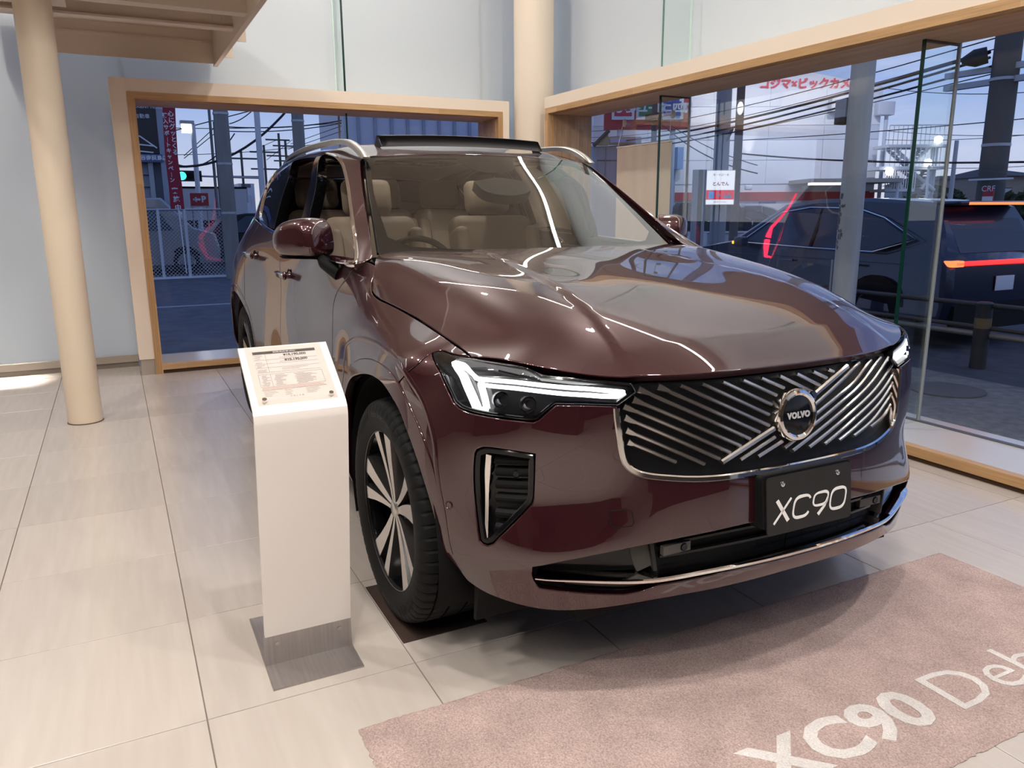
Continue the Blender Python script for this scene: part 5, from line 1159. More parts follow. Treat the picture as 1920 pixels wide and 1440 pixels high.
# ---------------------------------------------------------------- the street outside
GZ=-.20; CP=Vector((2.3727,-1.6594,1.3549))
def dirp(px,py): return f_+r_*((px-960)/1460.7)-u_*((py-720)/1460.7)
def onY(px,py,Y): d=dirp(px,py); return CP+d*((Y-CP.y)/d.y)
def onX(px,py,X): d=dirp(px,py); return CP+d*((X-CP.x)/d.x)
FH=Vector((f_.x,f_.y,0)).normalized(); RH=Vector((FH.y,-FH.x,0)); ANG=math.atan2(RH.y,RH.x)   # level axes facing the showroom
def onD(px,py,D): d=dirp(px,py); return CP+d*(D/d.dot(FH))
def facing(name,px,py,D,label,cat):
    L_=onD(px,py,D); e=tag(empty(name,(L_.x,L_.y,GZ),ANG),label,cat)
    return e,(lambda a,b=300:(onD(a,b,D)-L_).dot(RH)),(lambda a,b:onD(a,b,D).z-GZ)
def onZ(px,py,Z=GZ): d=dirp(px,py); return CP+d*((Z-CP.z)/d.z)
ASPH=mat('asphalt',(.13,.125,.12),rough=.85,noise=((14,14,14),(.20,.195,.185),.35,.7,8),bump=(120,.5,.01))
ASPH2=mat('asphalt_road',(.045,.048,.060),rough=.8,noise=((5,5,5),(.070,.074,.088),.35,.7,8),bump=(90,.4,.01))
CONC=mat('concrete',(.30,.295,.275),rough=.85,noise=((3,3,1),(.36,.35,.33),.3,.7,5))
POLEC=mat('pole_concrete',(.20,.20,.185),rough=.85,noise=((6,6,1),(.26,.255,.24),.3,.7,5)); POLED=mat('pole_dark',(.10,.095,.088),rough=.8)
WSTEEL=mat('white_steel',(.62,.64,.68),rough=.5); GALV=mat('galvanised',(.42,.43,.46),rough=.45,metal=.5); PWHITE=mat('paint_white',(.72,.73,.76),rough=.6); WIRE=mat('wire_black',(.012,.012,.016),rough=.6)
CLAD=mat('metal_cladding',(.74,.75,.80),rough=.5); CLAD2=mat('metal_cladding_grey',(.60,.62,.69),rough=.5); REDP=mat('red_paint',(.42,.035,.045),rough=.5); ROOFT=mat('roof_tile',(.055,.05,.055),rough=.7); HWALL=mat('house_wall',(.30,.27,.24),rough=.8); WGL=mat('window_dark',(.05,.06,.08),rough=.15,spec=.35); LEAF=mat('leaf_dark',(.018,.035,.016),rough=.7,noise=((9,9,9),(.045,.07,.03),.35,.7,4)); BLACKP=mat('black_paint',(.008,.008,.011),rough=.35,spec=.3)
S(box('ground',(-140,-60,GZ-.3),(60,140,GZ),ASPH2)); 
S(box('pavement',(-30,2.9,GZ),(14,5.3,GZ+.012),ASPH)); S(box('pavement',(-5.9,2.75,GZ),(8.6,2.9,GZ+.2),CONC)); S(box('pavement',(-5.62,-9.5,GZ),(-5.56,2.9,GZ+.18),CONC))
S(box('lot',(-18.2,-9,GZ),(-5.62,2.9,GZ+.006),mat('asphalt_lot',(.070,.076,.096),rough=.85,noise=((4,4,4),(.105,.112,.138),.35,.7,9),bump=(100,.5,.01))))
def sgn(o,lab,cat,group=None): return tag(o,lab,cat,group)
# painted line and drain in the lot, manhole on the pavement
a=onZ(296,577,GZ+.006);b=onZ(432,565,GZ+.006)
sgn(MB().box((a.x-.07,a.y-.5,GZ+.006),(a.x+.07,b.y+3,GZ+.012)).build('road_line',mat('worn_white',(.30,.31,.35),rough=.8)),'worn white painted line on the dark asphalt outside the back window','road marking')
mp_=onZ(1775,732,GZ+.012); bm=bmesh.new(); bmesh.ops.create_cone(bm,segments=40,radius1=.30,radius2=.30,depth=.012,cap_ends=True); o=bmobj('manhole_cover',bm,mat('cast_iron',(.085,.085,.082),rough=.6)); o.location=(mp_.x,mp_.y,GZ+.018); sgn(o,'round iron manhole cover set in the pavement beyond the side window','manhole')
# --- poles
def pole(name,px,py,dist_axis,val,wpx,ztop,m,label,cat='pole',bands=0,wb=None,gz=GZ):
    P=onY(px,py,val) if dist_axis=='y' else onX(px,py,val)
    d=(P-CP).dot(f_); r=wpx/2*d/1460.7
    e=tag(empty(name,(P.x,P.y,gz)),label,cat)
    MB().tube([(0,0,0),(0,0,ztop-gz)],[r*1.12,r*.94],20).build('pole_shaft',m,e,smooth=50)
    for k in range(bands):
        z=(1.5+k*1.1); MB().tube([(0,0,z),(0,0,z+.05)],r*1.12,20).build('steel_band',GALV,e,smooth=50)
    e['r']=r; return e,P,r
pl1,P1,r1=pole('street_pole',1604,300,'y',5.45,40,8,mat('pole_peeling',(.50,.49,.45),rough=.8,noise=((9,9,1.2),(.60,.59,.54),.25,.6,5)),'pale concrete pole with peeling paint on the near pavement, outside the side window')
# peeling streak and fittings
rr=random.Random(5)
mb=MB()
for k in range(26):
    z=1.02+k*.022-.1; a0=-2.2+rr.uniform(-.3,.3); w_=rr.uniform(.15,.55)
    V=[]
    for q in range(5):
        a=a0+w_*q/4; V+=[((r1*1.09)*math.cos(a),(r1*1.09)*math.sin(a),z-GZ+rr.uniform(-.01,.01)),((r1*1.09)*math.cos(a),(r1*1.09)*math.sin(a),z-GZ+.03+rr.uniform(-.01,.015))]
    mb.add(V,[(2*q,2*q+1,2*q+3,2*q+2) for q in range(4)])
mb.build('peeled_patch',mat('peeled',(.16,.155,.14),rough=.9),pl1)
q=onY(1604,200,5.45)-P1; MB().box((-r1-.12,-.10,q.z+P1.z-GZ-.10),(-r1+.02,.06,q.z+P1.z-GZ+.08)).build('sensor_box',GALV,pl1)
q=onY(1604,218,5.45); MB().box((-r1-.13,-.09,q.z-GZ-.07),(-r1+.01,.05,q.z-GZ+.04)).build('sensor_eye',BLACK,pl1)
MB().box((-r1*1.3,-r1*.6,.0),(-r1*1.1,-r1*.4,1.0)).build('conduit',GALV,pl1)
pl2,P2,r2_=pole('utility_pole',1873,230,'y',12.5,44,10,POLED,'thick dark utility pole at the right edge, with a cable box near its top','pole',4)
for py,dz in((152,0),(128,.0)):
    q=onY(1873,py,12.5); MB().box((-1.1,-.06,q.z-GZ-.05),(.9,.06,q.z-GZ+.05)).build('cross_arm',GALV,pl2)
qa=onY(1852,103,12.4);qb=onY(1803,116,12.2); MB().tube([qb-Vector((P2.x,P2.y,GZ)),qb*.5+qa*.5-Vector((P2.x,P2.y,GZ)),qa-Vector((P2.x,P2.y,GZ))],[.06,.15,.14],12).build('cable_box',WIRE,pl2,smooth=60)
q=onY(1858,330,12.2); 
fl_=tag(empty('pole_flag',(q.x,q.y,q.z)),'small red and white sign hanging beside the thick dark utility pole','sign')
c1=onY(1844,351,12.2)-q;c2=onY(1860,381,12.2)-q
mb=MB().box((c1.x,0,c2.z),(c2.x,.03,c1.z)); mb.build('sign_board',REDP,fl_); MB().box((c1.x,-.004,c2.z),(c2.x,0,c2.z+(c1.z-c2.z)*.42)).build('sign_strip',PWHITE,fl_)
text('sign_lettering','CRF',.14,frame((q+Vector(((c1.x+c2.x)/2,-.006,(c1.z*.6+c2.z*.4)+.08))) -q,(1,0,0),(0,0,1)),PWHITE,fl_)
MB().box((c1.x-.3,.01,c1.z+.12),(c2.x+.3,.03,c1.z+.15)).build('sign_arm',PWHITE,fl_)
pl3,P3_,r3=pole('sign_pole',1352,300,'y',16,27,9,mat('pole_grey',(.27,.28,.31),rough=.5,metal=.3),'grey steel pole carrying the white and red restaurant sign','pole')
MB().tube([(r3,0,onY(1366,250,16).z-GZ-.2),(r3+.35,-.1,onY(1366,250,16).z-GZ+.15)],.05,10).build('lamp_arm',GALV,pl3)
q=onY(1388,203,15.8)-Vector((P3_.x,P3_.y,GZ)); bm=bmesh.new(); bmesh.ops.create_uvsphere(bm,u_segments=16,v_segments=10,radius=.12); o=bmobj('lamp_head',bm,mat('lamp_head',(.8,.8,.78),emit=(1,.97,.9),estr=1.0),pl3,smooth=60); o.location=q; o.scale=(1,.6,1.6)
pl4,P4,r4=pole('thin_pole',1388,200,'y',18.5,15,8.5,POLED,'thin dark pole standing just right of the restaurant sign','pole')
pl5,P5,r5=pole('shaft_pole',1227,225,'y',20,10,12,POLED,'dark thin pole with a cable box in front of the toy shop sign','pole')
q=onY(1235,217,20); MB().box((-.4,-.2,q.z-GZ-.2),(.42,.1,q.z-GZ+.12)).build('cable_box',WIRE,pl5)
pole('far_pole',1790,300,'y',30,8,onY(1798,263,30).z,GALV,'pale far pole with curled cables in front of the dark roofed houses','pole')
pole('far_thin_pole',1843,320,'y',36,4,onY(1846,290,36).z,POLED,'thin far pole standing between the two dark roofed houses','pole')
# window 1 side
pole('utility_pole',424,340,'x',-17.2,25,9,POLEC,'thick concrete pole seen through the back window, right of the banner','pole',4)
pole('utility_pole',559,240,'x',-18,21,9,POLEC,'short visible stretch of a thick concrete pole above the car roof','pole',4)
pole('light_pole',487,290,'x',-21,10,9,WSTEEL,'white steel pole through the back window, left of the car roof','pole')
pole('thin_pole',399,290,'x',-27,5,onX(393,200,-27).z+2,POLEC,'thinnest grey pole just left of the thick concrete pole','pole')
pole('grey_pole',408,290,'x',-24,8,onX(402,228,-24).z,POLEC,'thin grey concrete pole ending at mid height beside the thick concrete pole','pole')
for k,(px,py,tz,lab) in enumerate(((453,300,283,'small distant pole with insulators nearest to the thick concrete pole'),(497,310,272,'distant pole with a street lamp arm behind the white steel pole'),(524,280,250,'distant pole with two cross arms close to the car roof'),(537,300,262,'short distant pole at the end of the cross arms'))):
    e,P,r=pole('pylon',px,py,'x',-60-4*k,4.5,onX(px,tz,-60-4*k).z,POLED,lab,'pole')
    zt=onX(px,tz,-60-4*k).z-GZ
    for j in range(2): MB().box((-.06,-1.1,zt-.6-j*1.3),(.06,1.1 if k!=2 else .9,zt-.48-j*1.3)).build('cross_arm',POLED,e)
# street lamp, traffic light, P sign
q=onX(365,300,-30); e=tag(empty('street_lamp',(q.x,q.y,GZ)),'lit street lamp on a slim white pole right of the red banner','lamp'); t1=onX(361,232,-30)-Vector((q.x,q.y,GZ)); 
MB().tube([(0,0,0),(0,t1.y,t1.z)],.09,12).build('lamp_pole',PWHITE,e,smooth=50); t2=onX(338,236,-30)-Vector((q.x,q.y,GZ)); 
MB().box((-.3,t2.y,t1.z-.02),(.1,t1.y+.05,t1.z+.10)).build('lamp_hood',GALV,e); MB().box((-.28,t2.y+.05,t1.z-.32),(.1,t1.y-.08,t1.z-.02)).build('lamp_glow',mat('lamp_glow',(1,1,1),emit=(1,.96,.85),estr=3),e)
q=onX(357,330,-34); e=tag(empty('traffic_light',(q.x,q.y,q.z)),'green traffic light shining in front of the far white sky','traffic light')
MB().box((-.12,-.55,-.22),(.0,.45,.22)).build('housing',BLACKP,e); 
for k,(y,m) in enumerate(((-.33,mat('green_lamp',(.1,.8,.5),emit=(.05,1,.62),estr=2.2)),(0,BLACK),(.30,BLACK))): MB().tube([(.0,y,0),(.03,y,0)],.17 if k==0 else .13,16).build('signal_lens',m,e)
MB().tube([(-.06,.45,0),(-.06,3.0,-.05)],.04,8).build('arm',GALV,e); MB().box((-.1,-.2,-.75),(-.02,.6,-.45)).build('sub_sign',GALV,e)
q=onX(374,374,-26); e=tag(empty('parking_sign',(q.x,q.y,q.z)),'red sign with a white arrow and letter P behind the wire fence','sign'); w_=16*(q-CP).dot(f_)/1460.7; h_=11.5*(q-CP).dot(f_)/1460.7
MB().box((-.06,-w_,-h_),(.0,w_,h_)).build('board',REDP,e); MB().box((-.05,-w_*1.08,-h_*1.22),(-.01,w_*1.08,-h_)).build('frame',GALV,e)
text('sign_lettering','P',h_*1.35,frame((.004,w_*.45,0),(0,1,0),(0,0,1)),PWHITE,e,bold=.012)
mb=MB(); mb.box((.001,-w_*.55,-.035),(.005,w_*.1,.035)); mb.prism([(-w_*.75,0),(-w_*.35,h_*.42),(-w_*.28,h_*.30),(-w_*.55,0),(-w_*.28,-h_*.30),(-w_*.35,-h_*.42)],.004,axis=0,base=.001); mb.build('arrow',PWHITE,e)
for y in(-w_*.8,w_*.8): MB().tube([(-.04,y,-h_),(-.04,y,GZ-q.z)],.03,8).build('post',GALV,e)
# --- sign building with shutter, and the banner
XB=-22
def quadX(px0,py0,px1,py1,X): a=onX(px0,py0,X); b=onX(px1,py1,X); return min(a.y,b.y),max(a.y,b.y),min(a.z,b.z),max(a.z,b.z)
e=tag(empty('sign_building',(XB,-3,GZ)),'low building with a dark shop sign over a grey roller shutter, back window','building')
def bx(name,X,y0,y1,z0,z1,m,t=.1,par=None): 
    par=par or e; L0=par.location if par.parent is None else Vector((0,0,0)); return MB().box((X-t-L0.x,y0-L0.y,z0-L0.z),(X-L0.x,y1-L0.y,z1-L0.z)).build(name,m,par)
yR=onX(313,300,XB).y
bx('building_wall',XB,-9,yR+.15,GZ,6.5,mat('shop_wall',(.22,.235,.28),rough=.7),6)
y0,y1,z0,z1=quadX(250,196,300,288,XB+.3); y0=-5
bx('sign_panel',XB+.3,y0,y1,z0,z1+1,mat('sign_dark',(.020,.018,.022),rough=.35),.25)
ym=onX(300,290,XB+.3).y; zt=onX(280,217,XB+.31).z
bx('sign_header',XB+.31,y0,y1,zt,z1+1,mat('sign_black',(.010,.010,.018),rough=.3),.02)
za,zb=onX(280,289,XB+.32).z,onX(280,304,XB+.32).z
bx('sign_band',XB+.34,y0,y1+.05,zb,za,mat('sign_blue',(.09,.11,.24),rough=.4),.06)
bx('corner_post',XB+.3,yR-.18,yR+.05,GZ,6.5,mat('post_grey',(.30,.33,.40),rough=.6),.3)
def txX(s_,pxc,pyc,X,h,m,**kw):
    q=onX(pxc,pyc,X); return text('sign_lettering',s_,h,frame(q-e.location,(0,1,0),(0,0,1)),m,e,**kw)
txX('INTELLIGENT MOBILITY',274,200.5,XB+.34,.105,PWHITE); txX('の自動車',261,218,XB+.34,.13,PWHITE); txX('越谷南荻島店',284,296.5,XB+.36,.135,PWHITE,bold=.004)
mb=MB(); c=onX(264,277,XB+.33)
for k,(a,b) in enumerate((((-.5,.12),(.35,.05)),((-.3,.25),(.0,.30)),((.0,.30),(.40,.0)),((-.5,-.05),(.30,-.12)))): mb.tube([(XB+.33-e.location.x,c.y+a[0]-e.location.y,c.z+a[1]-GZ),(XB+.33-e.location.x,c.y+b[0]-e.location.y,c.z+b[1]-GZ)],.02,6)
mb.build('sign_drawing',PWHITE,e)
zs=onX(280,305,XB+.1).z; n_=9
for k in range(n_):
    z0=GZ+(zs-GZ)*k/n_; z1=GZ+(zs-GZ)*(k+1)/n_; mb=MB(); mb.add([(XB+.12-XB,-9+3,z0-GZ),(XB+.12-XB,yR-.5+3,z0-GZ),(XB+.05-XB,yR-.5+3,z1-GZ-.02),(XB+.05-XB,-9+3,z1-GZ-.02)],[(0,1,2,3)]); mb.add([(0.0,-6,z1-GZ-.02),(0.0,yR+2.5,z1-GZ-.02),(0.05,yR+2.5,z1-GZ-.02),(0.05,-6,z1-GZ-.02)],[(0,1,2,3)]); mb.build('shutter_slat',mat('shutter',(.24,.25,.29),rough=.5),e)
bx('shutter_guide',XB+.2,yR-.5,yR-.38,GZ,zs,mat('guide',(.36,.40,.42),rough=.5),.15)
XF=-16.5
fb=[onX(px,py,XF) for px,py in((304,192),(328,192),(330,240),(334,300),(341,345),(346,392),(320,392),(316,345),(310,300),(306,240))]
e=tag(empty('flag_banner',(XF,fb[0].y,fb[0].z)),'tall dark red banner flag with white Japanese lettering, in the back window','banner')
MB().prism([(p.y-fb[0].y,p.z-fb[0].z) for p in fb],.012,axis=0,base=-.006).build('cloth',mat('banner_red',(.30,.020,.045),rough=.8),e)
MB().tube([(-.03,-.02,.2),(-.03,.12,-2.0),(-.03,.16,-3.6)],.012,8).build('flag_pole',PWHITE,e)
def vtext(s_,x0,y0,x1,y1,h):
    n=len(s_)
    for i,ch in enumerate(s_):
        t_=i/(n-1); q=onX(x0+(x1-x0)*t_,y0+(y1-y0)*t_,XF+.012)-e.location
        if ch=='ー': text('banner_lettering','|',h,frame(q,(0,1,0),(0,0,1)),PWHITE,e)
        else: text('banner_lettering',ch,h,frame(q,(0,1,0),(0,0,1)),PWHITE,e,bold=.003)
vtext('心にグッとくる',320,214,329,286,.125); vtext('購入サポートキャンペーン',309,217,323,338,.105); vtext('実施中',328,358,334,390,.135)
# --- wire mesh fence
fe=tag(empty('wire_fence',(-17.9,0,GZ)),'galvanised wire mesh fence across the far side of the asphalt lot','fence')
FY0,FY1=onX(268,460,-17.9).y-.6,onX(427,515,-17.9).y; zt=onX(350,393,-17.9).z
for z in(.03,zt-GZ): MB().tube([(0,FY0,z),(0,FY1,z)],.028,8).build('rail',GALV,fe)
for px in(302,352,424): 
    y=onX(px,460,-17.9).y; MB().tube([(0,y,0),(0,y,zt-GZ)],.035,10).build('post',WSTEEL,fe)
mb=MB(); H_=zt-GZ; s_=.085
k=FY0-H_
while k<FY1:
    for sg in(1,-1):
        y0=k; y1=k+H_; za,zb=(0,H_) if sg>0 else (H_,0)
        a=max(y0,FY0); b=min(y1,FY1)
        if b>a: 
            fa=(a-y0)/H_; fb_=(b-y0)/H_; mb.tube([(0,a,za+(zb-za)*fa),(0,b,za+(zb-za)*fb_)],.0065,3,cap=False)
    k+=s_
o=mb.build('mesh',GALV,fe); o['kind']='stuff'
MB().box((-.1,FY0,-.02),(.1,FY1,.04)).build('kerb',PWHITE,fe)
# --- plain road vehicles
def road_car(name,label,loc,rz,L,W,outline,belt,tumble,paint,wins,wheels,extra=None,cat='car',rw=.32):
    """outline: (x,z) side contour; windows: polygons on the side; local x forward"""
    e=tag(empty(name,loc,rz),label,cat); hw=W/2
    def half(z): 
        k=max(0,z-belt); return hw-k*tumble-.06*max(0,(.45-z))
    V=[];F=[];P=outline; n=len(P)
    secs=[]
    for yf,ins in((-1,0.0),(-.93,-.04),(.93,-.04),(1,0)):
        ring=[]
        cx=sum(p[0] for p in P)/n; cz=.7
        for x,z in P:
            y=half(z)*yf
            if abs(yf)<1: xx,zz=x,z
            else:
                d=math.hypot(x-cx,z-cz); k=1-.045*1.2/max(.5,d); xx=cx+(x-cx)*k; zz=cz+(z-cz)*k
            ring.append((xx,y,zz))
        secs.append(ring)
    for s_ in secs: V+=s_
    for j in range(3):
        for i in range(n): F.append((j*n+i,j*n+(i+1)%n,(j+1)*n+(i+1)%n,(j+1)*n+i))
    F.append(tuple(range(n))); F.append(tuple(3*n+i for i in range(n-1,-1,-1)))
    MB().add(V,F).build('body',paint,e,smooth=35)
    for s in(-1,1):
        for poly in wins:
            mb=MB(); m_=len(poly); mb.add([(x,s*(half(z)*1.0+.004),z) for x,z in poly]+[(x,s*(half(z)-.05),z) for x,z in poly],[tuple(range(m_)),tuple(range(2*m_-1,m_-1,-1))]+[(i,(i+1)%m_,m_+(i+1)%m_,m_+i) for i in range(m_)]); mb.build('side_window',WGL,e)
        for x in wheels:
            w_=empty('wheel'); w_.parent=e; w_.location=(x,s*(hw-.10),rw)
            lathe('tyre',[(-.10,rw*.66),(-.10,rw*.97),(-.07,rw),(.08,rw),(.1,rw*.9),(.1,rw*.5)],s*-1,RUBBER,w_,n=32)
            lathe('wheel_disc',[(-.085,.0001),(-.09,rw*.2),(-.075,rw*.3),(-.08,rw*.62),(-.10,rw*.67)],s*-1,SATIN,w_,n=10)
            mb=MB(); mb.prism([(x+(rw+.06)*math.cos(t),rw+(rw+.06)*math.sin(t)) for t in np.linspace(0,PI,14)]+[(x-(rw+.06),.12),(x+(rw+.06),.12)],.012,axis=1,base=s*(hw-.02+.0)); mb.build('wheel_arch',BLACK,e)
    return e,half
NAVY=mat('car_navy',(.007,.012,.036),rough=.3,metal=.3,coat=.7)
RLED=mat('rear_led',(.6,.02,.01),emit=(1,.10,.03),estr=4); RLED2=mat('rear_led_dim',(.5,.01,.01),emit=(1,.03,.03),estr=2)
rc=onY(1783,470,6.35)   # rear near corner
suv_out=[(-2.30,.35),(-2.34,.55),(-2.33,.92),(-2.22,1.05),(-2.10,1.30),(-1.95,1.56),(-1.80,1.615),(-1.0,1.67),(-.2,1.67),(.35,1.60),(.95,1.22),(1.15,1.10),(1.75,1.0),(2.18,.88),(2.33,.70),(2.36,.45),(2.30,.25),(1.7,.22),(-1.7,.22)]
sv,hf=road_car('passing_car','dark blue sport utility car with glowing red rear lights on the street outside',(rc.x-2.30,6.35+.93,GZ),PI,4.72,1.86,suv_out,1.02,.40,NAVY,
 [[(.82,1.10),(.30,1.48),(-.15,1.545),(-.33,1.545),(-.33,1.07)],[(-.40,1.07),(-.40,1.545),(-.9,1.53),(-1.30,1.42),(-1.75,1.20),(-1.30,1.06)]],(-1.38,1.38),rw=.36)
# chrome line round the windows
for s in(-1,1):
    ln=[(.90,1.10),(.32,1.50),(-.15,1.565),(-.9,1.55),(-1.32,1.44),(-1.83,1.20),(-1.32,1.045),(-.35,1.055),(.90,1.085)]
    MB().tube([(x,s*(hf(z)+.006),z) for x,z in ln],.010,6,cap=False).build('window_trim',CHROME,sv)
    MB().box((-.1,s*.935-.006,.875),(.12,s*.935+.006,.90)).build('door_handle',CHROME,sv); MB().box((-1.15,s*.935-.006,.875),(-.92,s*.935+.006,.90)).build('door_handle',CHROME,sv)
    MB().box((-1.6,s*.93-.004,.93),(1.3,s*.93+.004,.936)).build('crease_glint',mat('crease_highlight',(.10,.13,.22),rough=.2,coat=1),sv)  # lighter strip: the highlight along the crease, put into its colour
    m_=rbox('door_mirror',(.78,s*1.03,1.10),(.12,.20,.14),.04,NAVY,sv); 
    if s>0: rbox('mirror_lamp',(.845,s*1.08,1.09),(.02,.10,.04),.008,mat('amber',(1,.4,.02),emit=(1,.38,.02),estr=3),sv)
MB().prism([(-2.22,1.06),(-2.09,1.32),(-1.96,1.54),(-1.93,1.54),(-2.06,1.32),(-2.19,1.06)],1.30,axis=1,base=-.65).build('rear_window',WGL,sv)
rbox('spoiler',(-1.99,0,1.60),(.34,1.30,.045),.018,NAVY,sv); rbox('brake_light',(-2.155,0,1.595),(.02,1.0,.028),.006,RLED,sv)
rbox('rear_lamp_bar',(-2.325,0,.955),(.05,1.78,.05),.012,RLED2,sv)
for s in(-1,1): rbox('rear_lamp',(-2.27,s*.83,.955),(.16,.18,.065),.015,RLED,sv); rbox('bumper_lamp',(-2.335,s*.70,.42),(.02,.12,.05),.008,RLED2,sv)
pz=rbox('number_plate',(-2.352,0,.72),(.012,.33,.165),.004,PWHITE,sv)
MB().prism([(-2.36,.22),(-2.36,.50),(-2.30,.50),(-2.30,.22)],1.7,axis=1,base=-.85).build('bumper_trim',BLACK,sv); MB().prism([(1.35,.22),(1.35,.33),(-1.35,.33),(-1.35,.22)],.02,axis=1,base=-.935).build('sill_trim',BLACK,sv); MB().prism([(1.35,.22),(1.35,.33),(-1.35,.33),(-1.35,.22)],.02,axis=1,base=.915).build('sill_trim',BLACK,sv)
rbox('antenna_fin',(-1.45,0,1.69),(.18,.04,.06),.015,NAVY,sv)
van_out=[(-1.66,.30),(-1.68,.9),(-1.62,1.55),(-1.50,1.72),(.75,1.74),(.95,1.68),(1.32,1.10),(1.62,.98),(1.68,.70),(1.68,.28),(1.2,.22),(-1.2,.22)]
q0=onD(1332,440,36)
vn_,hf=road_car('parked_van','small black boxy van parked behind the low white wall',(q0.x,q0.y,GZ+.10),ANG,3.5,1.5,van_out,.98,.12,BLACKP,[[(.80,1.0),(.55,1.58),(-.05,1.58),(-.05,1.0)],[(-.15,1.0),(-.15,1.58),(-1.15,1.58),(-1.25,1.0)],[(.98,1.02),(.86,1.35),(.86,1.02)]],(-1.15,1.15))
for s in(-1,1):
    for x in(-.28,.1): rbox('door_handle',(x,s*.76,.90),(.16,.02,.03),.006,CHROME,vn_)
MB().prism([(1.36,1.12),(1.0,1.64),(1.02,1.66),(1.39,1.12)],1.28,axis=1,base=-.64).build('windscreen',WGL,vn_)
rbox('front_grille',(1.69,0,.72),(.03,1.2,.30),.01,SATIN,vn_)
for s in(-1,1): rbox('headlamp',(1.66,s*.62,.82),(.06,.2,.16),.02,PWHITE,vn_)
hat_out=[(-2.0,.30),(-2.02,.8),(-1.95,1.0),(-1.6,1.42),(-1.0,1.50),(-.2,1.50),(.5,1.32),(1.05,.98),(1.75,.82),(2.0,.62),(2.02,.28),(1.5,.22),(-1.5,.22)]
q0=onD(1392,440,38.5); hc_,hf=road_car('parked_hatchback','black parked hatchback right of the small boxy van',(q0.x,q0.y,GZ+.10),ANG,4.0,1.7,hat_out,.92,.40,BLACKP,[[(.85,.98),(.40,1.28),(-.10,1.40),(-.10,.95)],[(-.18,.95),(-.18,1.42),(-1.0,1.42),(-1.5,1.1),(-1.3,.95)]],(-1.25,1.25))
MB().prism([(1.08,1.0),(.52,1.33),(.54,1.35),(1.11,1.02)],1.3,axis=1,base=-.65).build('windscreen',WGL,hc_)
SILVER=mat('car_silver',(.26,.265,.28),rough=.3,metal=.5,coat=1); WHITEC=mat('car_white',(.68,.69,.72),rough=.25,coat=1)
q0=onD(1424,428,41.5); road_car('parked_estate','pale silver parked car mostly hidden behind the black hatchback',(q0.x,q0.y,GZ+.25),ANG,4.3,1.7,hat_out,.92,.40,SILVER,[[(.85,.98),(.40,1.28),(-.10,1.40),(-.10,.95)],[(-.18,.95),(-.18,1.42),(-1.0,1.42),(-1.5,1.1),(-1.3,.95)]],(-1.25,1.25))
q0=onY(1915,425,13); road_car('white_car','white car at the right edge beyond the dark blue one',(q0.x+1.1,13.6,GZ),PI,4.2,1.7,hat_out,.92,.40,WHITEC,[[(.85,.98),(.40,1.28),(-.10,1.40),(-.10,.95)],[(-.18,.95),(-.18,1.42),(-1.0,1.42),(-1.5,1.1),(-1.3,.95)]],(-1.25,1.25))
q0=onX(300,450,-20); e,hf=road_car('silver_van','silver van parked behind the wire mesh fence',(-20.3,q0.y-.9,GZ),PI/2,4.6,1.8,[(-2.3,.3),(-2.3,1.0),(-2.15,1.75),(-1.9,1.9),(1.0,1.9),(1.7,1.15),(2.2,1.0),(2.3,.6),(2.28,.28),(1.5,.22),(-1.5,.22)],1.05,.15,SILVER,[[(1.2,1.1),(.85,1.65),(.1,1.68),(.1,1.1)],[(0,1.1),(0,1.68),(-1.0,1.68),(-1.0,1.1)],[(-1.1,1.1),(-1.1,1.68),(-1.95,1.68),(-2.05,1.1)]],(-1.45,1.45))
q0=onX(400,450,-22); road_car('dark_car','dark car parked behind the fence at the foot of the thick pole',(-23,q0.y+2.0,GZ),PI/2,4.0,1.7,hat_out,.92,.40,BLACKP,[[(.85,.98),(.40,1.28),(-.10,1.40),(-.10,.95)],[(-.18,.95),(-.18,1.42),(-1.0,1.42),(-1.5,1.1),(-1.3,.95)]],(-1.25,1.25))
# white box truck by the thick pole
a=onX(440,352,-34);b=onX(466,412,-34); e=tag(empty('box_truck',(-34,a.y,GZ)),'pale grey box truck standing right of the thick concrete pole','truck')
MB().box((-6,-2.2,b.z-GZ),(0,b.y-a.y,a.z-GZ)).build('cargo_box',mat('truck_box',(.52,.50,.53),rough=.5),e); MB().box((-5.9,-2.2,b.z-GZ-.3),(-.1,b.y-a.y-.1,b.z-GZ)).build('chassis',BLACK,e)
MB().box((-5,b.y-a.y-.3,.5),(-3,b.y-a.y+.6,a.z-GZ-.6)).build('cab',PWHITE,e)
for x in(-5,-1.2): 
    for y in(-1.7,b.y-a.y-.35): MB().tube([(x,y-.15,.45),(x,y+.15,.45)],.45,16).build('wheel',RUBBER,e)
MB().box((-.06,-2.2,a.z-GZ-.04),(.02,b.y-a.y+.02,a.z-GZ+.04)).build('top_rail',BLACK,e)
# --- guard rail along the near pavement
gp=onZ(1832,690); gr_=tag(empty('guard_rail',(gp.x,gp.y,GZ)),'low dark guard rail of tubes and posts between the pavement and the street','railing')
GRM2=mat('rail_dark',(.055,.052,.050),rough=.5,metal=.3)
for k in range(-4,3):
    if k*2.0+gp.x<-9: continue
    MB().tube([(k*2.0,0,0),(k*2.0,0,.64)],.075,16).build('post',mat('post_dark',(.022,.022,.024),rough=.5),gr_,smooth=50); MB().tube([(k*2.0,0,.40),(k*2.0,0,.50)],.077,16).build('reflector_band',mat('band_brown',(.14,.10,.05),rough=.4),gr_,smooth=50)
    MB().tube([(k*2.0,0,.64),(k*2.0,0,.655)],[.078,.06],16).build('post_cap',GRM2,gr_)
for z,r in((.62,.026),(.40,.022),(.33,.030)): MB().tube([(-8.5,.03,z),(6,.03,z)],r,10).build('rail',GRM2 if z!=.33 else mat('rail_pale',(.20,.19,.17),rough=.4,metal=.4),gr_,smooth=60)
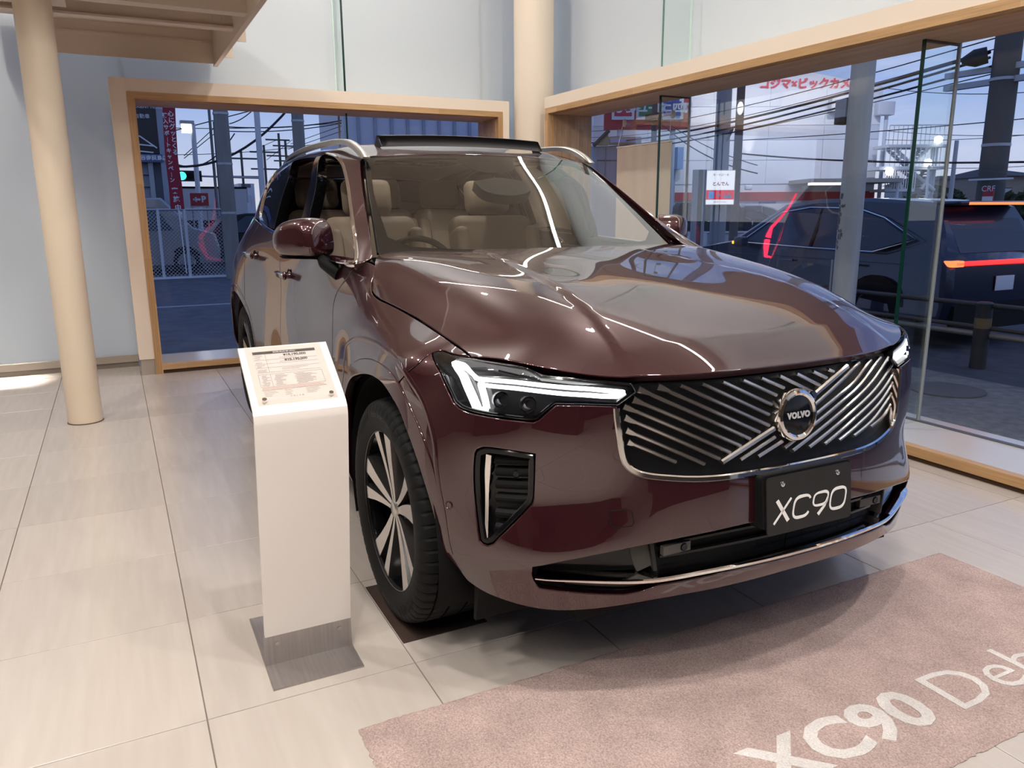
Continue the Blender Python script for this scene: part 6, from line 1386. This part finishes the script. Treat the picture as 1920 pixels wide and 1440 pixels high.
# --- restaurant sign
DR=(P3_-CP).dot(FH)-r3-.25; e,rx_,rz_=facing('restaurant_sign',1350,351,DR,'lit white and red restaurant sign with red Japanese lettering on the grey pole','sign')
a=Vector((rx_(1325,319),0,rz_(1325,319)));b=Vector((rx_(1376,384),0,rz_(1376,384))); w_=b.x-a.x; hgt=a.z-b.z
SW=mat('sign_lit_white',(.9,.9,.9),rough=.4,emit=(1,1,1),estr=.75); SR=mat('sign_lit_red',(.7,.03,.05),rough=.4,emit=(.9,.02,.06),estr=.55)
MB().box((a.x,0,b.z),(b.x,.18,a.z)).build('sign_case',SATIN,e)
def sb(name,f0,f1,m): return MB().box((a.x+.02,-.012,b.z+hgt*f0),(b.x-.02,0,b.z+hgt*f1)).build(name,m,e)
sb('top_panel',.43,.985,SW); sb('red_panel',.155,.425,SR); sb('bottom_panel',.015,.15,SW)
def tY(s_,fx,fz,h,m,**kw): return text('sign_lettering',s_,h,frame((a.x+w_*fx,-.016,b.z+hgt*fz),(1,0,0),(0,0,1)),m,e,**kw)
tY('丼・そば・米',.5,.86,.085,INK); tY('とんでん',.5,.60,.135,mat('sign_ink_red',(.6,.02,.04),rough=.5),bold=.004); tY('In',.47,.29,.15,PWHITE,bold=.006)
MB().prism([(a.x+w_*.60,b.z+hgt*.19),(a.x+w_*.66,b.z+hgt*.30),(a.x+w_*.72,b.z+hgt*.24),(a.x+w_*.80,b.z+hgt*.36),(a.x+w_*.92,b.z+hgt*.19)],.004,axis=1,base=-.016).build('sign_shape',PWHITE,e)
MB().box((a.x+w_*.10,-.018,b.z+hgt*.18),(a.x+w_*.29,-.012,b.z+hgt*.39)).build('wheelchair_panel',mat('sign_blue_lit',(.10,.35,.75),emit=(.1,.4,.9),estr=.4),e)
mb=MB(); c=(a.x+w_*.19,b.z+hgt*.27); mb.tube([(c[0],-.02,c[1]+.05),(c[0]+.005,-.02,c[1]),(c[0]+.04,-.02,c[1]),(c[0]+.055,-.02,c[1]-.05)],.008,6); mb.tube([(c[0]+.035*math.cos(t),-.02,c[1]-.02+.035*math.sin(t)) for t in np.linspace(1.9,5.6,12)],.006,6); mb.build('wheelchair_mark',PWHITE,e)
tY('営業時間 11:00-22:00',.5,.082,.045,INK)
# dark steel pylon left of it
e,vx,vz=facing('steel_pylon',1302,318,28,'pair of dark steel slab posts left of the restaurant sign','sign post')
for p0,p1,m in((1302,1310.5,GALV),(1310.5,1319,mat('pylon_dark',(.05,.05,.055),rough=.5)),(1319,1325,GALV)): MB().box((vx(p0,318),0,0),(vx(p1,318),.25,vz(1310,318))).build('slab',m,e)
# low white wall in front of the cars
e,wx,wz=facing('planter_wall',1284,437,32.5,'low white rendered wall in front of the small boxy van','wall'); a=Vector((0,0,GZ+wz(1284,437)));b=Vector((wx(1408,437),0,0))
MB().box((0,0,0),((b.x-a.x)*.34,.35,a.z-GZ)).build('wall_part',PWHITE,e); MB().box(((b.x-a.x)*.34,.06,0),(b.x-a.x,.35,a.z-GZ-.02)).build('wall_part',mat('wall_greyish',(.55,.56,.60),rough=.7),e); MB().box((-.02,-.02,a.z-GZ),(b.x-a.x+.02,.37,a.z-GZ+.05)).build('coping',PWHITE,e)
MB().tube([(wx(1334,440),-.12,0),(wx(1334,440),-.12,wz(1334,433))],.05,8).build('marker_post',mat('rust',(.32,.16,.07),rough=.8),e)
# --- big store
DS=44
e,sx_,sz_=facing('store',1656,165,DS,'large pale grey metal clad store with a red stripe and red lettering, across the street','building'); LS_=e.location.copy()
zr=sz_(1656,163); zpk=sz_(1530,137); xpk=sx_(1530,137)
prof=[(-19.5,0),(0,0),(0,zr),(xpk,zpk),(-19.5,zpk+1.0)]
MB().prism(prof,16,axis=1,base=0).build('store_wall',CLAD,e)
# cladding panels: courses with recessed joints
zj=[0,sz_(1500,366),sz_(1500,345),sz_(1500,300),sz_(1500,262),sz_(1500,235),sz_(1500,200),sz_(1500,166)]
xs_=[-19.5,-16,-12.5,-9,-6,-3,0]
for i in range(2,len(zj)-1):
    for j in range(len(xs_)-1):
        x0,x1=xs_[j]+.01,xs_[j+1]-.01
        MB().box((x0,-.04,zj[i]+.02),(x1,0,zj[i+1]-.02)).build('panel',CLAD if i not in(4,) else CLAD2,e)  # one course in the darker grey cladding
MB().box((-19.5,-.10,sz_(1450,376)),(0.02,-.0,sz_(1450,360))).build('red_stripe',REDP,e)
MB().box((sx_(1258),-.05,sz_(1300,243)),(sx_(1480),-.0,sz_(1300,262))).build('pale_band',PWHITE,e) if 0 else None
q=Vector((sx_(1518,165),-.08,sz_(1518,158))); text('store_lettering','コジマ×ビックカメラ',(sz_(1530,150)-sz_(1530,166))*1.32,frame(q,(1,0,0),(0,0,1)),mat('store_red',(.55,.06,.09),rough=.5,emit=(.9,.1,.14),estr=.18),e,bold=.02)
rbox('wall_vent',(sx_(1567,198),-.3,sz_(1567,198)),(.9,.6,.75),.08,PWHITE,e)
rbox('corner_box',(sx_(1654,205),-.3,sz_(1654,205)),(.9,.5,.7),.05,CLAD2,e); MB().tube([(sx_(1652),-.15,0),(sx_(1652),-.15,sz_(1652,208))],.10,10).build('downpipe',CLAD2,e)
# canopy and entrance
MB().box((sx_(1478,345),-3.2,sz_(1500,346)),(sx_(1640,345),-.0,sz_(1500,339))).build('canopy',CONC,e); MB().box((sx_(1482,345),-3.1,sz_(1500,350)),(sx_(1575,345),-2.6,sz_(1500,346))).build('canopy_light',mat('canopy_glow',(1,1,1),emit=(1,.98,.92),estr=2),e)
for px in(1573,1640): MB().tube([(sx_(px),-2.9,0),(sx_(px),-2.9,sz_(1500,346))],.08,8).build('canopy_post',PWHITE,e)
MB().box((sx_(1508),-.16,0),(sx_(1560),-.02,sz_(1530,377))).build('entrance',mat('door_grey',(.28,.28,.31),rough=.4),e)
for px in(1472,1484,1496,1514,1530): MB().box((sx_(px),-.20,0),(sx_(px)+.75,-.04,sz_(1480,392))).build('door_leaf',mat('door_pale',(.40,.41,.45),rough=.4),e)
MB().box((sx_(1426),-.30,sz_(1440,397)),(sx_(1457),-.15,sz_(1440,381))).build('notice_board',PWHITE,e); MB().box((sx_(1426),-.32,sz_(1440,381)),(sx_(1457),-.15,sz_(1440,378))).build('notice_header',mat('notice_blue',(.06,.08,.25),rough=.5),e)
for px in(1505,1345,1398): 
    q=Vector((sx_(px,352),-.5,sz_(px,352))); rbox('wall_lamp',q,(.35,.3,.25),.05,PWHITE,e)
    l=lamp('store_uplight','SPOT',tuple(LS_+RH*q.x-FH*.55+Vector((0,0,q.z+.2))),900 if px==1505 else 350,.05,target=tuple(LS_+RH*q.x-FH*.1+Vector((0,0,q.z+6))),color=(1,.97,.85),spot=.5,blend=.6)
for px in(1310,1430,1560):  # added lamps on arms, no such source seen, to brighten the store wall
    q=Vector((sx_(px,140),-4.5,sz_(px,140)+1.2)); MB().tube([(q.x,0,q.z-.5),(q.x,-4.3,q.z)],.06,6).build('fill_light_arm',GALV,e); rbox('fill_light_case',(q.x,q.y,q.z),(.5,.3,.25),.05,GALV,e)
    lamp('store_fill_light','SPOT',tuple(LS_+RH*q.x-FH*4.9+Vector((0,0,q.z-.2))),700,.15,target=tuple(LS_+RH*q.x+Vector((0,0,q.z*.35))),color=(.95,.97,1),spot=2.0,blend=.9)
# --- outside stair of the store
e,ex,ez=facing('fire_stair',1656,300,DS-1,'white steel outside staircase with landings beside the store','staircase')
for k,(pt_,pb,pl_,pr_) in enumerate(((274,279,1646,1754),(314,320,1630,1748),(355,360,1640,1694))):
    MB().box((ex(pl_,pt_),-1.2,ez(1700,pb)),(ex(pr_,pt_),.6,ez(1700,pt_))).build('landing',WSTEEL,e)
    for j in range(14): 
        x=ex(pl_,pt_)+(ex(pr_,pt_)-ex(pl_,pt_))*j/13; MB().tube([(x,-1.15,ez(1700,pt_)),(x,-1.15,ez(1700,pt_)+.95)],.025,5).build('baluster',WSTEEL,e)
    MB().tube([(ex(pl_,pt_),-1.15,ez(1700,pt_)+.95),(ex(pr_,pt_),-1.15,ez(1700,pt_)+.95)],.035,6).build('handrail',WSTEEL,e)
MB().box((ex(1640,395),-1.2,ez(1660,395)),(ex(1690,395),-1.1,ez(1660,374))).build('base_rail',WSTEEL,e)
for (x0,y0,x1,y1) in((1660,279,1700,316),(1725,279,1692,316),(1690,320,1735,358),(1660,320,1676,356),(1730,320,1712,356),(1725,360,1706,396)):
    n_=7
    for sgn_ in(-.9,-.1): MB().tube([(ex(x0,y0),sgn_,ez(x0,y0)),(ex(x1,y1),sgn_,ez(x1,y1))],.09,6).build('stringer',WSTEEL,e)
    for j in range(n_):
        t_=(j+.5)/n_; x=ex(x0+(x1-x0)*t_,y0+(y1-y0)*t_); z=ez(x0+(x1-x0)*t_,y0+(y1-y0)*t_); MB().box((x-.16,-.9,z-.02),(x+.16,-.1,z+.03)).build('tread',WSTEEL,e)
for px in(1700,1736,1742): MB().tube([(ex(px,300),-.6,0),(ex(px,300),-.6,ez(px,279))],.11,8).build('post',WSTEEL,e)
for px,py in((1735,266),(1716,308),(1646,324)):
    bm=bmesh.new(); bmesh.ops.create_uvsphere(bm,u_segments=14,v_segments=10,radius=.20); o=bmobj('lamp_globe',bm,mat('globe_glow',(1,1,1),emit=(1,1,.95),estr=5),e,smooth=60); o.location=(ex(px,py),-1.3,ez(px,py))
MB().tube([(ex(1711,395),-1.4,0),(ex(1716,312),-1.4,ez(1716,312))],.07,8).build('lamp_post',PWHITE,e)
# --- toy shop sign and the little gabled shop
e,tx_,tz_=facing('toy_sign',1133,243,40,'wide red framed sign with three panels above the small gabled shop','sign'); e.location.z=GZ+tz_(1133,243); W_=tx_(1293,243); HH=tz_(1293,192)-tz_(1293,243)+1.2
class b: z=e.location.z
MB().box((0,0,0),(W_,.3,HH)).build('sign_frame',REDP,e)
pw=(W_-.9)/3
for k,(m,s_) in enumerate(((mat('toy_red',(.50,.02,.07),rough=.5),'おもちゃ'),(mat('toy_green',(.02,.22,.09),rough=.5),'リユース'),(mat('toy_blue',(.05,.08,.32),rough=.5),'ミニ四駆'))):
    x0=.35+k*(pw+.1); MB().box((x0,-.05,.45),(x0+pw,0,HH-.2)).build('sign_panel',PWHITE,e); MB().box((x0+.12,-.08,.62),(x0+pw-.12,-.05,.62+HH*.27)).build('sign_band',m,e)
    text('sign_lettering',s_,HH*.20,frame((x0+pw/2,-.09,.62+HH*.135),(1,0,0),(0,0,1)),PWHITE,e,bold=.02)
    zc=HH*.66
    if k==0:
        bm=bmesh.new()
        for dx in(-.45,.45): bmesh.ops.create_uvsphere(bm,u_segments=14,v_segments=8,radius=.55,matrix=Matrix.Translation((x0+pw/2+dx,-.06,zc))@Matrix.Diagonal((1,.12,1,1)))
        bmobj('ribbon_shape',bm,m,e,smooth=60)
    elif k==1: 
        mb=MB(); mb.prism([(x0+pw*.25,zc-.5),(x0+pw*.2,zc+.1),(x0+pw*.45,zc+.8),(x0+pw*.6,zc+.9),(x0+pw*.58,zc-.5)],.04,axis=1,base=-.09); mb.build('bag_shape',m,e); mb=MB(); mb.box((x0+pw*.36,-.11,zc+.1),(x0+pw*.52,-.09,zc+.25)); mb.box((x0+pw*.41,-.11,zc-.05),(x0+pw*.47,-.09,zc+.4)); mb.build('cross_shape',PWHITE,e)
    else:
        mb=MB()
        for i in range(6):
            for j in range(3):
                if (i+j)%2==0: mb.box((x0+pw*.28+i*.27,-.09,zc+.1+j*.27),(x0+pw*.28+i*.27+.27,-.05,zc+.1+j*.27+.27))
        mb.box((x0+pw*.45,-.09,zc-.45),(x0+pw*.8,-.05,zc+.05)); mb.build('flag_shape',m,e)
for x in(.8,W_-.8): MB().tube([(x,.2,0),(x,.2,GZ-b.z)],.15,8).build('sign_post',CLAD2,e)
YG_=29
e,gx,gz=facing('gabled_shop',1110,300,35,'small shop with a tan gable and blue grey windows behind the beige banner','building')
TANW=mat('tan_lattice',(.42,.33,.20),rough=.8)
MB().box((gx(1060,300),0,0),(gx(1215,300),3.6,gz(1150,275))).build('shop_wall',mat('shop_pale',(.46,.47,.52),rough=.7),e)
MB().prism([(gx(1112,273),gz(1112,273)),(gx(1139,247),gz(1139,247)),(gx(1139,273),gz(1139,273))],.3,axis=1,base=-.3).build('gable',TANW,e)
MB().box((gx(1139,273),-.3,gz(1139,272)),(gx(1200,273),0,gz(1139,258))).build('fascia',TANW,e); MB().box((gx(1142,268),-.36,gz(1142,269)),(gx(1193,268),-.3,gz(1142,261))).build('fascia_sign',mat('fascia_lilac',(.42,.38,.55),rough=.6),e)
MB().tube([(gx(1111,275),-.35,gz(1111,275)),(gx(1140,246),-.35,gz(1140,246))],.09,6).build('verge',ROOFT,e)
for x0,x1 in((1119,1134),(1136,1158),(1160,1180)): MB().box((gx(x0,300),-.06,gz(1140,345)),(gx(x1,300),0,gz(1140,276))).build('window',mat('shop_glass',(.16,.17,.27),rough=.12,coat=.6),e); MB().box((gx(x0,300),-.09,gz(1140,302)),(gx(x1,300),-.06,gz(1140,300))).build('glazing_bar',ROOFT,e)
# blue sign box on a post
q=onY(1266,300,26); e=tag(empty('blue_box_sign',(q.x,26,GZ)),'pale blue box sign on a post just right of the beige banner','sign'); a=onY(1258,278,26);b=onY(1275,317,26)
MB().box((a.x-q.x,-.2,b.z-GZ),(b.x-q.x,.2,a.z-GZ)).build('sign_box',mat('box_blue',(.22,.34,.60),rough=.5),e); MB().tube([(-.05,0,0),(-.05,0,b.z-GZ)],.07,8).build('post',mat('post_blue',(.25,.33,.48),rough=.5),e)
# --- houses at the right
def house(label,px0,px1,pye,pyr,Y,roofm,wallm,hip=True):
    e,hx,hz=facing('house',(px0+px1)/2,pye,Y,label,'house'); ze=hz((px0+px1)/2,pye); zr_=hz((px0+px1)/2,pyr); w=hx(px1,pye)
    MB().box((-w*.92,0,0),(w*.92,7,ze)).build('house_wall',wallm,e)
    rw=w*.35 if hip else w*.98
    V=[(-w,-.5,ze),(w,-.5,ze),(w,7.5,ze),(-w,7.5,ze),(-rw,3.5,zr_),(rw,3.5,zr_)]
    MB().add(V,[(0,1,5,4),(1,2,5),(2,3,4,5),(3,0,4),(0,3,2,1)]).build('roof',roofm,e)
    for fx in(-.55,.25): 
        MB().box((w*fx,-.08,ze-1.9),(w*(fx+.32),0,ze-.7)).build('window_frame',mat('frame_brown',(.06,.045,.04),rough=.5),e); MB().box((w*(fx+.02),-.10,ze-1.85),(w*(fx+.30),-.06,ze-.75)).build('pane',mat('pane_pale',(.40,.42,.48),rough=.2),e)
    return e
house('dark roofed house with pale walls left of the far pole, beside the store stair',1722,1785,345,328,76,ROOFT,mat('house_pale',(.40,.41,.42),rough=.8))
house('dark roofed brown house right of the far pale pole',1776,1862,345,326,60,ROOFT,HWALL)
house('tan house with a high dark roof beyond the thick dark utility pole',1862,1960,330,312,50,ROOFT,mat('house_tan',(.33,.28,.23),rough=.8))
e,hx,hz=facing('carport',1820,385,38,'low pale carport roof in front of the dark roofed houses','carport'); x0,x1=hx(1783,383),hx(1858,383); zc=hz(1820,382)
MB().box((x0,-1,zc),(x1,2,zc+.12)).build('carport_roof',WSTEEL,e); 
for x in(x0+.1,x1-.1): MB().tube([(x,-.8,0),(x,-.8,zc)],.06,8).build('post',WSTEEL,e)
MB().box((x0+.5,1.8,0),(x1,2,zc-.1)).build('back_panel',mat('panel_brown',(.22,.20,.19),rough=.7),e)
def bush(label,px,py,Y,rx,rz,n=220,cat='bush'):
    q=onY(px,py,Y); e=tag(empty('bush',(q.x,Y,GZ)),label,cat); mb=MB(); rr=random.Random(px)
    zc=q.z-GZ
    for i in range(n):
        u=rr.uniform(-1,1);t=rr.uniform(0,2*PI);s_=math.sqrt(1-u*u); k=rr.uniform(.6,1)
        c=Vector((rx*s_*math.cos(t)*k,rx*s_*math.sin(t)*k,zc+rz*u*k)); a_=Vector((rr.uniform(-1,1),rr.uniform(-1,1),rr.uniform(-1,1))).normalized(); b_=a_.orthogonal()*.28*rx*.6; a_=a_*.35*rx*.6
        mb.add([c-a_,c+b_*.6,c+a_,c-b_*.6],[(0,1,2,3)])
    o=mb.build('foliage',LEAF,e); o['kind']='stuff'; MB().tube([(0,0,0),(0,0,zc)],.08,6).build('trunk',POLED,e); return e
bush('dark clipped garden tree between the store stair and the far pole',1762,375,44,1.3,.75,400,'tree'); bush('low dark bush at the right edge beside the thick pole',1905,388,20,.7,.35,300); bush('small dark green shrub below the store stair',1722,385,40,1.0,.6,250)
# far white store fronts seen through the back window over the roof
a=onX(668,222,-60);b=onX(905,262,-60); e=tag(empty('far_store',(-60,a.y,GZ)),'long pale building with tall glazing above the car roof in the back window','building')
MB().box((-8,-1,0),(0,b.y-a.y+6,a.z-GZ+3)).build('far_wall',mat('far_wall',(.50,.51,.60),rough=.6),e)
for k in range(9): y=(b.y-a.y)*k/8; MB().box((0,y,0),(.15,y+.25,a.z-GZ+3)).build('mullion',mat('far_mullion',(.28,.30,.38),rough=.6),e)
a=onX(447,344,-75);b=onX(482,420,-75); e=tag(empty('far_flats',(-75,a.y,GZ)),'distant white flats with signs left of the white steel pole','building')
MB().box((-6,0,0),(0,b.y-a.y,a.z-GZ)).build('flats_wall',PWHITE,e); 
for k in range(3): MB().box((0,.4,a.z-GZ-2-k*2.1),(.1,b.y-a.y-.4,a.z-GZ-1.0-k*2.1)).build('window',CLAD2,e)
a=onX(452,345,-70);b=onX(470,352,-70); e=tag(empty('far_board',(-70,a.y,b.z)),'small grey rooftop board in front of the distant flats','sign'); MB().box((0,0,0),(.1,b.y-a.y,a.z-b.z)).build('board',mat('board_grey',(.16,.17,.20),rough=.6),e); MB().tube([(0,.4,0),(0,.4,GZ-b.z)],.1,6).build('post',GALV,e)
# --- overhead wires
def wire(p,q,sag,r,lab,grp,n=14):
    mb=MB(); mb.tube([p+(q-p)*t-Vector((0,0,sag*4*t*(1-t))) for t in np.linspace(0,1,n)],r,5,cap=False); o=mb.build('overhead_wire',WIRE); tag(o,lab,'wire',grp)
g1='bundle of overhead wires across the side window'
for (a,ya,b,yb,r,s_,l_) in ((1108,232,1872,70,.012,.5,'topmost thin wire of the sagging bundle crossing the side window'),(1108,240,1872,90,.010,.6,'second thin wire from the top of the sagging bundle, side window'),(1108,252,1856,98,.032,.55,'thickest black cable of the sagging bundle crossing the side window'),(1108,258,1856,108,.026,.6,'black cable just under the thickest one of the sagging bundle'),(1108,267,1872,121,.022,.55,'medium black wire below the two thick cables of the sagging bundle'),(1108,272,1872,136,.010,.4,'lowest thin wire of the sagging bundle crossing the side window')):
    wire(onY(a-60,ya+14,22),onY(b,yb,12.4),s_,r,l_,g1)
g2='level overhead wires low across the side window'
for (a,ya,b,yb,Y,r,l_) in ((1250,268,1990,216,28,.02,'wire rising gently to the right below the sagging bundle, side window'),(1380,287,1990,302,19,.028,'thick level wire passing behind the peeling pole at half window height'),(1590,298,1990,300,30,.016,'thin level wire right of the peeling pole, close to the thick level one'),(1660,165,1990,168,22,.012,'thin level wire high in the right pane, behind the thick dark pole'),(1660,245,1990,250,32,.014,'thin wire in the middle of the right pane, falling slightly to the right'),(1660,262,1990,246,34,.014,'thin wire in the middle of the right pane, rising slightly to the right'),(1700,312,1990,306,36,.014,'lowest thin wire of the right pane, just above the house roofs')):
    wire(onY(a,ya,Y),onY(b,yb,Y),.15,r,l_,g2)
wire(onY(1240,232,20),onY(1420,325,17),.3,.022,'lower of two black cables slanting down right from the toy sign pole','slanting cables by the toy sign'); wire(onY(1240,222,20),onY(1420,310,18),.2,.016,'upper of two black cables slanting down right from the toy sign pole','slanting cables by the toy sign')
g3='overhead wires in the back window'
for (a,ya,b,yb,X,r,s_,l_) in ((300,252,480,205,-30,.02,.0,'wire slanting up right from behind the lit street lamp'),(330,312,560,180,-22,.035,.55,'thick black cable sweeping up across the back window behind the poles'),(335,309,440,250,-26,.02,.4,'thin black cable under the thick sweeping one, right of the red banner'),(428,238,640,226,-24,.020,.1,'upper of two level wires ending at the short stretch of concrete pole'),(428,246,640,231,-24,.016,.1,'lower of two level wires ending at the short stretch of concrete pole'),(345,292,410,232,-40,.02,0,'left one of two close wires slanting up right of the street lamp'),(345,297,415,240,-40,.02,0,'right one of two close wires slanting up right of the street lamp'),(545,270,640,236,-50,.02,0,'upper of two fine wires rising right above the car roof'),(540,280,640,246,-50,.02,0,'lower of two fine wires rising right above the car roof'),(500,300,548,262,-58,.02,0,'short wire rising to the distant pole with two cross arms'),(330,240,640,230,-34,.016,.1,'fine level wire at the height of the street lamp'),(330,290,640,262,-44,.018,.2,'fine wire above the traffic light, rising to the right'),(490,275,520,262,-58,.02,0,'very short wire between the two distant poles right of the white pole'),(430,232,480,200,-30,.02,.1,'wire slanting up between the thick concrete pole and white steel pole')):
    wire(onX(a,ya,X),onX(b,yb,X),s_,r,l_,g3)
